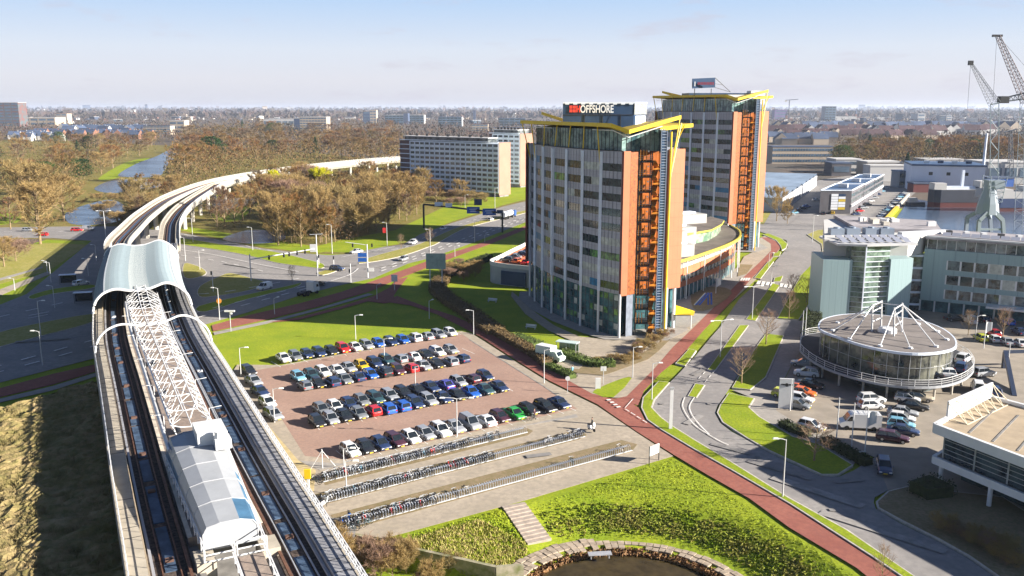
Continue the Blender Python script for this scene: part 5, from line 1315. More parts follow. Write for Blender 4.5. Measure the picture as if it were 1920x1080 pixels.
T(MB().prism([(84.6, 193.6), (90.2, 195.0), (90.2, 203), (84.6, 203)], 0, 14.0), 'stair_block', tealp)
T(MB().prism([(71.5, 199.5), (90.3, 198.5), (96.5, 204), (104, 216), (90, 240), (84, 236)], 13.8, 17.6), 'top_storey', mat('white_render', (.48, .47, .45), .7, var=.05, scale=.3, coord='World'))
T(MB().prism([(72.5, 193.8), (78.6, 192.6), (90.6, 194.5), (91, 206), (80, 212), (72.5, 206)], 17.0, 17.45), 'roof', mat('roof_light', (.42, .42, .43), .7, var=.12, scale=.4, coord='World'))
T(MB().prism([(84, 212), (103, 209.5), (110, 228), (88, 240)], 17.6, 18.4), 'roof', mat('roof_violet', (.27, .25, .26), .8, var=.25, scale=.3, coord='World'))
T(MB().prism([(91, 203.5), (104.2, 207.8), (103.6, 209.3), (90.6, 205.2)], 17.3, 18.6), 'white_parapet', whitem)
sol = mat('solar_panel', (.30, .31, .36), .25, spec=.7)
for i in range(8):
    for j in range(2):
        c = Vector((74.6 + i * 2.05 + j * .7, 196.2 + j * 4.0 + i * .12, 17.95)); T(MB().q([c + Vector((-.75, -1.7, -.3)), c + Vector((.65, -1.7, -.3)), c + Vector((.85, 1.6, .35)), c + Vector((-.55, 1.6, .35))]).q([c + Vector((-.55, 1.6, .33)), c + Vector((.85, 1.6, .33)), c + Vector((.85, 1.65, -.45)), c + Vector((-.55, 1.65, -.45))]), 'solar_panel', sol)
for x, y in ((77, 207.5), (81, 208), (85.5, 208.2), (89, 208)):
    T(MB().box((x, y, 18.3), (3.2, 2.2, 1.6)).lathe([(.7, 0), (.7, .3)], (x, y, 19.1), 12), 'roof_unit', mat('unit_blue_grey', (.20, .24, .30), .5))
for i in range(9): T(MB().box((ru(88, 104), ru(215, 228), 18.9), (ru(.8, 2.2), ru(.8, 2), ru(.8, 1.4)), ru(0, 1)), 'roof_box', whitem if i % 2 else conc)
T(MB().prism([(90.2, 203.8), (96.3, 203.0), (96.3, 207), (90.2, 207)], 0, 13.8), 'recess_wall', gloff)
mb = MB()
for i in range(5): mb.bar((90.2, 203.7, 1.6 + i * 2.9), (96.3, 202.9, 1.6 + i * 2.9), .2, .5)
T(mb, 'recess_band', finm)
wa, wb = Vector((96.0, 202.4)), Vector((136, 176.5))
dd = (wb - wa).normalized(); nn_ = Vector((-dd.y, dd.x))
T(MB().prism([tuple(wa), tuple(wb), tuple(wb + nn_ * 16), tuple(wa + nn_ * 16)], 2.9, 15.0), 'long_wing', tealp)
T(MB().prism([tuple(wa + nn_ * .5), tuple(wb + nn_ * .5), tuple(wb + nn_ * 15), tuple(wa + nn_ * 15)], 15.0, 17.3), 'top_floor_glazing', gloff)
T(MB().prism([tuple(wa - nn_ * .3), tuple(wb - nn_ * .3), tuple(wb + nn_ * 16.2), tuple(wa + nn_ * 16.2)], 17.3, 17.8), 'wing_roof', MAT['roof_violet'])
T(MB().prism([tuple(wa - nn_ * .35), tuple(wb - nn_ * .35), tuple(wb + nn_ * .2), tuple(wa + nn_ * .2)], 17.78, 18.1), 'roof_edge', whitem)
T(MB().prism([tuple(wa + nn_ * .8), tuple(wb + nn_ * .8), tuple(wb + nn_ * 15), tuple(wa + nn_ * 15)], 0, 2.9), 'ground_floor_glazing', gl4)
jt = lambda c, r_: random.choice([gloff, gloff, gl1, gl3])
for k, zc in enumerate((4.7, 8.1, 11.5)):
    win_grid(T, wa + dd * 5, wb, zc - 1.0, zc + 1.15, 15, 1, .86, 1, gloff, out=.06, jit=jt); p_, q_2 = wa + dd * 4.9 - nn_ * .04, wb - nn_ * .04; T(MB().bar((p_.x, p_.y, zc + .07), (q_2.x, q_2.y, zc + .07), .03, 2.2), 'window_pier', whitem)
mb = MB()
for i in range(24):
    p = wa + dd * (i * 2.0 + .5) + nn_ * .42; mb.bar((p.x, p.y, 15), (p.x, p.y, 17.3), .12)
for i in range(16):
    p = wa + dd * (i * 3.1) + nn_ * .6; mb.bar((p.x, p.y, 0), (p.x, p.y, 2.9), .3)
T(mb, 'glazing_post', whitem)
for i in range(12): p = wa + dd * (4 + i * 3.6) + nn_ * 7; T(MB().box((p.x, p.y, 18.3), (1.1, 1.1, 1.0)), 'roof_vent', blackm if i % 3 == 0 else whitem)
mb = MB()
for i in range(22): p = wa + dd * (3 + i * 2.0) + nn_ * 3; q = p + nn_ * 1.6; mb.q([(p.x, p.y, 17.95), (p.x + dd.x * 1.8, p.y + dd.y * 1.8, 17.95), (q.x + dd.x * 1.8, q.y + dd.y * 1.8, 18.6), (q.x, q.y, 18.6)])
T(mb, 'solar_row', sol)
p, q = wa + dd * 14 - nn_ * 3.2, wb - nn_ * 3.2
T(MB().prism([tuple(p), tuple(q), tuple(q + nn_ * 3.2), tuple(p + nn_ * 3.2)], 3.1, 3.5), 'entrance_canopy', whitem)
# ---- round showroom
RT = [(1535, 610), (1545, 597), (1580, 589), (1630, 588), (1690, 594.5), (1730, 601), (1765, 614), (1787, 630), (1793, 645), (1782, 654), (1750, 660), (1710, 661), (1665, 656), (1615, 645), (1570, 630), (1542, 619)]
rp = smooth([G(x, y, 8.0).to_2d().to_3d() for x, y in RT], 4, True)
rc = sum(rp, Vector()) / len(rp)
DK = [(1501, 648), (1506, 660), (1530, 678), (1565, 694), (1615, 709), (1665, 719), (1715, 723), (1765, 721), (1802, 711), (1822, 697), (1826, 684), (1820, 672), (1805, 660)]
dk = [G(x, y, 3.2).to_2d().to_3d() for x, y in DK] + [rc + Vector((14, 14, 0)), rc + Vector((4, 20, 0)), rc + Vector((-8, 18, 0))]
dks = smooth(dk, 4, True)
rc0 = Vector((rc.x, rc.y, 0))
T = TH('round_showroom', rc0, 'round two-storey car showroom with white roof masts and a railed parking deck', 'showroom')
T(MB().prism([(p.x, p.y) for p in dks], 2.6, 3.0), 'deck', mat('deck_dark', (.05, .05, .055), .8, var=.2, scale=.3, coord='World'))
mb = MB()
for i in range(len(dks)):
    a, b = dks[i], dks[(i + 1) % len(dks)]
    mb.bar((a.x, a.y, 2.85), (b.x, b.y, 2.85), .2, .38, 0)
T(mb, 'deck_edge', mat('edge_grey', (.28, .29, .31), .5))
mb = MB()
for i in range(len(dks)):
    a, b = dks[i], dks[(i + 1) % len(dks)]
    for z in (3.4, 3.75, 4.15): mb.bar((a.x, a.y, z), (b.x, b.y, z), .04 if z < 4 else .07)
    if i % 2 == 0: mb.bar((a.x, a.y, 3.0), (a.x, a.y, 4.15), .07)
T(mb, 'deck_railing', whitem)
def scl(k): return [(rc.x + (p.x - rc.x) * k, rc.y + (p.y - rc.y) * k) for p in rp]
T(MB().prism(scl(.80), 0, 2.6), 'lower_glazing', glassm('lower_show_glass', (.015, .02, .025), tint=(.08, .10, .10), scale=.3))
T(MB().prism(scl(.955), 3.0, 7.4), 'upper_glazing', glassm('show_glass', (.015, .02, .022), tint=(.14, .14, .11), scale=.3))
rf_ = T(MB().prism(scl(.985), 7.4, 7.95), 'roof', mat('showroom_roof', (.17, .15, .14), .9, var=.16, scale=.25, coord='World'))
mb = MB(); s_ = scl(1.0)
for i in range(len(s_)): a, b = s_[i], s_[(i + 1) % len(s_)]; mb.bar((a[0], a[1], 7.75), (b[0], b[1], 7.75), .25, .42)
T(mb, 'roof_rim', finm)
mb = MB(); s_ = scl(.965)
for i in range(0, len(s_), 2): mb.bar((s_[i][0], s_[i][1], 3.0), (s_[i][0], s_[i][1], 7.4), .07)
for z in (5.2,):
    for i in range(len(s_)): a, b = s_[i], s_[(i + 1) % len(s_)]; mb.bar((a[0], a[1], z), (b[0], b[1], z), .05)
T(mb, 'glazing_frame', galv)
mast = []
for x, y, yb in ((1636, 570, 621), (1653, 563, 615), (1677, 577, 630), (1692, 568, 622)):
    b_ = G(x - 1, yb, 8.0); top = atY(x, y, b_.y); mast.append((b_, top)); T(MB().tube([b_, top], .16, 8), 'mast', whitem)
for i, j in ((0, 1), (2, 3)):
    mb = MB()
    for f in (.35, .72, .95): mb.tube([mast[i][0].lerp(mast[i][1], f), mast[j][0].lerp(mast[j][1], f + .03 if f < .9 else f)], .11, 6)
    T(mb, 'mast_tie', whitem)
T(MB().tube([mast[1][1].lerp(mast[1][0], .1), mast[3][1].lerp(mast[3][0], .1)], .08, 6), 'mast_tie', whitem)
for mi_, ends in ((0, [(1593, 636), (1561, 620)]), (1, [(1570, 605), (1618, 594)]), (2, [(1650, 649), (1707, 653)]), (3, [(1755, 650), (1722, 608), (1758, 622), (1775, 637)])):
    for e in ends:
        eb = G(*e, 8.0); T(MB().tube([mast[mi_][1] - Vector((0, 0, .3)), eb], .10, 6), 'stay', whitem); T(MB().lathe([(.45, 0), (.35, .25)], tuple(eb), 8), 'stay_foot', whitem)
T(MB().lathe([(1.6, 0), (1.6, .6), (1.3, .8)], tuple(rc + Vector((0, .5, 7.95))), 20), 'skylight', whitem)
for i in range(16):
    p = dks[i * 4]; T(MB().tube([(rc.x + (p.x - rc.x) * .9, rc.y + (p.y - rc.y) * .9, 0), (rc.x + (p.x - rc.x) * .9, rc.y + (p.y - rc.y) * .9, 2.6)], .2, 8), 'deck_column', conc)
for p, hd, c, k, l in (((1693, 709), 2.9, 'silver', 'hatchback', 'silver hatchback at the railing on the showroom deck front'), ((1768, 706), 3.0, 'white', 'hatchback', 'white hatchback on the right front of the showroom deck'),
                       ((1801, 695), 1.0, 'navy', 'suv', 'dark blue car on the showroom deck between two white ones'), ((1806, 678), .8, 'white', 'suv', 'white SUV at the right end of the showroom deck'), ((1740, 708), 2.9, 'black', 'saloon', 'black saloon on the showroom deck beside the glass')):
    car(G(*p, 3.0), hd, c, k, l, 'cars on the showroom deck', 3.0)
# ---- white showroom bottom right
A_ = Vector((53.3, 105.2)); u_ = Vector((.42, -.908)); v_ = Vector((13.2, 11.7)).normalized()
T = TH('white_showroom', (60, 100, 0), 'white-framed car showroom on thin columns at the lower right edge', 'showroom')
def pq(a, b): p = A_ + u_ * a + v_ * b; return (p.x, p.y)
T(MB().prism([pq(0, 0), pq(40, 0), pq(40, 20), pq(0, 17)], 7.2, 7.7), 'roof', mat('showroom_gravel', (.33, .26, .18), .9, var=.12, scale=.5, coord='World'))
mb = MB()
for a, b in ((pq(0, 0), pq(40, 0)), (pq(0, 0), pq(0, 17)), (pq(0, 17), pq(20, 20))): mb.bar((*a, 7.5), (*b, 7.5), .5, 1.25)
T(mb, 'fascia', whitem)
T(MB().prism([pq(1.2, .9), pq(40, .9), pq(40, 16), pq(1.2, 16)], 3.7, 7.2), 'glazing', glassm('dark_show_glass', (.012, .02, .028), tint=(.06, .09, .10), scale=.4))
mb = MB()
for z in (4.4, 5.0, 5.6, 6.2, 6.8): mb.bar((*pq(1.1, .8), z), (*pq(40, .8), z), .06)
for i in range(9): mb.bar((*pq(1.2 + i * 4.4, .8), 3.7), (*pq(1.2 + i * 4.4, .8), 7.2), .14)
T(mb, 'sun_louvre', galv)
mb = MB(); mb.bar((*pq(.2, .2), 3.3), (*pq(40, .2), 3.3), .45, .95); mb.bar((*pq(.2, .2), 3.3), (*pq(.2, 6), 3.3), .45, .95); T(mb, 'balcony_band', whitem)
T(MB().prism([pq(.3, .3), pq(40, .3), pq(40, 16), pq(.3, 16)], 2.85, 3.2), 'floor_slab', conc)
T(MB().prism([pq(2.5, 4.5), pq(40, 4.5), pq(40, 16), pq(2.5, 16)], 0, 2.85), 'ground_floor', gl1)
for i in range(5): T(MB().tube([(*pq(1.3 + i * 6.9, .5), 0), (*pq(1.3 + i * 6.9, .5), 2.9)], .28, 8), 'column', whitem)
a, b = G(1775, 786, 7.7), G(1857, 748, 7.7)
bb = MB(); bb.bar(a + Vector((0, 0, 1.3)), b + Vector((0, 0, 1.3)), .25, 2.2); T(bb, 'sign_wall', whitem)
mb = MB(); nv = Vector(((b - a).y, -(b - a).x, 0)).normalized() * 2.6
for i in range(7):
    p = a.lerp(b, i / 6); mb.bar(p + Vector((0, 0, 2.2)), p + nv, .1); mb.bar(p + nv, p + Vector((0, 0, .2)), .1)
    if i < 6: mb.bar(p + nv, a.lerp(b, (i + 1) / 6) + Vector((0, 0, 2.2)), .07)
mb.bar(a + nv, b + nv, .12); T(mb, 'sign_bracing', mat('cream_metal', (.60, .52, .38), .6))
mb = MB()
for i in range(9): mb.bar((*pq(4 + i * 3.2, 2), 7.73), (*pq(2.5 + i * 3.2, 14), 7.73), .25, .06)
T(mb, 'roof_duct', concd)
# dark steel gate frame right
g0 = G(1868, 752); T = TH('steel_portal', g0, 'tall dark steel portal frame at the right edge behind the white showroom', 'frame')
mb = MB(); p0 = atY(1885, 660, g0.y + 18); p1 = atY(1902, 745, g0.y + 2)
mb.bar(p0, p1, .7); mb.bar(p1, Vector((p1.x, p1.y, 0)), .6); mb.bar(p0, Vector((p0.x, p0.y, 0)), .6); mb.bar(p1 + Vector((-1.2, 0, -.2)), Vector((p1.x - 1.2, p1.y, 0)), .5); mb.bar(p0, p0 + Vector((9, 1, 0)), .5); T(mb, 'frame', mat('blue_black_steel', (.03, .04, .07), .4))
# ---- apartment blocks
slabw = mat('balcony_white', (.74, .80, .88), .6, var=.07, scale=.2, coord='World')
brown = mat('brown_brick', (.13, .075, .07), .9, var=.12, scale=.3, coord='World'); salm = mat('salmon_brick', (.30, .17, .125), .9, var=.08, scale=.2, coord='World')
apg = glassm('flat_glass', (.02, .03, .035), tint=(.16, .17, .17), scale=.35)
def slab_block(A, Bp, depth, H, fl, cols, label, dark_end=True):
    A = Vector(A); Bp = Vector(Bp); d = (Bp - A).normalized(); n = Vector((-d.y, d.x)); L = (Bp - A).length
    T = TH('apartment_block', (A.x, A.y, 0), label, 'apartment block', 'slab apartment blocks')
    C = [A, Bp, Bp + n * depth, A + n * depth]; fh = (H - 4.2) / fl
    T(MB().prism([tuple(p) for p in C], 2.0, H - 2.4), 'wall', slabw)
    T(MB().prism([tuple(A + n), tuple(Bp + n), tuple(Bp + n * (depth - 1)), tuple(A + n * (depth - 1))], 0, 2.0), 'base', concd)
    T(MB().prism([tuple(A + n * 2 + d * 2), tuple(Bp + n * 2 - d * (L * .12)), tuple(Bp + n * depth - d * (L * .12)), tuple(A + n * depth + d * 2)], H - 2.4, H), 'penthouse_storey', apg)
    T(MB().prism([tuple(A + n * 1.2 + d), tuple(Bp + n * 1.2 - d * (L * .11)), tuple(Bp + n * depth - d * (L * .11)), tuple(A + n * depth + d)], H, H + .35), 'roof', mat('roof_pale', (.45, .44, .44), .8))
    T(MB().prism([tuple(Bp + d * .15 - n * .1), tuple(Bp + d * .5 - n * .1), tuple(Bp + d * .5 + n * depth), tuple(Bp + d * .15 + n * depth)], 1, H - 1.9), 'end_wall', salm)
    if dark_end: T(MB().prism([tuple(A - n * .15), tuple(A + d * (L * .105) - n * .15), tuple(A + d * (L * .105) + n), tuple(A + n)], 1, H - 2.3), 'brick_panel', brown)
    a0 = A + d * (L * (.11 if dark_end else 0)); 
    win_grid(T, a0, Bp, 2.4, H - 2.4, cols, fl, .74, .52, apg, out=.08, name='balcony_opening')
    for f in range(fl + 1): p, q = A - n * .25, Bp - n * .25; z = 2.4 + fh * f; T(MB().bar((p.x, p.y, z), (q.x, q.y, z), .3, .45), 'floor_band', slabw)
    mb = MB()
    for i in range(cols + 1): p = a0 + (Bp - a0) * (i / cols) - n * .2; mb.bar((p.x, p.y, 2.2), (p.x, p.y, H - 2.5), .3, .35)
    T(mb, 'balcony_divider', slabw)
    for i in range(7): p = A + d * (L * (.12 + i * .11)) + n * 5; T(MB().box((p.x, p.y, H + 1.0), (1.3, 1.3, 1.3)), 'chimney', blackm)
    return T
slab_block((-65.6, 521.9), (-7.2, 474.1), 9.5, 31.0, 10, 17, 'long white ten-storey apartment block with balconies left of the near tower')
slab_block((-14, 549), (4.5, 533), 12, 34, 11, 5, 'second apartment block with dark brick and salmon end wall, partly hidden by the tower')
# ---- business park
T = TH('business_building', (165, 430, 0), 'long dark grey business building with a white and yellow sign board on its end wall', 'business building')
dgrey = mat('anthracite_brick', (.085, .08, .09), .8, var=.1, scale=.3, coord='World'); rblue = mat('roof_blue', (.05, .09, .17), .5, var=.25, scale=.1, coord='World')
e1, e2, e3 = Vector((138.8, 396.4)), Vector((152.8, 396.4)), Vector((211, 502)); d2 = (e3 - e2).normalized(); L2 = (e3 - e2).length
for k in range(3):
    s0, s1 = L2 * k / 3 + (.8 if k else 0), L2 * (k + 1) / 3 - .8; h = 10.6 - k * .3
    P = [e1 + d2 * s0, e2 + d2 * s0, e2 + d2 * s1, e1 + d2 * s1]
    T(MB().prism([tuple(p) for p in P], 0, h), 'wing_wall', dgrey); T(MB().prism([tuple(p + (sum(P, Vector((0, 0))) / 4 - p) * .05) for p in P], h, h + .12), 'roof', rblue)
    mb = MB()
    for i in range(4): a, b = P[i], P[(i + 1) % 4]; mb.bar((a.x, a.y, h + .25), (b.x, b.y, h + .25), .5, .5)
    T(mb, 'roof_edge', finm); c = sum(P, Vector((0, 0))) / 4; T(MB().box((c.x, c.y, h + 1), (3.5, 4, 1.6), math.atan2(d2.y, d2.x)), 'roof_unit', whitem)
    win_grid(T, P[1], P[2], 4.6, 9.6, 6, 2, .8, .62, gloff, out=.06)
    T(MB().bar((*(P[1] + d2.yx * 0 + Vector((.25, -.1))), 3.9), (*(P[2] + Vector((.25, -.1))), 3.9), .5, 1.0), 'white_band', whitem)
T(MB().prism([tuple(e1 + d2 * (L2 / 3 - 1) + Vector((1, 0))), tuple(e2 + d2 * (L2 / 3 - 1) + Vector((-.6, 0))), tuple(e2 + d2 * (L2 / 3 + 1) + Vector((-.6, 0))), tuple(e1 + d2 * (L2 / 3 + 1) + Vector((1, 0)))], 0, 9.8), 'link', dgrey)
yb = mat('sign_ochre', (.50, .36, .03), .6)
for r_ in range(6):
    for c in range(2):
        if r_ == 5 and c == 1: m = navyp
        elif (r_, c) in ((3, 1), (0, 1)): m = yb
        else: m = whl
        T(MB().box((143.8 + 2.8 + c * 3.3 - 1.3, 396.25, 2.7 + r_ * 1.2), (3.1, .12, 1.05)), 'sign_panel', m)
hallw = mat('hall_white', (.40, .41, .43), .7, var=.08, scale=.2, coord='World')
T = TH('white_hall', (120, 430, 0), 'white panelled industrial halls with blue-grey saw-tooth roofs behind the far tower', 'industrial hall')
h1, h3 = Vector((124.5, 404.7)), Vector((188, 545)); dh = (h3 - h1).normalized(); nh = Vector((-dh.y, dh.x)); Lh = (h3 - h1).length
for k in range(2):
    a, b = h1 + dh * (Lh * k / 2 + k * 4), h1 + dh * (Lh * (k + 1) / 2)
    T(MB().prism([tuple(a), tuple(b), tuple(b + nh * 42), tuple(a + nh * 42)], 0, 6.4), 'wall', hallw)
    for j in range(4):
        p, q = a.lerp(b, j / 4), a.lerp(b, (j + 1) / 4 - .02); mb = MB(); A3 = [p, q, q + nh * 42, p + nh * 42]
        z = [6.45, 7.6, 7.6, 6.45]; mb.q([(v.x, v.y, zz) for v, zz in zip(A3, z)]); mb.q([(A3[1].x, A3[1].y, 6.4), (A3[2].x, A3[2].y, 6.4), (A3[2].x, A3[2].y, 7.6), (A3[1].x, A3[1].y, 7.6)][::-1])
        T(mb, 'roof', mat('roof_steel_blue', (.22, .28, .36), .5, var=.2, scale=.1, coord='World'))
win_grid(T, h1, h3, .3, 5.8, 18, 1, .4, .8, mat('shutter_grey', (.12, .13, .16), .6), out=.06, name='roller_door')
T = TH('harbour_shed', (248, 510, 0), 'large white warehouse with dark blue roof and three small windows by the harbour', 'warehouse')
wp = [(230.6, 511.6), (266.4, 498.5), (276, 530), (240, 543)]
T(MB().prism(wp, 0, 14.6), 'wall', mat('shed_wall', (.56, .60, .68), .7, var=.04, scale=.1, coord='World')); T(MB().prism([(230.2, 511), (266.8, 497.8), (276.4, 530.4), (240, 543.6)], 14.6, 15.6), 'roof', rblue)
win_grid(T, (236, 509.6), (262, 500.2), 9.4, 11.2, 3, 1, .22, 1, blackm, out=.08)
T(MB().tube([(269, 506, 0), (269, 506, 33)], .9, 10, r2=.6), 'chimney_stack', finm)
for i in range(4): T(MB().box((243 + i * 7, 520 - i * 2.4, 16.4), (3, 2, 1.4), -.35), 'roof_unit', navyp if i % 2 else whitem)
# ================================================================ trees
def twigm(name, cols):
    m = bpy.data.materials.new(name); m.use_nodes = True; t, b = nodes(m); b.inputs['Roughness'].default_value = .9; b.inputs['Specular IOR Level'].default_value = .05
    oi = t.nodes.new('ShaderNodeObjectInfo'); r = t.nodes.new('ShaderNodeValToRGB'); e = r.color_ramp.elements
    while len(e) < len(cols): e.new(.5)
    for i, c in enumerate(cols): e[i].position = i / (len(cols) - 1); e[i].color = (*c, 1)
    g = t.nodes.new('ShaderNodeNewGeometry'); n = t.nodes.new('ShaderNodeTexNoise'); n.inputs['Scale'].default_value = .35; n.inputs['Detail'].default_value = 3
    t.links.new(g.outputs['Position'], n.inputs['Vector']); a = t.nodes.new('ShaderNodeMath'); a.operation = 'MULTIPLY_ADD'; a.inputs[1].default_value = .9
    s = t.nodes.new('ShaderNodeMath'); s.operation = 'SUBTRACT'; s.inputs[1].default_value = .45
    t.links.new(n.outputs['Fac'], a.inputs[0]); t.links.new(oi.outputs['Random'], s.inputs[0]); t.links.new(s.outputs[0], a.inputs[2])
    t.links.new(a.outputs[0], r.inputs['Fac']); t.links.new(r.outputs['Color'], b.inputs['Base Color'])
    tl = t.nodes.new('ShaderNodeBsdfTranslucent'); mx_ = t.nodes.new('ShaderNodeMixShader'); mx_.inputs['Fac'].default_value = .25
    t.links.new(r.outputs['Color'], tl.inputs['Color']); t.links.new(b.outputs[0], mx_.inputs[1]); t.links.new(tl.outputs[0], mx_.inputs[2])
    t.links.new(mx_.outputs[0], t.nodes['Material Output'].inputs['Surface']); MAT[name] = m; return m
tw_br = twigm('bare_twigs', [(.13, .09, .045), (.23, .135, .055), (.15, .13, .05), (.30, .155, .055), (.15, .085, .055), (.18, .14, .10)])
tw_tan = twigm('tan_twigs', [(.29, .205, .09), (.34, .235, .10), (.26, .20, .09)])
tw_pink = twigm('pinkish_twigs', [(.26, .165, .12), (.30, .20, .145), (.22, .15, .095)])
tw_yel = twigm('willow_twigs', [(.52, .50, .015), (.60, .56, .02), (.46, .45, .02)])
tw_grn = twigm('evergreen_leaves', [(.015, .035, .012), (.03, .065, .02), (.05, .08, .02)])
def limb(mb, p, d, L, r, lev, maxlev, tips, rs, spread=.55, nside=4, up=.15):
    q = p + d * L * .5 + Vector((rs.uniform(-.08, .08), rs.uniform(-.08, .08), .02)) * L
    e = p + d * L
    mb.tube([p, q, e], r, nside if lev < 2 else 3, r2=r * .62, cap=False)
    if lev >= maxlev: tips.append((e, d, L)); return
    for k in range(rs.choice((2, 3, 3)) if lev else 4):
        a = rs.uniform(0, 6.28); s = rs.uniform(.6, 1.2) * spread
        v = Vector((math.cos(a) * s, math.sin(a) * s, up)); nd = (d + v).normalized()
        limb(mb, p + (e - p) * rs.uniform(.55, 1.0), nd, L * rs.uniform(.62, .82), r * .58, lev + 1, maxlev, tips, rs, spread, nside, up)
def bare_tree(name, seed, H, tm, nt_=26, tl=1.1, tw_=.035, spread=.55, lev=3, droop=0.0, trunkfrac=.26):
    """central leader with rising limbs from low down, crown fullest at mid height"""
    rs = random.Random(seed); root = empty(name); mb = MB(); segs = []; lx, ly = rs.uniform(-.05, .05) * H, rs.uniform(-.05, .05) * H
    ax = [Vector((lx * f * f, ly * f * f, H * .93 * f)) for f in (0, .2, .4, .6, .8, 1)]
    mb.tube(ax, H * .02, 6, r2=H * .004, cap=False); nl = 26
    for i in range(nl):
        f = trunkfrac * .6 + (1 - trunkfrac * .6) * (i / nl); p = Vector((lx * f * f, ly * f * f, H * .93 * f)); a = i * 2.4 + rs.uniform(-.5, .5)
        R_ = H * .30 * spread / .55 * max(.05, math.sin(math.pi * (.30 + .66 * f))) ** .8 * rs.uniform(.7, 1.2) + .3
        d = Vector((math.cos(a), math.sin(a), rs.uniform(.5, 1.35))); e = p + d * R_ ; e.z = min(e.z, H * rs.uniform(.9, 1.0)); m_ = p + d * R_ * .5 - Vector((0, 0, R_ * .08))
        r_ = H * .0075 * (1.15 - f * .6); mb.tube([p, m_, e], r_, 4, r2=r_ * .35, cap=False)
        for k in range(4):
            g = rs.uniform(.3, .95); q = p.lerp(e, g); v = (d.normalized() + Vector((rs.uniform(-1, 1), rs.uniform(-1, 1), rs.uniform(.0, 1.4)))).normalized(); q2 = q + v * R_ * rs.uniform(.3, .55)
            mb.tube([q, q2], r_ * .45, 3, r2=r_ * .2, cap=False); segs += [(q, q2)]
        segs.append((m_, e))
    mb.build('trunk', barkm, root); c = MB()
    for s0, s1 in segs:
        for k in range(nt_):
            b = s0.lerp(s1, rs.random() ** .6); v = ((s1 - s0).normalized() * .6 + Vector((rs.uniform(-1, 1), rs.uniform(-1, 1), rs.uniform(-.6, 1.2)))).normalized(); v.z -= droop
            ln = rs.uniform(.4, 1.1) * tl * H / 14; tip = b + v * ln; sd = v.cross(Vector((rs.uniform(-1, 1), rs.uniform(-1, 1), rs.uniform(-1, 1)))).normalized() * tw_ * H / 14 * rs.uniform(.6, 1.6)
            m_ = b + v * ln * .5; c.q([b - sd, b + sd, tip]); c.q([m_, m_ + sd * .8, m_ + v * ln * .4 + sd * 5])
    c.build('crown', tm, root); root['h'] = H; return root
def evergreen(name, seed, H, W_, tm, cone=True, n=2600):
    rs = random.Random(seed); root = empty(name); MB().tube([(0, 0, 0), (0, 0, H * .5)], H * .02, 6, r2=H * .008).build('trunk', barkm, root); c = MB()
    for i in range(n):
        t = rs.random() ** .8; a = rs.uniform(0, 6.28); z = H * (.08 + .92 * t) if cone else H * (.15 + .85 * rs.random())
        f = (1 - t) if cone else math.sqrt(max(0, 1 - ((z / H - .55) / .47) ** 2))
        r_ = W_ * f * (.55 + .45 * rs.random()) * (1 + .22 * math.sin(a * 3 + z)); p = Vector((r_ * math.cos(a), r_ * math.sin(a), z))
        s = H * .035; v = [Vector((rs.uniform(-s, s), rs.uniform(-s, s), rs.uniform(-s, s))) for _ in range(3)]; c.q([p + v[0], p + v[1], p + v[2]])
    c.build('crown', tm, root); root['h'] = H; return root
TP = {'bare': [bare_tree('bare_tree', s, 14, tw_br, 24, 1.3, .045, sp) for s, sp in ((1, .5), (2, .6), (3, .7), (4, .45))],
      'tan': [bare_tree('bare_tree', 11, 14, tw_tan, 34, 1.7, .04, .7), bare_tree('bare_tree', 12, 14, tw_tan, 30, 1.6, .04, .6)],
      'street': [bare_tree('street_tree', 21, 9, tw_pink, 7, 1.6, .025, .6, 3, 0, .4)],
      'yellow': [bare_tree('willow_tree', 31, 12, tw_yel, 44, 1.6, .09, .6, 3)],
      'ever': [evergreen('evergreen_tree', 41, 12, 2.8, tw_grn), evergreen('evergreen_tree', 42, 9, 4.0, tw_grn, False)],
      'shrub': [bare_tree('bare_shrub', 51, 4, tw_pink, 30, 3.0, .05, .8, 3, 0, .16), bare_tree('bare_shrub', 52, 4, tw_tan, 30, 3.2, .06, .9, 3, 0, .12)]}
_tu = set()
def tree(kind, pos, H, label, group=None, wide=1.0, z=0.0, i=None):
    lst = TP[kind]; src = lst[random.randrange(len(lst)) if i is None else i]
    h0 = src['h']; first = src.name not in _tu
    o = src if first else copy_tree(src); _tu.add(src.name)
    k = H / h0; o.location = (pos[0], pos[1], z); o.rotation_euler = (0, 0, rnd() * 6.28); o.scale = (k * wide, k * wide, k)
    if 'group' in o and not group: del o['group']
    return put(o, label, {'shrub': 'shrub'}.get(kind, 'tree'), group)
def inpoly(p, poly):
    c = False
    for i in range(len(poly)):
        a, b = poly[i], poly[i - 1]
        if (a.y > p[1]) != (b.y > p[1]) and p[0] < (b.x - a.x) * (p[1] - a.y) / (b.y - a.y) + a.x: c = not c
    return c
def wood(px, n, H, kinds, label, group, seed, holes=(), wide=1.0, mind=5.0):
    rs = random.Random(seed); poly = [G(*p) for p in px]; hl = [[G(*q) for q in h] for h in holes]
    ys = [p.y for p in poly]; pts = []; tries = 0; x0, x1 = min(p[0] for p in px), max(p[0] for p in px); y0, y1 = min(p[1] for p in px), max(p[1] for p in px)
    while len(pts) < n and tries < n * 60:
        tries += 1; q = (rs.uniform(x0, x1), rs.uniform(y0, y1)); p = G(*q)
        if not inpoly(p, poly) or any(inpoly(p, h) for h in hl): continue
        if any((p - o).length < mind for o in pts): continue
        if any((pp.to_2d() - p.to_2d()).length < 7.5 for pp in VIA): continue
        pts.append(p)
    for p in pts:
        k = rs.choice(kinds); tree(k, p, rs.uniform(*H), label if k in ('bare', 'tan') else {'ever': 'dark evergreen among the bare trees of the ' + group, 'yellow': 'bright yellow willow in the ' + group, 'shrub': 'low bare shrub in the ' + group}[k], group, wide * rs.uniform(.8, 1.15))
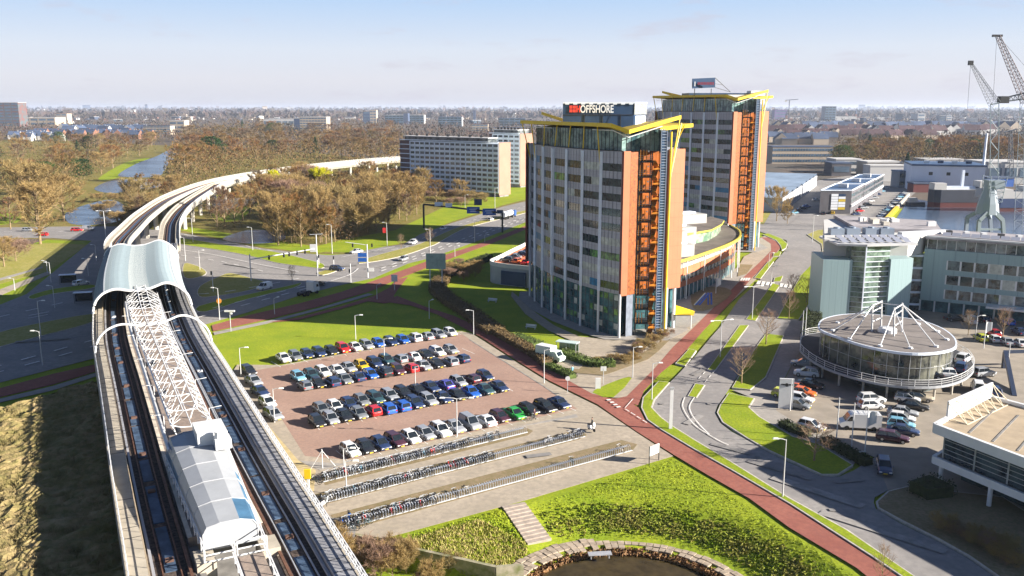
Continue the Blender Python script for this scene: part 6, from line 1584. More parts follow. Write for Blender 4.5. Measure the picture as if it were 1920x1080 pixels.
VIA = [LP.at(t, 0, 0) for t in range(0, int(LP.L), 6)] + [RP.at(t, 0, 0) for t in range(0, int(RP.L), 6)]
wat = [[(432, 452), (455, 428), (480, 416), (510, 418), (524, 442), (505, 460), (465, 458)], [(392, 382), (425, 368), (480, 370), (470, 392), (405, 400)], [(400, 395), (450, 378), (475, 392), (450, 415), (405, 416)]]
wood([(500, 458), (520, 462), (600, 464), (655, 458), (700, 440), (765, 415), (830, 392), (870, 378), (800, 366), (700, 350), (600, 345), (520, 350), (450, 362), (410, 390), (385, 410), (380, 428), (440, 432), (478, 415)], 115, (11, 16), ['bare'] * 6 + ['tan'] * 2 + ['shrub'], 'bare tree in the dense park wood between the viaduct and the main road', 'park wood beside the main road', 5, wat, mind=4.5)
for x, y, h, kd, l in ((515, 372, 14, 'yellow', 'left of the two bright yellow willows below the viaduct'), (600, 382, 17, 'yellow', 'right and larger of the two bright yellow willows below the viaduct'), (512, 452, 17, 'tan', 'tallest tan bare tree at the edge of the pond by the junction'), (600, 455, 18, 'tan', 'slender orange tan poplar-like tree in the middle of the park wood'), (555, 455, 16, 'bare', 'bare tree between the pond and the tan poplar-like tree')):
    tree(kd, G(x, y), h, l, wide=.9 if kd != 'tan' else .7)
wood([(250, 420), (290, 420), (320, 392), (345, 372), (300, 352), (240, 372), (222, 385)], 14, (9, 13), ['tan', 'bare'], 'bare tree in the copse just left of the viaduct', 'copse left of the viaduct', 6, mind=5)
wood([(318, 345), (332, 290), (345, 262), (420, 238), (560, 238), (745, 250), (745, 310), (610, 302), (480, 312), (400, 328), (345, 352)], 95, (15, 24), ['bare'] * 8 + ['ever'], 'large bare tree in the broad wood beyond the viaduct curve', 'wood beyond the viaduct', 8, mind=9, wide=1.25)
wood([(-40, 350), (-40, 268), (120, 262), (290, 262), (318, 268), (290, 285), (225, 305), (205, 325), (165, 345), (120, 380), (60, 372)], 75, (12, 18), ['bare'] * 5 + ['tan', 'ever'], 'bare tree in the park wood left of the canal', 'wood left of the canal', 9, mind=7, wide=1.2)
wood([(1560, 318), (1570, 300), (1640, 287), (1760, 290), (1960, 292), (1960, 318), (1840, 308), (1700, 306)], 62, (15, 22), ['bare'] * 9 + ['ever'], 'bare tree in the brown wood behind the harbour', 'wood behind the harbour', 10, mind=8, wide=1.3)
for x, y, ty, kd, l, w_ in ((76, 458, 345, 'tan', 'big tan bare tree with a short trunk on the lawn at far left', 1.1), (70, 420, 308, 'tan', 'large round bare tree rising behind the tree at far left', 1.25), (120, 415, 330, 'tan', 'broad bare tree right behind the far left one', 1.3), (20, 430, 372, 'bare', 'dark bare tree at the left edge by the road', 1.2), (8, 500, 445, 'tan', 'tan bush-like tree at the left edge of the lawn', 1.4), (30, 490, 452, 'shrub', 'tan scrub beside the bush at the left edge', 1.5), (262, 415, 338, 'tan', 'tan bare tree beside the double lamp left of the viaduct', 1.0),
                            (1456, 415, 352, 'tan', 'tan bare tree standing right beside the far tower', .9), (1476, 420, 385, 'tan', 'smaller bare tree at the verge behind the far tower', .9), (1699, 330, 287, 'ever', 'single dark conifer beside the white warehouse', 1.1),
                            (548, 532, 498, 'street', 'tiny bare tree beside the traffic mast in the junction', .7), (752, 474, 440, 'street', 'small bare tree on the near end of the central verge', .7), (806, 464, 428, 'street', 'small brown-leaved tree on the central verge behind the white SUV', .8)):
    tree(kd, G(x, y), HT(x, y, ty), l, wide=w_)
SX = 'street trees along the dual street'
for x, y, ty, w_, l in ((1390, 722, 652, 1.1, 'bare street tree in the showroom shadow beside the footway'), (1436, 648, 583, 1.0, 'bare street tree at the top of the sunlit right-hand lawn'), (1487, 568, 515, .9, 'bare tree in the tower shadow on the far right lawn, left one'), (1512, 570, 520, .9, 'bare tree in the tower shadow on the far right lawn, right one'), (1479, 600, 545, .8, 'bare tree at the near end of the shaded lawn'), (1552, 597, 545, .8, 'bare tree against the pale green corner block'), (1526, 868, 795, 1.5, 'wide low bare tree on the lawn before the dealership hedge')):
    tree('street', G(x, y), HT(x, y, ty), l, SX, w_)
for x, y, h, l, w_ in ((1815, 650, 5.5, 'small brown tree behind the round showroom deck, left one', .8), (1880, 655, 6.5, 'small brown tree in the yard right of the flag', .8)): tree('street', G(x, y - 20), h, l, None, w_)
tree('street', G(1652, 1100), 4.5, 'thin bare sapling at the bottom edge beside the red cycle path', None, .6)
for i in range(20): x, y = ru(625, 860), ru(1050, 1120); tree('shrub', G(x, max(y, 1030 + abs(x - 760) * .2), -2), ru(1.6, 3.4), 'pinkish bare shrub in the hollow below the retaining wall', 'bare shrubs below the retaining wall', ru(.8, 1.3), -1.9)
def hedge(px, w_, h, tm, label, dens=160, core=None, name='hedge', group=None, z=.1, cat='hedge'):
    P = smooth([G(*p) for p in px], 4); mb = MB()
    root = empty(name, P[0], 0, label, cat, group)
    for a, b in zip(P, P[1:]): mb.bar((a.x, a.y, z + h * .42), (b.x, b.y, z + h * .42), w_ * .8, h * .8)
    c = MB()
    for a, b in zip(P, P[1:]):
        d = (b - a); n = Vector((-d.y, d.x, 0)).normalized()
        for k in range(int(d.length * dens)):
            u_, v, s = rnd(), ru(-1, 1), ru(.07, .2) * (1 + h * .15)
            top = rnd() < .55; q = a + d * u_ + n * (v * w_ / 2 if top else math.copysign(w_ / 2, v)) + Vector((0, 0, z + (h * ru(.85, 1.06) if top else h * rnd())))
            c.q([q + Vector((ru(-s, s), ru(-s, s), ru(-s, s))) for _ in range(3)])
    o = mb.build('hedge_core', tm, root); o.location = -P[0]; o = c.build('leaves', tm, root); o.location = -P[0]
hb = mat('brown_hedge', (.12, .08, .035), .9, var=.45, scale=1.2, coord='World'); hg_ = mat('green_hedge', (.07, .10, .02), .9, var=.45, scale=1.0, coord='World'); hd_ = mat('dark_hedge', (.03, .04, .015), .9, var=.4, scale=1.0, coord='World')
hedge([(830, 528), (820, 545), (838, 565), (880, 592), (905, 612), (930, 628)], 4.5, 1.6, hb, 'dark brown hedge in the tower shadow along the curved cycle path')
hedge([(930, 628), (960, 645), (1000, 668), (1026, 688)], 2.2, 1.5, hb, 'sunlit brown hedge between the red cycle path and the lawn')
hedge([(1025, 690), (1050, 700), (1074, 712)], 1.8, 1.0, hg_, 'short clipped green hedge at the end of the service path')
hedge([(1052, 664), (1080, 678), (1115, 688), (1152, 688)], 2.4, 1.3, hg_, 'long clipped green hedge beside the planting bed near the tower')
hedge([(835, 522), (860, 510), (890, 498), (918, 488)], 2.5, 2.0, hd_, 'tall dark hedge leading to the parking deck')
hedge([(960, 632), (985, 640), (1010, 650)], 3.2, .8, hg_, 'low green groundcover strip behind the brown hedge', 120)
hedge([(1466, 800), (1490, 812), (1515, 822)], 1.8, 1.1, hd_, 'dark clipped hedge left of the white hatchback'); hedge([(1545, 832), (1575, 848), (1600, 862), (1628, 876)], 1.8, 1.2, hd_, 'dark clipped hedge ending at the small sign beside the entrance')
hedge([(1722, 920), (1745, 930), (1762, 940)], 4.6, 2.0, hd_, 'big rounded dark bush beside the white showroom'); hedge([(1530, 600), (1512, 640)], 2.5, 2.0, hd_, 'dark hedge at the foot of the pale green corner block')
for i in range(16): x, y = ru(1188, 1262), 0; y = 668 - (x - 1188) * .55 + ru(-6, 10); tree('shrub', G(x, y), ru(1.0, 2.0), 'russet brown shrub in the planting bed at the near tower foot', 'shrubs at the near tower foot', 1.3, 0, i % 2)
for i in range(16): x = ru(1110, 1200); tree('shrub', G(x, 684 - (x - 1110) * .1 + ru(-8, 8)), ru(.7, 1.2), 'low brown shrub in the bed beside the service path', 'shrubs beside the service path', 1.5, 0, 1)
for i in range(14): x, y = ru(835, 900), ru(500, 528); tree('shrub', G(x, y), ru(1.5, 3), 'brown shrub in the shaded thicket by the parking deck', 'thicket by the parking deck', 1.3, 0, i % 2)
for i in range(18): x = ru(1760, 1900); tree('shrub', G(x, 990 + (x - 1760) * .5 + ru(-12, 12)), ru(.9, 1.8), 'dull brown shrub in the bed at the bottom right', 'shrubs in the bottom right bed', 1.6, .1, i % 2)
for i in range(22): x = ru(180, 330); tree('shrub', G(x, ru(376, 425)), ru(2, 4.5), 'tan scrub at the ponds left of the viaduct', 'scrub at the left ponds', 1.6, 0, 1)
for i in range(16): x = ru(740, 930); tree('shrub', G(x, 376 + (x - 740) * .02 + ru(-6, 10)), ru(3, 5.5), 'bushy shrub in front of the long apartment block', 'shrubs before the apartment block', 1.5, 0, i % 2)
# ================================================================ street furniture
lampg = mat('lamp_grey', (.46, .46, .46), .5); lens = mat('lamp_lens', (.7, .7, .66), .3)
def lamp(bx, by, ty, label, arms=1, az=0.0, z=.08, group='street lamps', Hh=None):
    H = Hh or HT(bx, by, ty); p = G(bx, by); root = empty('street_lamp', (p.x, p.y, z), az, label, 'street lamp', group)
    r = max(.075, H * .011); MB().tube([(0, 0, 0), (0, 0, H * .5), (0, 0, H)], r * 1.25, 8, r2=r * .7).build('pole', lampg, root)
    for s in ((1,) if arms == 1 else (1, -1)):
        MB().tube([(0, 0, H - .1), (s * .5, 0, H + .05), (s * (1.0 if arms == 1 else 1.8), 0, H + .12)], .06, 6).build('arm', lampg, root)
        x = s * (1.25 if arms == 1 else 2.1); MB().box((x, 0, H + .12), (.8, .3, .16), 0, 0, .7).build('lamp_head', lens, root)
for a in ((1467, 935, 825, 'lamp post on the verge in front of the dealership entrance', 1, 3.1), (1186, 710, 652, 'lamp post on the pavement beside the grass triangle', 1, 0), (1222, 752, 682, 'thin tall lamp post on the verge at the cycle path bend', 1, 0),
          (1350, 672, 602, 'double-armed lamp post on the median in the showroom shadow', 2, .3), (1410, 600, 538, 'double-armed lamp post on the shaded median before the curved wing', 2, .3), (1020, 720, 657, 'lamp post between the cycle path and the hedge end', 1, 0),
          (888, 628, 583, 'lamp post at the top right corner of the car park', 1, 3.1), (805, 598, 565, 'lamp post between shaded lawn and curved cycle path', 1, 1), (667, 637, 592, 'lamp post on the lawn above the first parking row', 1, 0),
          (515, 590, 560, 'lamp post between the main road and the cycle paths in the shadow', 1, 1), (707, 562, 535, 'lamp post where the two shaded cycle paths meet', 1, 1), (721, 684, 636, 'lamp post between the first and the second parking rows', 1, 0),
          (779, 733, 688, 'lamp post among the cars between the second and third rows', 1, 0), (857, 820, 748, 'lamp post behind the parking row beside the cycle racks', 2, 0), (452, 707, 653, 'lamp post at the left corner of the car park lawn', 1, 0),
          (515, 794, 730, 'lamp post at the lowest car beside the viaduct', 1, 0), (650, 930, 866, 'lamp post rising from the middle bicycle row', 1, 0), (645, 880, 842, 'short lamp post left of the white car in the last row', 1, 0),
          (77, 632, 565, 'lamp post on the hedge strip at the left edge', 1, 0), (80, 686, 622, 'leaning-headed lamp post on the lower left carriageway', 1, 3.1), (103, 578, 537, 'lamp post in the shaded bus lane, middle one', 1, 3), (166, 518, 486, 'lamp post right of the bus shelter near the station roof', 1, 3),
          (181, 490, 460, 'lamp post in the shade just left of the viaduct', 1, 3), (96, 530, 493, 'lamp post with white head by the bus platform', 1, 3), (89, 512, 490, 'lamp post on the sunny path edge at left', 1, 3), (28, 545, 523, 'lamp post on the sunlit path at far left', 1, 3),
          (200, 462, 396, 'double-armed lamp post carrying a white sign left of the viaduct', 2, .2), (474, 470, 427, 'lamp post on the lawn below the pond', 1, 3), (623, 476, 422, 'lamp post at the edge of the park wood by the junction', 1, 3),
          (726, 461, 418, 'tall lamp post with a red banner at the shaded grass', 1, 3), (807, 482, 431, 'lamp post on the verge of the main carriageway', 1, 3), (412, 600, 541, 'lamp post between station and main road carrying a round orange sign', 1, 3), (362, 455, 410, 'lamp post just right of the right viaduct', 1, 3),
          (348, 490, 446, 'lamp post beside the right viaduct edge', 1, 3), (375, 507, 470, 'lamp post on the sunny cross road beside the station roof', 1, 0), (853, 482, 462, 'short lamp post on the sunny main road verge', 1, 0), (909, 455, 441, 'short lamp post where the sunny cycle path enters shadow', 1, 0),
          (890, 455, 416, 'tall lamp post with a small red and white board in the tower shadow', 1, 0), (872, 391, 366, 'lamp post on the grass before the apartment block, left one', 1, 0), (928, 391, 353, 'lamp post on the grass before the apartment block, right one', 1, 0), (1354, 430, 410, 'lamp post on the far right lawn beside the roundabout', 1, 0),
          (1523, 455, 405, 'tall pale lamp post at the far roundabout', 1, 0), (1441, 503, 475, 'lamp post at the small verge near the zebra crossing', 1, 0), (1446, 531, 500, 'dark lamp post beside the zebra crossing', 1, 0), (1828, 640, 593, 'lamp post with a round head in front of the office block', 1, 0)):
    lamp(*a)
def post_thing(name, px, h, label, cat, parts, group=None, rz=0.0, z=.05):
    p = G(*px); r = empty(name, (p.x, p.y, z), rz, label, cat, group)
    for nm, mb, m in parts: mb.build(nm, m, r)
    return r
orng = mat('sign_orange', (.55, .22, .03), .5); blu = mat('sign_blue', (.02, .10, .38), .4); redb = mat('banner_red', (.55, .03, .03), .6)
post_thing('round_sign', (413.5, 599), 0, 'round orange sign on the lamp post beside the station', 'sign', [('disc', MB().tube([(0, -.25, 4.3), (0, -.33, 4.3)], .6, 16), orng)])
post_thing('banner', (725, 461), 0, 'red banner hanging on the lamp post at the park edge', 'banner', [('cloth', MB().box((-.7, 0, 5.4), (1.1, .06, 1.8)), redb)])
post_thing('advert_column', (1257, 807), 0, 'slim white advertising column at the bend of the street verge', 'column', [('pole', MB().box((0, 0, 3.2), (.5, .25, 6.4)), whitem), ('cap', MB().box((0, 0, 6.5), (.6, .35, .3)), galv)])
p1, p2 = G(1217, 872), G(1235, 864)
sb = empty('notice_board', p1, math.atan2((p2 - p1).y, (p2 - p1).x), 'white rectangular notice board on two posts at the lawn corner', 'notice board'); L = (p2 - p1).length
for x in (0, L): MB().tube([(x, 0, 0), (x, 0, 2.6)], .07, 6).build('post', blackm, sb)
MB().box((L / 2, 0, 1.9), (L * .95, .1, 1.3)).build('board', whitem, sb)
post_thing('dealer_sign', (1472, 768), 0, 'tall white dealership sign slab with a small winged round emblem', 'sign', [('slab', MB().box((0, 0, 2.6), (2.2, .3, 5.0)), whitem), ('emblem', MB().tube([(0, -.16, 4.1), (0, -.2, 4.1)], .28, 14).box((-.6, -.18, 4.15), (.6, .03, .22)).box((.6, -.18, 4.15), (.6, .03, .22)), blackm)], rz=-.15)
FP = 'white flagpoles'
for i, (x, y, ty, l) in enumerate(((1502, 655, 583, 'left of the two white poles beside the round showroom'), (1508, 650, 577, 'right of the two white poles beside the round showroom'), (1481, 772, 711, 'white pole directly in front of the dealer sign'), (1568, 826, 746, 'leftmost of the three flagpoles at the dealership hedge'), (1596, 842, 756, 'middle of the three flagpoles at the dealership hedge'), (1621, 853, 768, 'rightmost of the three flagpoles at the dealership hedge, with a furled flag'), (1844, 655, 601, 'flagpole with a white flag right of the round showroom'), (1888, 700, 645, 'flagpole at the right edge behind the steel portal'), (1342, 552, 520, 'flagpole with a white flag beside the near tower panel'))):
    H = HT(x, y, ty); parts = [('pole', MB().tube([(0, 0, 0), (0, 0, H)], .1, 8, r2=.06), whitem)]
    if i in (5, 6, 8):
        mb = MB(); 
        for k in range(5): mb.q([(.1 + k * .22, .12 * math.sin(k), H - .3), (.1 + (k + 1) * .22, .12 * math.sin(k + 1), H - .4), (.1 + (k + 1) * .22, .12 * math.sin(k + 1), H - 2.6 + .15 * k), (.1 + k * .22, .12 * math.sin(k), H - 2.6 + .15 * k)])
        parts.append(('flag', mb, whitem))
    post_thing('flagpole', (x, y), H, l, 'flagpole', parts, FP)
post_thing('small_sign', (1616, 862), 0, 'small white and green sign at the foot of the right flagpole', 'sign', [('panel', MB().box((0, 0, .7), (1.0, .1, 1.0)), whitem), ('green_band', MB().box((0, -.06, .75), (.9, .03, .45)), mat('sign_green', (.15, .4, .06), .5))])
post_thing('info_pillar', (1121, 730), 0, 'white information pillar on the grass triangle', 'sign', [('pillar', MB().box((0, 0, 1), (.9, .35, 1.9)), whitem)])
post_thing('road_sign', (1131, 722), 0, 'white sign panel on a pole behind the information pillar', 'sign', [('pole', MB().tube([(0, 0, 0), (0, 0, 3)], .06, 6), galv), ('panel', MB().box((0, 0, 2.9), (1, .08, .8)), whitem)])
post_thing('road_sign', (1064, 738), 0, 'round white sign on a pole beside the cycle path', 'sign', [('pole', MB().tube([(0, 0, 0), (0, 0, 2.6)], .05, 6), galv), ('panel', MB().tube([(0, 0, 2.6), (0, -.06, 2.6)], .4, 12), whitem)])
post_thing('metro_sign', (580, 946), 0, 'tall yellow and white post sign at the left end of the bicycle rows', 'sign', [('post', MB().box((0, 0, 1.9), (.28, .2, 3.8)), whitem), ('yellow_head', MB().box((-.05, 0, 3.9), (.75, .25, 1.2)), yel)])
# glass shelter, box truck, benches
p = G(1064, 664); s = empty('glass_shelter', (p.x, p.y, .1), R(-25), 'small glass shelter on the lawn edge beside the green lorry', 'shelter')
MB().box((0, 0, 2.4), (4.4, 1.9, .12)).build('roof', mat('shelter_glass', (.5, .6, .58), .15), s)
for x in (-2, 0, 2): MB().tube([(x, -.8, 0), (x, -.8, 2.4)], .05, 6).build('post', galv, s); MB().tube([(x, .8, 0), (x, .8, 2.4)], .05, 6).build('post', galv, s)
MB().box((0, .85, 1.3), (4.1, .04, 1.7)).build('glass_wall', glassm('clear_pane', (.12, .2, .12), tint=(.3, .36, .25)), s)
p = G(1031, 678); s = empty('box_lorry', (p.x, p.y, .15), R(-38), 'small pale green box lorry standing at the end of the service path', 'lorry'); gp = mat('pale_green_paint', (.50, .62, .52), .4)
MB().box((-.9, 0, 1.75), (3.6, 2.1, 2.2), 0, 0, .97).build('box', gp, s); mb = MB(); side_extrude(mb, [(1.0, .5), (2.9, .5), (3.0, 1.2), (2.4, 1.4), (1.9, 2.2), (1.0, 2.2)], .95); mb.build('cab', gp, s)
MB().q([(2.42, -.8, 1.42), (2.42, .8, 1.42), (1.95, .75, 2.12), (1.95, -.75, 2.12)]).build('window_glass', cglass, s); MB().box((-.9, 0, 2.9), (3.4, 1.9, .1)).build('roof', whitem, s)
for x in (-1.8, 2.0):
    for q in (-1, 1): MB().tube([(x, q * .7, .4), (x, q * .98, .4)], .4, 12).build('wheel', tyre, s)
for (x, y), l in (((923, 567), 'pale bench on the shaded lawn, farther one'), ((995, 617), 'pale bench on the shaded lawn, nearer one')):
    post_thing('park_bench', (x, y), 0, l, 'bench', [('seat', MB().box((0, 0, .45), (2.4, .5, .08)), whitem), ('backrest', MB().box((0, .28, .8), (2.4, .06, .4)), whitem), ('leg', MB().box((-1, 0, .2), (.1, .5, .4)), galv), ('leg', MB().box((1, 0, .2), (.1, .5, .4)), galv)], 'lawn benches', -.4)
post_thing('park_bench', (1125, 1022), 0, 'grey bench on the stone bank above the pond', 'bench', [('seat', MB().box((0, 0, .5), (2.6, .8, .1)), galv), ('leg', MB().box((-1, 0, .25), (.1, .6, .5)), galv), ('leg', MB().box((1, 0, .25), (.1, .6, .5)), galv)], None, .1, -1.5)
# wooden tripod and direction sign
post_thing('pole_tripod', (605, 880), 0, 'white tripod of poles left of the white car in the last row', 'frame', [('pole', MB().tube([(0, 0, 0), (0, 0, 2.8)], .06, 6), whitem), ('stay', MB().tube([(-1.6, -.4, 0), (0, 0, 2.6)], .04, 5), whitem), ('stay', MB().tube([(1.6, .8, 0), (0, 0, 2.6)], .04, 5), whitem)])
for x, y, l in ((814, 540, 'white signboard on two legs in the dark lawn by the hedge, left leg pair'),):
    post_thing('signboard', (x + 4, y), 0, 'pale lattice signboard on two white legs above the dark hedge', 'signboard', [('panel', MB().box((0, 0, 7.2), (5.2, .15, 4.2)), mat('board_green_grey', (.32, .40, .34), .6, var=.15, scale=1)), ('leg', MB().tube([(-1.6, 0, 0), (-1.6, 0, 5.2)], .15, 6), whitem), ('leg', MB().tube([(1.6, 0, 0), (1.6, 0, 5.2)], .15, 6), whitem)])
post_thing('white_sign', (740, 545), 0, 'white angular sign where the cycle paths fork in the shadow', 'sign', [('pole', MB().tube([(0, 0, 0), (0, 0, 3)], .08, 6), whitem), ('panel', MB().box((0, 0, 3.3), (1.6, .2, 1.8)), whitem)])
post_thing('camera_mast', (433, 622), 0, 'mast with white cross head at the red cycle path beside the station', 'mast', [('pole', MB().tube([(0, 0, 0), (0, 0, 4.4)], .09, 6), galv), ('head', MB().box((0, 0, 4.5), (2.2, .3, .35)).box((.3, 0, 4.1), (.4, .3, .6)), whitem)])
# traffic signals
def signal(px, ty, label, heads, az=0):
    H = HT(*px, ty); p = G(*px); r = empty('traffic_light', (p.x, p.y, .1), az, label, 'traffic light', 'traffic lights at the junction'); MB().tube([(0, 0, 0), (0, 0, H)], .1, 6).build('pole', whitem, r)
    for x, z in heads: MB().box((x, 0, z), (.35, .3, .95)).build('signal_head', blackm, r)
m0, m1 = G(596, 518), G(471, 528); H0, H1 = HT(596, 518, 440), HT(471, 528, 470)
r = empty('signal_gantry', m0, 0, 'white gantry arm with black traffic lights spanning the cross road', 'gantry')
def GW(mb, nm, m): o = mb.build(nm, m, r); o.location = -m0
GW(MB().tube([m0, m0 + Vector((0, 0, H0))], .2, 8, r2=.12), 'mast', whitem); GW(MB().tube([m1, m1 + Vector((0, 0, H1 - 1))], .16, 8), 'mast', whitem)
a, b = m0 + Vector((0, 0, 8.0)), m1 + Vector((0, 0, 6.2)); GW(MB().tube([a, b], .16, 8), 'beam', whitem)
for f in (.18, .30, .42, .5, .72): p = a.lerp(b, f); GW(MB().box(tuple(p - Vector((0, 0, .3))), (.45, .4, 1.2)), 'signal_head', blackm)
GW(MB().box(tuple(m0 + Vector((-.9, -.3, 8.2))), (1.8, .15, 2.2)), 'sign_panel', whitem); GW(MB().tube([m0 + Vector((-1.8, 0, H0)), m0 + Vector((1.8, 0, H0 + .2))], .08, 6), 'lamp_arm', whitem)
signal((658, 530), 495, 'signal post at the near side of the junction', [(-.3, 3.2)]); signal((598, 497), 484, 'short signal on the central island, left', [(0, 2.6)]); signal((626, 500), 486, 'short signal on the central island, middle', [(0, 2.6)]); signal((400, 548), 510, 'signal with red head on the shaded median beside the station', [(-.2, 5.0)])
p = G(690, 521); r = empty('direction_mast', p, 0, 'white mast with two blue direction panels and a signal arm', 'sign mast'); H = HT(690, 521, 458)
MB().tube([(0, 0, 0), (0, 0, H)], .16, 8).build('mast', whitem, r); MB().tube([(0, 0, H - .2), (-6, 0, H + .6)], .08, 6).build('arm', whitem, r)
for z in (H - 3.0, H - 4.4): MB().box((-1.4, -.2, z), (2.4, .15, 1.1)).build('blue_panel', blu, r)
MB().box((1.0, -.2, 2.4), (1.6, .15, 1.0)).build('white_panel', whitem, r)
for dx in (-4, 1.4): MB().box((dx, 0, H - .3), (.4, .3, 1.0)).build('signal_head', blackm, r)
p1, p2 = G(795, 428), G(942, 436); H = 9.5
r = empty('sign_gantry', p1, 0, 'black overhead road gantry with blue direction panels across the main road', 'gantry')
def GX(mb, nm, m): o = mb.build(nm, m, r); o.location = -p1
up = Vector((0, 0, 9.6)); up2 = Vector((0, 0, 7.6)); GX(MB().bar(p1, p1 + up, .7), 'post', blackm); GX(MB().bar(p2, p2 + up2, .7), 'post', blackm); GX(MB().bar(p1 + up, p2 + up2, .7, .6), 'beam', blackm)
for f, z, w_, h, m, nm in ((.64, -.1, 5.0, 2.6, blu, 'blue_panel'), (.84, -.1, 5.2, 2.6, blu, 'blue_panel'), (.70, 3.2, 3.0, 2.4, navyp, 'matrix_sign'), (.97, .4, 2.4, 1.4, navyp, 'matrix_sign'), (.2, .8, 3.2, 1.6, finm, 'panel_back'), (.33, .8, 2.6, 1.6, finm, 'panel_back')):
    q = (p1 + up).lerp(p2 + up2, f); GX(MB().box((q.x, q.y - .6, q.z + z), (w_, .2, h)), nm, m)
    if m is blu:
        mb = MB()
        for k in range(2): mb.box((q.x, q.y - .72, q.z + z + .4 - k * .8), (w_ * (.6 - .15 * k), .03, .3))
        GX(mb, 'panel_lettering', whl)
for (x, y), l in (((128, 533), 'dark bus shelter with pale roof at the shaded platform, farther one'), ((157, 568), 'dark bus shelter with pale roof in the shade next to the station, nearer one')):
    p = G(x, y); s = empty('bus_shelter', (p.x, p.y, .1), .25, l, 'bus shelter', 'bus shelters'); MB().box((0, 0, 2.6), (4.2, 1.6, .14)).build('roof', finm, s)
    MB().box((0, .7, 1.3), (4.0, .05, 2.2)).build('glass_wall', cglass, s); MB().box((0, .3, .5), (3, .4, .08)).build('bench', blackm, s)
    for q in (-1.9, 1.9): MB().tube([(q, -.6, 0), (q, -.6, 2.6)], .06, 6).build('post', blackm, s)
# ================================================================ bicycles and racks
def ringm(mb, c, r, th, n=12):
    base = len(mb.v)
    for j in range(n):
        t = 2 * math.pi * j / n
        for k, dy in ((r - th, 0), (r, -th * .7), (r, th * .7)): mb.v.append((c[0] + k * math.cos(t), c[1] + dy, c[2] + k * math.sin(t)))
    for j in range(n):
        a, b = base + 3 * j, base + 3 * ((j + 1) % n)
        for k in range(3): mb.f.append((a + k, b + k, b + (k + 1) % 3, a + (k + 1) % 3)); mb.m.append(0)
def make_bike():
    r = empty('bicycle')
    for x in (-.52, .52): mb = MB(); ringm(mb, (x, 0, .34), .34, .045); mb.bar((x - .3, 0, .34), (x + .3, 0, .34), .02).bar((x, 0, .04), (x, 0, .64), .02); mb.build('wheel', tyre, r)
    mb = MB(); b0, s0, h0 = (-.08, 0, .32), (-.2, 0, .85), (.38, 0, .85)
    for a, b in ((b0, s0), (s0, h0), (b0, h0), (b0, (-.52, 0, .34)), (s0, (-.52, 0, .34)), (h0, (.52, 0, .34)), (h0, (.36, 0, 1.0))): mb.bar(a, b, .05)
    f = mb.build('frame', PAINT['black'], r); f.material_slots[0].link = 'OBJECT'; f.material_slots[0].material = PAINT['black']
    MB().bar((.36, -.28, 1.02), (.36, .28, 1.02), .05).bar((.36, -.28, 1.02), (.2, -.3, .98), .05).bar((.36, .28, 1.02), (.2, .3, .98), .05).build('handlebar', galv, r)
    MB().box((-.22, 0, .93), (.26, .16, .08)).build('saddle', blackm, r); MB().bar((-.25, 0, .72), (-.8, 0, .70), .13, .03).build('luggage_carrier', blackm, r)
    return r
bike0 = make_bike(); bike_used = False
def rack_row(a, b, segs, label, blabel, bgroup, seed):
    global bike_used
    rs = random.Random(seed); A, B_ = G(*a), G(*b); d = (B_ - A); L = d.length; d /= L; n = Vector((-d.y, d.x, 0)); hd0 = math.atan2(n.y, n.x)
    rk = empty('bicycle_rack', (A.x, A.y, RZ), math.atan2(d.y, d.x), label, 'bicycle rack', 'long bicycle racks')
    MB().bar((0, -.6, .06), (L, -.6, .06), .12).bar((0, .6, .3), (L, .6, .3), .08).build('rail', galv, rk)
    k = 0; x = .3; hoop = None; rest = MB()
    hm_ = lambda mb, x: mb.tube([(x, -.55, .05), (x, -.5, .75), (x + .02, -.1, .85), (x, .15, .45), (x, .5, .3)], .035, 4)
    while x < L:
        px_ = a[0] + (b[0] - a[0]) * x / L
        if k < 100:
            if hoop is None: mb = MB(); hm_(mb, 0); hoop = mb.build('hoop', finm, rk); o = hoop
            else: o = hoop.copy(); COL.objects.link(o); o.parent = rk
            o.location = (x, 0, 0)
        else: hm_(rest, x)
        k += 1; pr = 0
        for s0, s1, q in segs:
            if s0 <= px_ <= s1: pr = q
        if rs.random() < pr:
            p = A + d * (x + .1) + n * rs.uniform(-.15, .2)
            o = copy_tree(bike0) if bike_used else bike0; bike_used = True
            o.location = (p.x, p.y, RZ); o.rotation_euler = (rs.uniform(-.12, .12), 0, hd0 + (math.pi if rs.random() < .3 else 0) + rs.uniform(-.22, .22)); put(o, blabel, 'bicycle', bgroup)
            c = rs.choice(['black'] * 9 + ['silver', 'navy', 'grey', 'white', 'red', 'teal', 'silver', 'beige', 'sky'])
            for ch in o.children:
                if ch.name.startswith('frame'): ch.material_slots[0].material = PAINT[c]
        x += .35
    if rest.v: put(rest.build('hoop', finm, rk), kind='stuff')
rack_row((603, 905), (985, 812), [(600, 780, .95), (780, 870, .9), (880, 930, .55)], 'long bicycle rack nearest the parked cars', 'bicycle standing in the rack row nearest the parked cars', 'bicycles in the first rack row', 1)
rack_row((598, 946), (1092, 820), [(598, 790, .93), (818, 910, .85), (1000, 1092, .3), (910, 1000, .05)], 'long bicycle rack in the middle of the three rows', 'bicycle standing in the middle rack row', 'bicycles in the middle rack row', 2)
rack_row((642, 992), (1180, 846), [(642, 800, .97), (800, 850, .35), (850, 1100, .02), (1150, 1180, .3)], 'long, mostly empty bicycle rack nearest the lawn', 'bicycle standing in the rack row nearest the lawn', 'bicycles in the third rack row', 3)
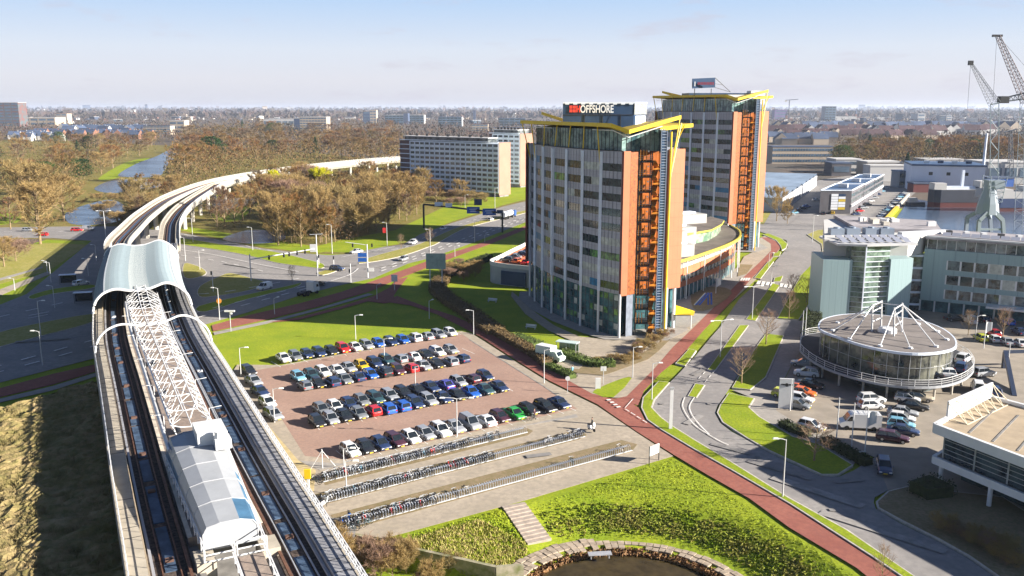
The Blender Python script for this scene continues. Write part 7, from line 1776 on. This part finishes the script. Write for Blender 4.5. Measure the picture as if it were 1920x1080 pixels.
for i, (x, y) in enumerate(((592, 912), (590, 948), (612, 950), (660, 1000), (672, 992), (690, 990), (1000, 790))):
    o = copy_tree(bike0); p = G(x, y); o.location = (p.x, p.y, RZ); o.rotation_euler = (0, 0, ru(0, 6)); put(o, 'bicycle standing loose beyond the ends of the racks', 'bicycle', 'loose bicycles at the rack ends')
def scooter(px, c, l, rz):
    p = G(*px); r = empty('motor_scooter', (p.x, p.y, RZ), rz, l, 'scooter'); mb = MB(); side_extrude(mb, [(-.8, .3), (.2, .25), (.45, .3), (.75, .95), (.6, 1.0), (.3, .42), (-.05, .42), (-.15, .75), (-.85, .8)], .16); mb.build('body', PAINT[c], r)
    for x in (-.6, .65): MB().tube([(x, -.06, .25), (x, .06, .25)], .25, 12).build('wheel', tyre, r)
    MB().box((-.5, 0, .84), (.65, .28, .1)).build('seat', blackm, r); MB().bar((.62, -.33, 1.05), (.62, .33, 1.05), .05).build('handlebar', blackm, r); MB().q([(.66, -.2, 1.0), (.66, .2, 1.0), (.55, .18, 1.4), (.55, -.18, 1.4)]).build('windscreen', lens, r)
scooter((608, 952), 'white', 'white motor scooter at the left end of the middle bicycle row', 1.2); scooter((648, 985), 'blue', 'blue motor scooter at the left end of the row nearest the lawn', 1.0); scooter((1109, 811), 'white', 'white motor scooter on the paving beside the right end of the racks', -1.0)
# ================================================================ people
skin = mat('skin_tone', (.50, .30, .22), .6)
def person(px, coat, legs, label, rz, stride=.22, z=None):
    p = G(*px); r = empty('person', (p.x, p.y, RZ if z is None else z), rz, label, 'person')
    J = [((0, 0, .95), .15), ((0, 0, 1.2), .14), ((0, 0, 1.42), .15), ((0, 0, 1.52), .06), ((0, .02, 1.62), .09), ((0, .02, 1.72), .085),
         ((.10, 0, .90), .10), ((.11, stride, .50), .065), ((.11, stride * .9, .08), .045), ((.11, stride + .12, .04), .04), ((-.10, 0, .90), .10), ((-.11, -stride * .6, .50), .065), ((-.11, -stride * 1.3, .10), .045), ((-.11, -stride * 1.1, .03), .04),
         ((.21, 0, 1.40), .06), ((.25, -.08, 1.12), .045), ((.24, .08, .88), .03), ((-.21, 0, 1.40), .06), ((-.25, .1, 1.12), .045), ((-.24, .2, .90), .03)]
    E_ = [(0, 1), (1, 2), (2, 3), (3, 4), (4, 5), (0, 6), (6, 7), (7, 8), (8, 9), (0, 10), (10, 11), (11, 12), (12, 13), (2, 14), (14, 15), (15, 16), (2, 17), (17, 18), (18, 19)]
    me = bpy.data.meshes.new('body'); me.from_pydata([j[0] for j in J], E_, []); o = bpy.data.objects.new('body', me); COL.objects.link(o)
    o.modifiers.new('skin', 'SKIN'); 
    for i, j in enumerate(J): me.skin_vertices[0].data[i].radius = (j[1], j[1])
    me.skin_vertices[0].data[0].use_root = True; o.modifiers.new('sub', 'SUBSURF').levels = 1
    dg = bpy.context.evaluated_depsgraph_get(); m2_ = bpy.data.meshes.new_from_object(o.evaluated_get(dg)); bpy.data.objects.remove(o)
    for m in (coat, legs, skin): m2_.materials.append(m)
    for f in m2_.polygons: zc = f.center.z; f.material_index = 2 if zc > 1.53 or (abs(f.center.x) > .2 and zc < .92) else 0 if zc > .86 else 1
    o = bpy.data.objects.new('body', m2_); COL.objects.link(o); o.parent = r
    MB().lathe([(.06, .02), (.098, -.03), (.10, -.1), (.085, -.13)][::-1], (0, -.015, 1.83), 10).build('hair', mat('hair_brown', (.06, .035, .02), .8), r)
person((1002, 790), PAINT['maroon'], blackm, 'pedestrian in dark clothes walking behind the last parking row', 1.0)
person((1073, 706), PAINT['sky'], mat('jeans', (.05, .08, .16), .9), 'pedestrian in a light blue coat on the service path', .5)
person((1110, 808), PAINT['black'], blackm, 'person in black standing by the white scooter', 2.0, .05)
# ================================================================ woodland mass, distant city, harbour
def massf(name, polys, n, size, m, seed, hgt=(6, 12), holes=(), slv=16, keep=None, sy=1.0):
    rs = random.Random(seed); mb = MB(); P = [[G(*p) for p in poly] for poly in polys]; Hh = [[G(*q) for q in h] for h in holes]
    B = [(min(p[0] for p in q), max(p[0] for p in q), min(p[1] for p in q), max(p[1] for p in q)) for q in polys]; W_ = [(b[1] - b[0]) * (b[3] - b[2]) for b in B]
    for _ in range(n):
        k = rs.choices(range(len(P)), W_)[0]; b = B[k]; q = (rs.uniform(b[0], b[1]), b[2] + (b[3] - b[2]) * rs.random() ** sy); p = G(*q)
        if not inpoly(p, P[k]) or any(inpoly(p, h) for h in Hh): continue
        if p.y < 900 and any((v.to_2d() - p.to_2d()).length < 6 for v in VIA): continue
        f = 1 + max(0, (p.y - 500) / 900) * .55; H = rs.uniform(*hgt); w = size * rs.uniform(.7, 1.3) * f
        for j in range(slv):
            a = rs.uniform(0, 6.28); z = H * (1 - rs.random() ** 1.6 * .9); r_ = w * (.25 + .75 * math.sin(math.pi * min(1, z / H * .85 + .1))) * rs.random() ** .5
            c = p + Vector((math.cos(a) * r_, math.sin(a) * r_, z)); s = rs.uniform(.25, .8) * (size * .18) * f
            mb.q([c + Vector((rs.uniform(-s, s), rs.uniform(-s, s), rs.uniform(-s, s) * 1.5)) for _ in range(3)])
    return put(mb.build(name, m), kind='stuff')
def masm(name, cols, scale):
    m = bpy.data.materials.new(name); m.use_nodes = True; t, b = nodes(m); b.inputs['Roughness'].default_value = .95; b.inputs['Specular IOR Level'].default_value = 0
    g = t.nodes.new('ShaderNodeNewGeometry'); n = t.nodes.new('ShaderNodeTexNoise'); n.inputs['Scale'].default_value = scale; n.inputs['Detail'].default_value = 6; n.inputs['Roughness'].default_value = .7
    t.links.new(g.outputs['Position'], n.inputs['Vector']); r = t.nodes.new('ShaderNodeValToRGB'); e = r.color_ramp.elements
    while len(e) < len(cols): e.new(.5)
    for i, c in enumerate(cols): e[i].position = .3 + .4 * i / (len(cols) - 1); e[i].color = (*c, 1)
    t.links.new(n.outputs['Fac'], r.inputs['Fac']); t.links.new(r.outputs['Color'], b.inputs['Base Color']); return m
undm = masm('undergrowth', [(.06, .048, .028), (.12, .08, .042), (.085, .08, .03), (.17, .10, .048), (.10, .07, .048), (.085, .065, .045)], .06)
fwm = masm('woodland_mass', [(.04, .032, .035), (.075, .05, .045), (.055, .048, .035), (.10, .062, .05), (.04, .038, .045)], .012)
WA = [(470, 458), (560, 463), (655, 458), (705, 440), (765, 415), (835, 390), (880, 376), (800, 362), (700, 346), (600, 342), (520, 350), (450, 362), (405, 385), (378, 425), (430, 440)]
massf('undergrowth', [WA], 2600, 1.6, undm, 1, (1.5, 5), wat, 16)
massf('undergrowth', [[(200, 425), (290, 425), (340, 375), (300, 350), (200, 370), (120, 390), (60, 425)]], 700, 1.8, undm, 2, (1, 4), [[(130, 395), (200, 375), (232, 385), (225, 412), (190, 420), (150, 422)]])
WB = [(312, 365), (330, 290), (345, 250), (420, 225), (700, 224), (760, 250), (752, 330), (610, 322), (480, 330), (400, 350), (345, 372)]
massf('woodland', [WB], 5200, 4.5, undm, 3, (9, 19), (), 22, sy=.8)
WC = [(-60, 372), (-60, 256), (120, 254), (330, 250), (318, 268), (290, 287), (228, 305), (205, 322), (165, 345), (120, 380), (60, 380)]
massf('woodland', [WC], 3000, 3.6, undm, 4, (6, 14), [[(180, 352), (260, 306), (345, 262), (345, 300), (300, 360)], [(-60, 330), (40, 325), (40, 345), (-60, 350)]], 18)
WD = [(1440, 318), (1560, 322), (1960, 318), (1960, 276), (1760, 272), (1640, 270), (1560, 285), (1450, 300)]
massf('woodland', [[(1555, 322), (1960, 316), (1960, 280), (1760, 276), (1640, 274), (1560, 292)]], 2400, 4.5, undm, 5, (10, 19), (), 22)
massf('distant_woodland', [[(-120, 262), (2040, 268), (2040, 211), (-120, 209.5)]], 7000, 12, fwm, 6, (5, 12), (), 9, sy=1.0)
massf('distant_woodland', [[(-120, 222), (2040, 222), (2040, 206.2), (-120, 206.2)]], 3500, 40, fwm, 7, (6, 16), (), 8, sy=1.0)
# ---- named far buildings: px left, px right, top y, base y, depth m, wall, roof, label, storeys
cream = mat('cream_wall', (.34, .28, .22), .8, var=.1, scale=.02, coord='World'); bglass = mat('blue_curtain_wall', (.08, .12, .17), .4, var=.3, scale=.05, coord='World')
tealg = mat('teal_curtain_wall', (.07, .12, .13), .4, col2=(.16, .06, .05), scale=.12, coord='World'); farw = mat('far_white', (.42, .41, .40), .8, var=.12, scale=.01, coord='World'); purp = mat('purple_wall', (.14, .09, .22), .7)
rdk = mat('slate_roof', (.05, .07, .12), .7, var=.3, scale=.02, coord='World'); rbr = mat('tile_roof', (.065, .035, .04), .8, var=.3, scale=.02, coord='World'); brk = mat('red_brick', (.19, .095, .065), .9, var=.15, scale=.05, coord='World')
def far_block(x0, x1, yt, yb, dep, wall, roof, label, rows=0, ang=0.0, cols=1, name='building', group=None, side=None):
    A, B = G(x0, yb), G(x1, yb); H = HT(x0, yb, yt); w = (B - A).length; c = (A + B) / 2 + Vector((0, dep / 2, 0))
    r = empty(name, c, ang, label, 'building', group); MB().box((0, 0, H / 2), (w, dep, H)).build('wall', wall, r); MB().box((0, 0, H + .4), (w + .6, dep + .6, .8)).build('roof', roof, r)
    if side: MB().box((w / 2 + .2, 0, H / 2), (.5, dep - .2, H - .2)).build('end_wall', side, r)
    h = H / max(rows, 1)
    for k in range(rows):
        for j in range(cols):
            MB().box((-w / 2 + w * (j + .5) / cols, -dep / 2 - .1, h * (k + .55)), (w / cols * .8, .3, h * .45)).build('window', bglass if wall is not bglass else gl1, r)
    return r
for a in ((-30, 38, 192.5, 238, 40, tealg, farw, 'teal and red glass high-rise at the left edge of the skyline', 8, 0, 5), (42, 104, 221, 236, 60, cream, farw, 'long low cream building right of the left edge high-rise', 2, 0, 4), (106, 127, 213, 233, 30, cream, brk, 'cream tower block beside the long low cream building', 4, 0, 2),
          (270, 320, 236, 253, 22, cream, rdk, 'cream stepped flats at the end of the dark-roofed rows', 4, 0, 8), (319, 347, 227, 251, 25, cream, farw, 'plain cream block beside the stepped flats', 3, 0, 2), (240, 252, 206, 217, 30, farw, farw, 'small white church-like building on the far plain', 0), (238, 262, 213, 218, 40, farw, farw, 'low white hall beside the white church-like building', 0),
          (495, 552, 224, 238, 80, farw, farw, 'white industrial hall in the wood left of the cream flats', 1, 0, 5), (552, 563, 222, 250, 40, rdk, farw, 'dark end of the cream flats rising from the wood', 0), (563, 613, 220, 252, 35, cream, farw, 'cream nine-storey flats rising from the wood', 7, 0, 9), (681, 694, 209, 233, 30, rdk, cream, 'dark half of the twin tower block on the skyline', 4), (694, 706, 207, 233, 30, cream, cream, 'cream half of the twin tower block on the skyline', 5, 0, 2),
          (722, 757, 216, 233, 50, bglass, farw, 'left wing of the long blue glass office', 4, 0, 5), (757, 765, 213, 233, 50, rdk, rdk, 'dark core of the long blue glass office', 0), (765, 795, 216, 232, 50, bglass, farw, 'right wing of the long blue glass office', 4, 0, 4, 'building', None, farw), (822, 866, 219.5, 237, 50, bglass, rdk, 'separate blue glass office right of the long one', 4, 0, 6, 'building', None, farw),
          (887, 892, 207, 226, 18, rdk, rdk, 'slim dark tower on the skyline', 0), (919, 931, 205.5, 217, 30, cream, farw, 'small pale tower left of the near office tower', 3, 0, 2), (885, 915, 233, 247, 40, cream, rbr, 'brick and cream flats beyond the apartment block', 3, 0, 4), (935, 985, 222, 236, 40, bglass, rdk, 'blue office just left of the near tower', 3, 0, 5), (925, 985, 240, 252, 40, cream, rdk, 'low cream rows just left of the near tower', 2, 0, 6),
          (1452, 1475, 206, 224, 40, purp, purp, 'purple and dark block right of the far tower', 3), (1546, 1566, 199.5, 227, 40, bglass, farw, 'grey high block with white end on the right skyline', 6, 0, 3, 'building', None, farw), (1560, 1606, 219, 226, 60, farw, farw, 'long white roofs right of the grey high block', 0), (1720, 1734, 213, 227, 60, farw, farw, 'white silo-like block on the right skyline', 2), (1762, 1772, 217, 229, 30, bglass, farw, 'paired grey blocks on the right skyline, left one', 3), (1774, 1784, 216, 229, 30, farw, farw, 'paired pale blocks on the right skyline, right one', 3),
          (1447, 1560, 276, 307, 16, cream, rdk, 'long beige terrace of flats with dormers behind the far tower', 3, 0, 22), (1508, 1540, 247, 262, 30, bglass, rdk, 'dark glass block among the roofs behind the beige terrace', 2, 0, 4), (1566, 1614, 300, 325, 20, farw, farw, 'white-topped flat building behind the dark business building', 2, 0, 4), (1559, 1595, 307, 330, 16, dgrey, rdk, 'dark box building left behind the business building', 1), (1625, 1690, 305, 330, 20, cream, farw, 'low white and brick flats behind the business building', 3, 0, 8),
          (1630, 1700, 312, 340, 12, farw, farw, 'white ribbed storage shed left of the conifer', 0), (1850, 1935, 306, 345, 30, farw, farw, 'white warehouse at the right edge behind the cranes', 1, 0, 3), (1732, 1805, 300, 318, 20, farw, farw, 'low white sheds behind the large warehouse', 0), (1850, 1900, 335, 350, 12, mat('dock_blue', (.03, .10, .35), .6), rdk, 'blue dock sheds beneath the cranes', 0), (1685, 1702, 323, 352, 12, bglass, rblue, 'small blue glass office left of the large warehouse', 2, 0, 2), (1712, 1760, 345, 361, 8, mat('container_red', (.12, .03, .03), .7), rdk, 'dark red and blue containers before the warehouse', 0)):
    far_block(*a)
# terraces of gabled houses
def house(p, w, d, h, rh, wall, roof, ang):
    mb = MB(); mb.box((0, 0, h / 2), (w, d, h), 0, 0); a = [(-w / 2 - .3, -d / 2 - .3, h), (w / 2 + .3, -d / 2 - .3, h), (w / 2 + .3, d / 2 + .3, h), (-w / 2 - .3, d / 2 + .3, h)]; r0, r1 = (-w / 2 - .3, 0, h + rh), (w / 2 + .3, 0, h + rh)
    mb.q([a[0], a[1], r1, r0], 1); mb.q([a[2], a[3], r0, r1], 1); mb.q([a[1], a[2], r1], 0); mb.q([a[3], a[0], r0], 0); mb.box((w * .3, 0, h + rh), (1, 1, 1.6), 0, 0)
    o = mb.build('terraced_house', [wall, roof]); o.location = p; o.rotation_euler = (0, 0, ang); return o
for x0, x1, yb, n, wl, rf, lab, grp, k in ((25, 110, 262, 14, farw, rdk, 'gabled house in the dark-roofed rows at the left', 'dark-roofed house rows at the left', 1.5), (60, 285, 258, 24, brk, rdk, 'gabled house in the dark-roofed rows at the left', 'dark-roofed house rows at the left', 1.7), (120, 270, 250, 20, farw, rdk, 'gabled house in the dark-roofed rows at the left', 'dark-roofed house rows at the left', 2.0),
                                          (1445, 1560, 268, 16, cream, rdk, 'gabled house in the roofscape behind the beige terrace', 'roofscape behind the beige terrace', 1.8), (1450, 1740, 262, 26, cream, rbr, 'gabled house in the roofscape behind the beige terrace', 'roofscape behind the beige terrace', 2.0), (1445, 1860, 254, 26, farw, rbr, 'gabled house in the roofscape behind the beige terrace', 'roofscape behind the beige terrace', 2.3), (1450, 1900, 248, 26, cream, rdk, 'gabled house in the roofscape behind the beige terrace', 'roofscape behind the beige terrace', 2.6)):
    for i in range(n):
        x = x0 + (x1 - x0) * (i + ru(.1, .9)) / n; p = G(x, yb + ru(-3, 3)); put(house(p, 11 * k, 9 * k, 6 * (k * .7), 4 * k, wl, rf, ru(-.2, .2) + (1.57 if rnd() < .3 else 0)), lab, 'house', grp)
rs_ = random.Random(77); cm_ = [cream, farw, bglass, brk, farw, rdk, cream]
for i in range(190):
    right = rs_.random() < .62; x = rs_.uniform(1445, 1925) if right else rs_.uniform(-10, 985); y = 207.5 + (rs_.random() ** 1.6) * (36 if right else 24)
    p = G(x, y); k = p.y / 1650; w = rs_.uniform(4, 18) * k; H = rs_.uniform(2.0, 5.5) * k if rs_.random() < .88 else rs_.uniform(7, 13) * k
    mb = MB(); mb.box((0, 0, H / 2), (w, rs_.uniform(10, 40), H)); mb.box((0, 0, H + .5), (w * 1.03, 30, 1.0), 0, 1); o = mb.build('distant_building', [rs_.choice(cm_), rs_.choice((farw, rdk, rbr, farw))]); o.location = p; o.rotation_euler = (0, 0, rs_.uniform(-.4, .4))
    put(o, 'small building far off on the city plain to the ' + ('right' if right else 'left') + ' of the towers', 'building', 'distant buildings on the ' + ('right' if right else 'left'))
for (x, yt, yb), l in (((1604, 203, 224), 'dark church spire on the right skyline'), ((1474, 207, 226), 'small brick church tower beside the construction crane')):
    p = G(x, yb); H = HT(x, yb, yt); r = empty('church', p, 0, l, 'church'); k = H / 50; MB().box((0, 0, H * .25), (9 * k, 9 * k, H * .5)).build('tower', brk, r); MB().lathe([(5.5 * k, H * .5), (.3, H)], (0, 0, 0), 6).build('spire', rdk, r); MB().box((18 * k, 6, H * .12), (30 * k, 14 * k, H * .24)).build('nave', brk, r)
p = G(1478, 226); H = HT(1478, 226, 188); r = empty('tower_crane', p, 0, 'thin construction crane on the skyline right of the far tower', 'crane'); MB().tube([(0, 0, 0), (0, 0, H)], 1.6, 4).build('mast', blackm, r); MB().tube([(-16, 0, H), (34, 0, H + 4)], 1.2, 4).build('jib', blackm, r); MB().box((-14, 0, H - 3), (7, 4, 5)).build('counterweight', conc, r)
# ---- harbour: quay, ships, cranes
def bar3(px): return [G(*p) for p in px]
qa, qb = G(1655, 420), G(1704, 366)
q_ = empty('quay_wall', qa, 0, 'quay wall with a bright yellow edge beside the harbour basin', 'quay wall'); mb = MB(); mb.bar(Vector((0, 0, .5)), qb - qa + Vector((0, 0, .5)), 1.0, 1.2); mb.build('wall', conc, q_)
mb = MB(); mb.bar(Vector((.3, -.2, .7)), (qb - qa) * .45 + Vector((.3, -.2, .7)), 1.6, 1.4); mb.build('yellow_edge', yel, q_)
hull = mat('ship_hull', (.035, .04, .06), .6, var=.2, scale=.05, coord='World'); hred = mat('hull_red', (.10, .022, .022), .7, var=.2, scale=.05, coord='World')
def ship(x0, x1, y, H, label, sup, hm=hull, bm=hred, name='ship'):
    A, B = G(x0, y), G(x1, y); L = (B - A).length; r = empty(name, (A + B) / 2, math.atan2((B - A).y, (B - A).x), label, 'ship', None); h = L / 2; W_ = L * .07 + 2
    pl = [(-h, 0), (-h * .9, -W_ * .8), (-h * .7, -W_), (h * .85, -W_), (h, -W_ * .6), (h, W_ * .6), (h * .85, W_), (-h * .7, W_), (-h * .9, W_ * .8)]
    MB().prism([(a * .99, b * .97) for a, b in pl], -1, H * .3).build('lower_hull', bm, r); MB().prism(pl, H * .3, H).build('hull', hm, r); MB().prism([(a * .97, b * .9) for a, b in pl], H, H + .2).build('deck', mat('ship_deck', (.30, .30, .30), .8, var=.3, scale=.1, coord='World'), r)
    for x, w, d, z0, hh, m in sup: MB().box((x * h, 0, H + z0 + hh / 2), (w, d, hh), 0, 0, .96).build('superstructure', m, r)
    return r
ship(1738, 1850, 388, 8.5, 'dark-hulled barge with a red waterline moored under the warehouse', [(-.7, 6, 6, .2, 3, farw), (-.2, 20, 5, .2, 1.4, finm), (.4, 14, 5, .2, 1.2, rdk), (.75, 5, 7, .2, 4, farw), (.1, 1.2, 1.2, .2, 9, finm)])
ship(1842, 1990, 395, 6.0, 'white and dark vessel moored behind the grey portal crane', [(-.75, 14, 8, .2, 4, farw), (-.3, 16, 8, .2, 3, farw), (.2, 12, 7, .2, 5.5, farw), (-.75, 6, 5, 4, 2.6, bglass)], hm=mat('hull_blue', (.03, .05, .12), .5))
ship(1698, 1732, 385, 1.6, 'small dark workboat at the inner end of the basin', [(-.3, 4, 2.5, .2, 2, farw)], hull, hull)
cg = mat('crane_grey', (.22, .26, .31), .5); cb = mat('crane_brown', (.12, .07, .07), .5); cd = mat('crane_dark', (.10, .11, .13), .5)
def lattice(mb, a, b, w0, w1, n, r=.2):
    a, b = Vector(a), Vector(b); d = (b - a).normalized(); u = d.cross(Vector((0, 1, 0))).normalized(); v = d.cross(u)
    cs = [[(a.lerp(b, i / n) + (u * sx + v * sy) * (w0 + (w1 - w0) * i / n) / 2) for sx, sy in ((-1, -1), (1, -1), (1, 1), (-1, 1))] for i in range(n + 1)]
    for j in range(4): mb.tube([c[j] for c in cs], r, 4)
    for i in range(n):
        for j in range(4): mb.tube([cs[i][j], cs[i + 1][(j + 1) % 4]], r * .6, 3); 
        for j in range(4): mb.tube([cs[i][j], cs[i][(j + 1) % 4]], r * .6, 3)
f0 = G(1858, 441); CY = f0.y
cr = empty('portal_crane', f0, 0, 'grey portal harbour crane with lattice jib raised to the left', 'crane')
def CR(mb, nm, m, root=None): root = root or cr; o = mb.build(nm, m, root); o.location = -root.location
at_ = lambda x, y, dy=0: atY(x, y, CY + dy)
for sx in (-1, 1):
    mb = MB(); foot = at_(1858 + sx * 24, 438); foot.z = 0; kn = at_(1858 + sx * 22, 413); tp = at_(1858 + sx * 7, 398); mb.bar(foot, kn, 1.2); mb.bar(kn, tp, 1.4)
    f2 = foot + Vector((0, 9, 0)); mb.bar(f2, kn + Vector((0, 9, 0)), 1.2); mb.bar(kn + Vector((0, 9, 0)), tp + Vector((0, 5, 0)), 1.3); CR(mb, 'leg', cg)
mb = MB(); mb.bar(at_(1838, 430), at_(1880, 430), .7); CR(mb, 'cross_beam', cg)
c0 = at_(1859, 398); CR(MB().lathe([(4.2, 0), (3.6, 4), (2.2, 9), (1.8, 11)], (c0.x, c0.y + 3, c0.z - 1), 10), 'pedestal', cg)
mb = MB(); lattice(mb, at_(1859, 378, 3), at_(1866, 330, 3), 5, 6, 5, .14); CR(mb, 'lower_lattice', cg)
CR(MB().box(tuple(at_(1864, 345, 3)), (6, 4, 3)), 'machine_house', cg)
mb = MB(); mb.tube([at_(1856, 330), at_(1857, 262), at_(1857, 196)], .16, 5); mb.tube([at_(1871, 330), at_(1873, 262), at_(1873, 193)], .16, 5); mb.tube([at_(1857, 196), at_(1873, 193)], .25, 5); mb.tube([at_(1859, 200), at_(1873, 215)], .12, 4)
for k in range(6): mb.tube([at_(1857 if k % 2 else 1873, 325 - k * 20), at_(1873 if k % 2 else 1857, 305 - k * 20)], .14, 4)
CR(mb, 'tower_frame', cg)
mb = MB(); lattice(mb, at_(1865, 195), at_(1821, 119), 3.0, .7, 14, .07); CR(mb, 'jib', cd)
mb = MB(); mb.tube([at_(1820, 119), at_(1814, 205)], .06, 3).tube([at_(1823, 122), at_(1873, 193)], .06, 3); CR(mb, 'cable', blackm); CR(MB().box(tuple(at_(1820, 118)), (1.6, 1, 1.6)), 'jib_head', blackm)
f1 = Vector((at_(1925, 420, 10).x, CY + 10, 0)); c2 = empty('harbour_crane', f1, 0, 'tall brownish lattice crane at the right edge, jib reaching the highest point', 'crane')
mb = MB(); lattice(mb, at_(1925, 190, 10), at_(1871, 68, 10), 3.0, 1.2, 18, .12); CR(mb, 'jib', cb, c2); mb = MB(); lattice(mb, at_(1940, 176, 10), at_(1884, 187, 10), 2.6, 1.4, 7, .16); CR(mb, 'counter_jib', cd, c2)
CR(MB().box(tuple(at_(1881, 187, 10)), (3.4, 2.4, 2.6)), 'counterweight', blackm, c2); CR(MB().box(tuple(at_(1870, 67, 10)), (3.6, 1, .8)), 'jib_head', blackm, c2)
mb = MB(); lattice(mb, Vector((f1.x, f1.y, 0)), at_(1925, 185, 10), 6, 3, 12, .12); CR(mb, 'mast', cg, c2); mb = MB(); mb.tube([at_(1869, 70, 10), at_(1862, 190, 10)], .06, 3); mb.tube([at_(1872, 68, 10), at_(1945, 150, 10)], .06, 3); CR(mb, 'cable', blackm, c2)
c3 = empty('quay_crane', G(1895, 345), 0, 'small dark lattice crane mast right of the portal crane', 'crane'); mb = MB(); pz = atY(1895, 245, G(1895, 345).y); lattice(mb, G(1895, 345), pz, 3, 1.2, 9, .2); CR(mb, 'mast', cd, c3); CR(MB().tube([pz + Vector((-4, 0, -1)), pz + Vector((4, 0, 1))], .5, 5), 'jib', cd, c3)
c4 = empty('derrick', G(1780, 352), 0, 'dark dock derrick standing in front of the large warehouse', 'crane'); a = G(1780, 352); t_ = atY(1782, 324, a.y); mb = MB(); mb.bar(a, t_, 1.2).bar(a + Vector((5, 0, 0)), t_, 1.2).bar(a + Vector((-5, 0, 0)), t_ + Vector((-2, 0, -1)), .9); CR(mb, 'frame', blackm, c4); CR(MB().box(tuple(a + Vector((0, 0, 3))), (10, 4, 4)), 'base', rdk, c4)
rs_ = random.Random(5); mb = MB()
for i in range(1500):
    right = rs_.random() < .7; x = rs_.uniform(1445, 1935) if right else rs_.uniform(-10, 985); y = 206 + (rs_.random() ** 1.3) * (44 if right else 20); p = G(x, y); k = p.y / 1650
    w = rs_.uniform(1.5, 9) * k; H = rs_.uniform(1.2, 3.4) * k; mb.box((p.x, p.y, H / 2), (w, rs_.uniform(8, 30), H), rs_.uniform(-.5, .5), rs_.choice((0, 0, 1, 2, 3))); mb.box((p.x, p.y, H + .4), (w, 20, .8), 0, rs_.choice((0, 4, 4, 3)))
put(mb.build('distant_city', [farw, cream, brk, rdk, rbr]), kind='stuff')
# ---- haze: one even box of pale air around everything, sky outside it
hm = bpy.data.materials.new('haze'); hm.use_nodes = True; t = hm.node_tree; t.nodes.clear(); o_ = t.nodes.new('ShaderNodeOutputMaterial'); pv_ = t.nodes.new('ShaderNodeVolumePrincipled')
pv_.inputs['Color'].default_value = (.70, .80, 1.0, 1); pv_.inputs['Density'].default_value = .00005; pv_.inputs['Anisotropy'].default_value = .2; t.links.new(pv_.outputs[0], o_.inputs['Volume'])
hz = MB().box((0, 3000, 40), (33000, 26400, 90)).build('haze', hm); put(hz, kind='stuff')
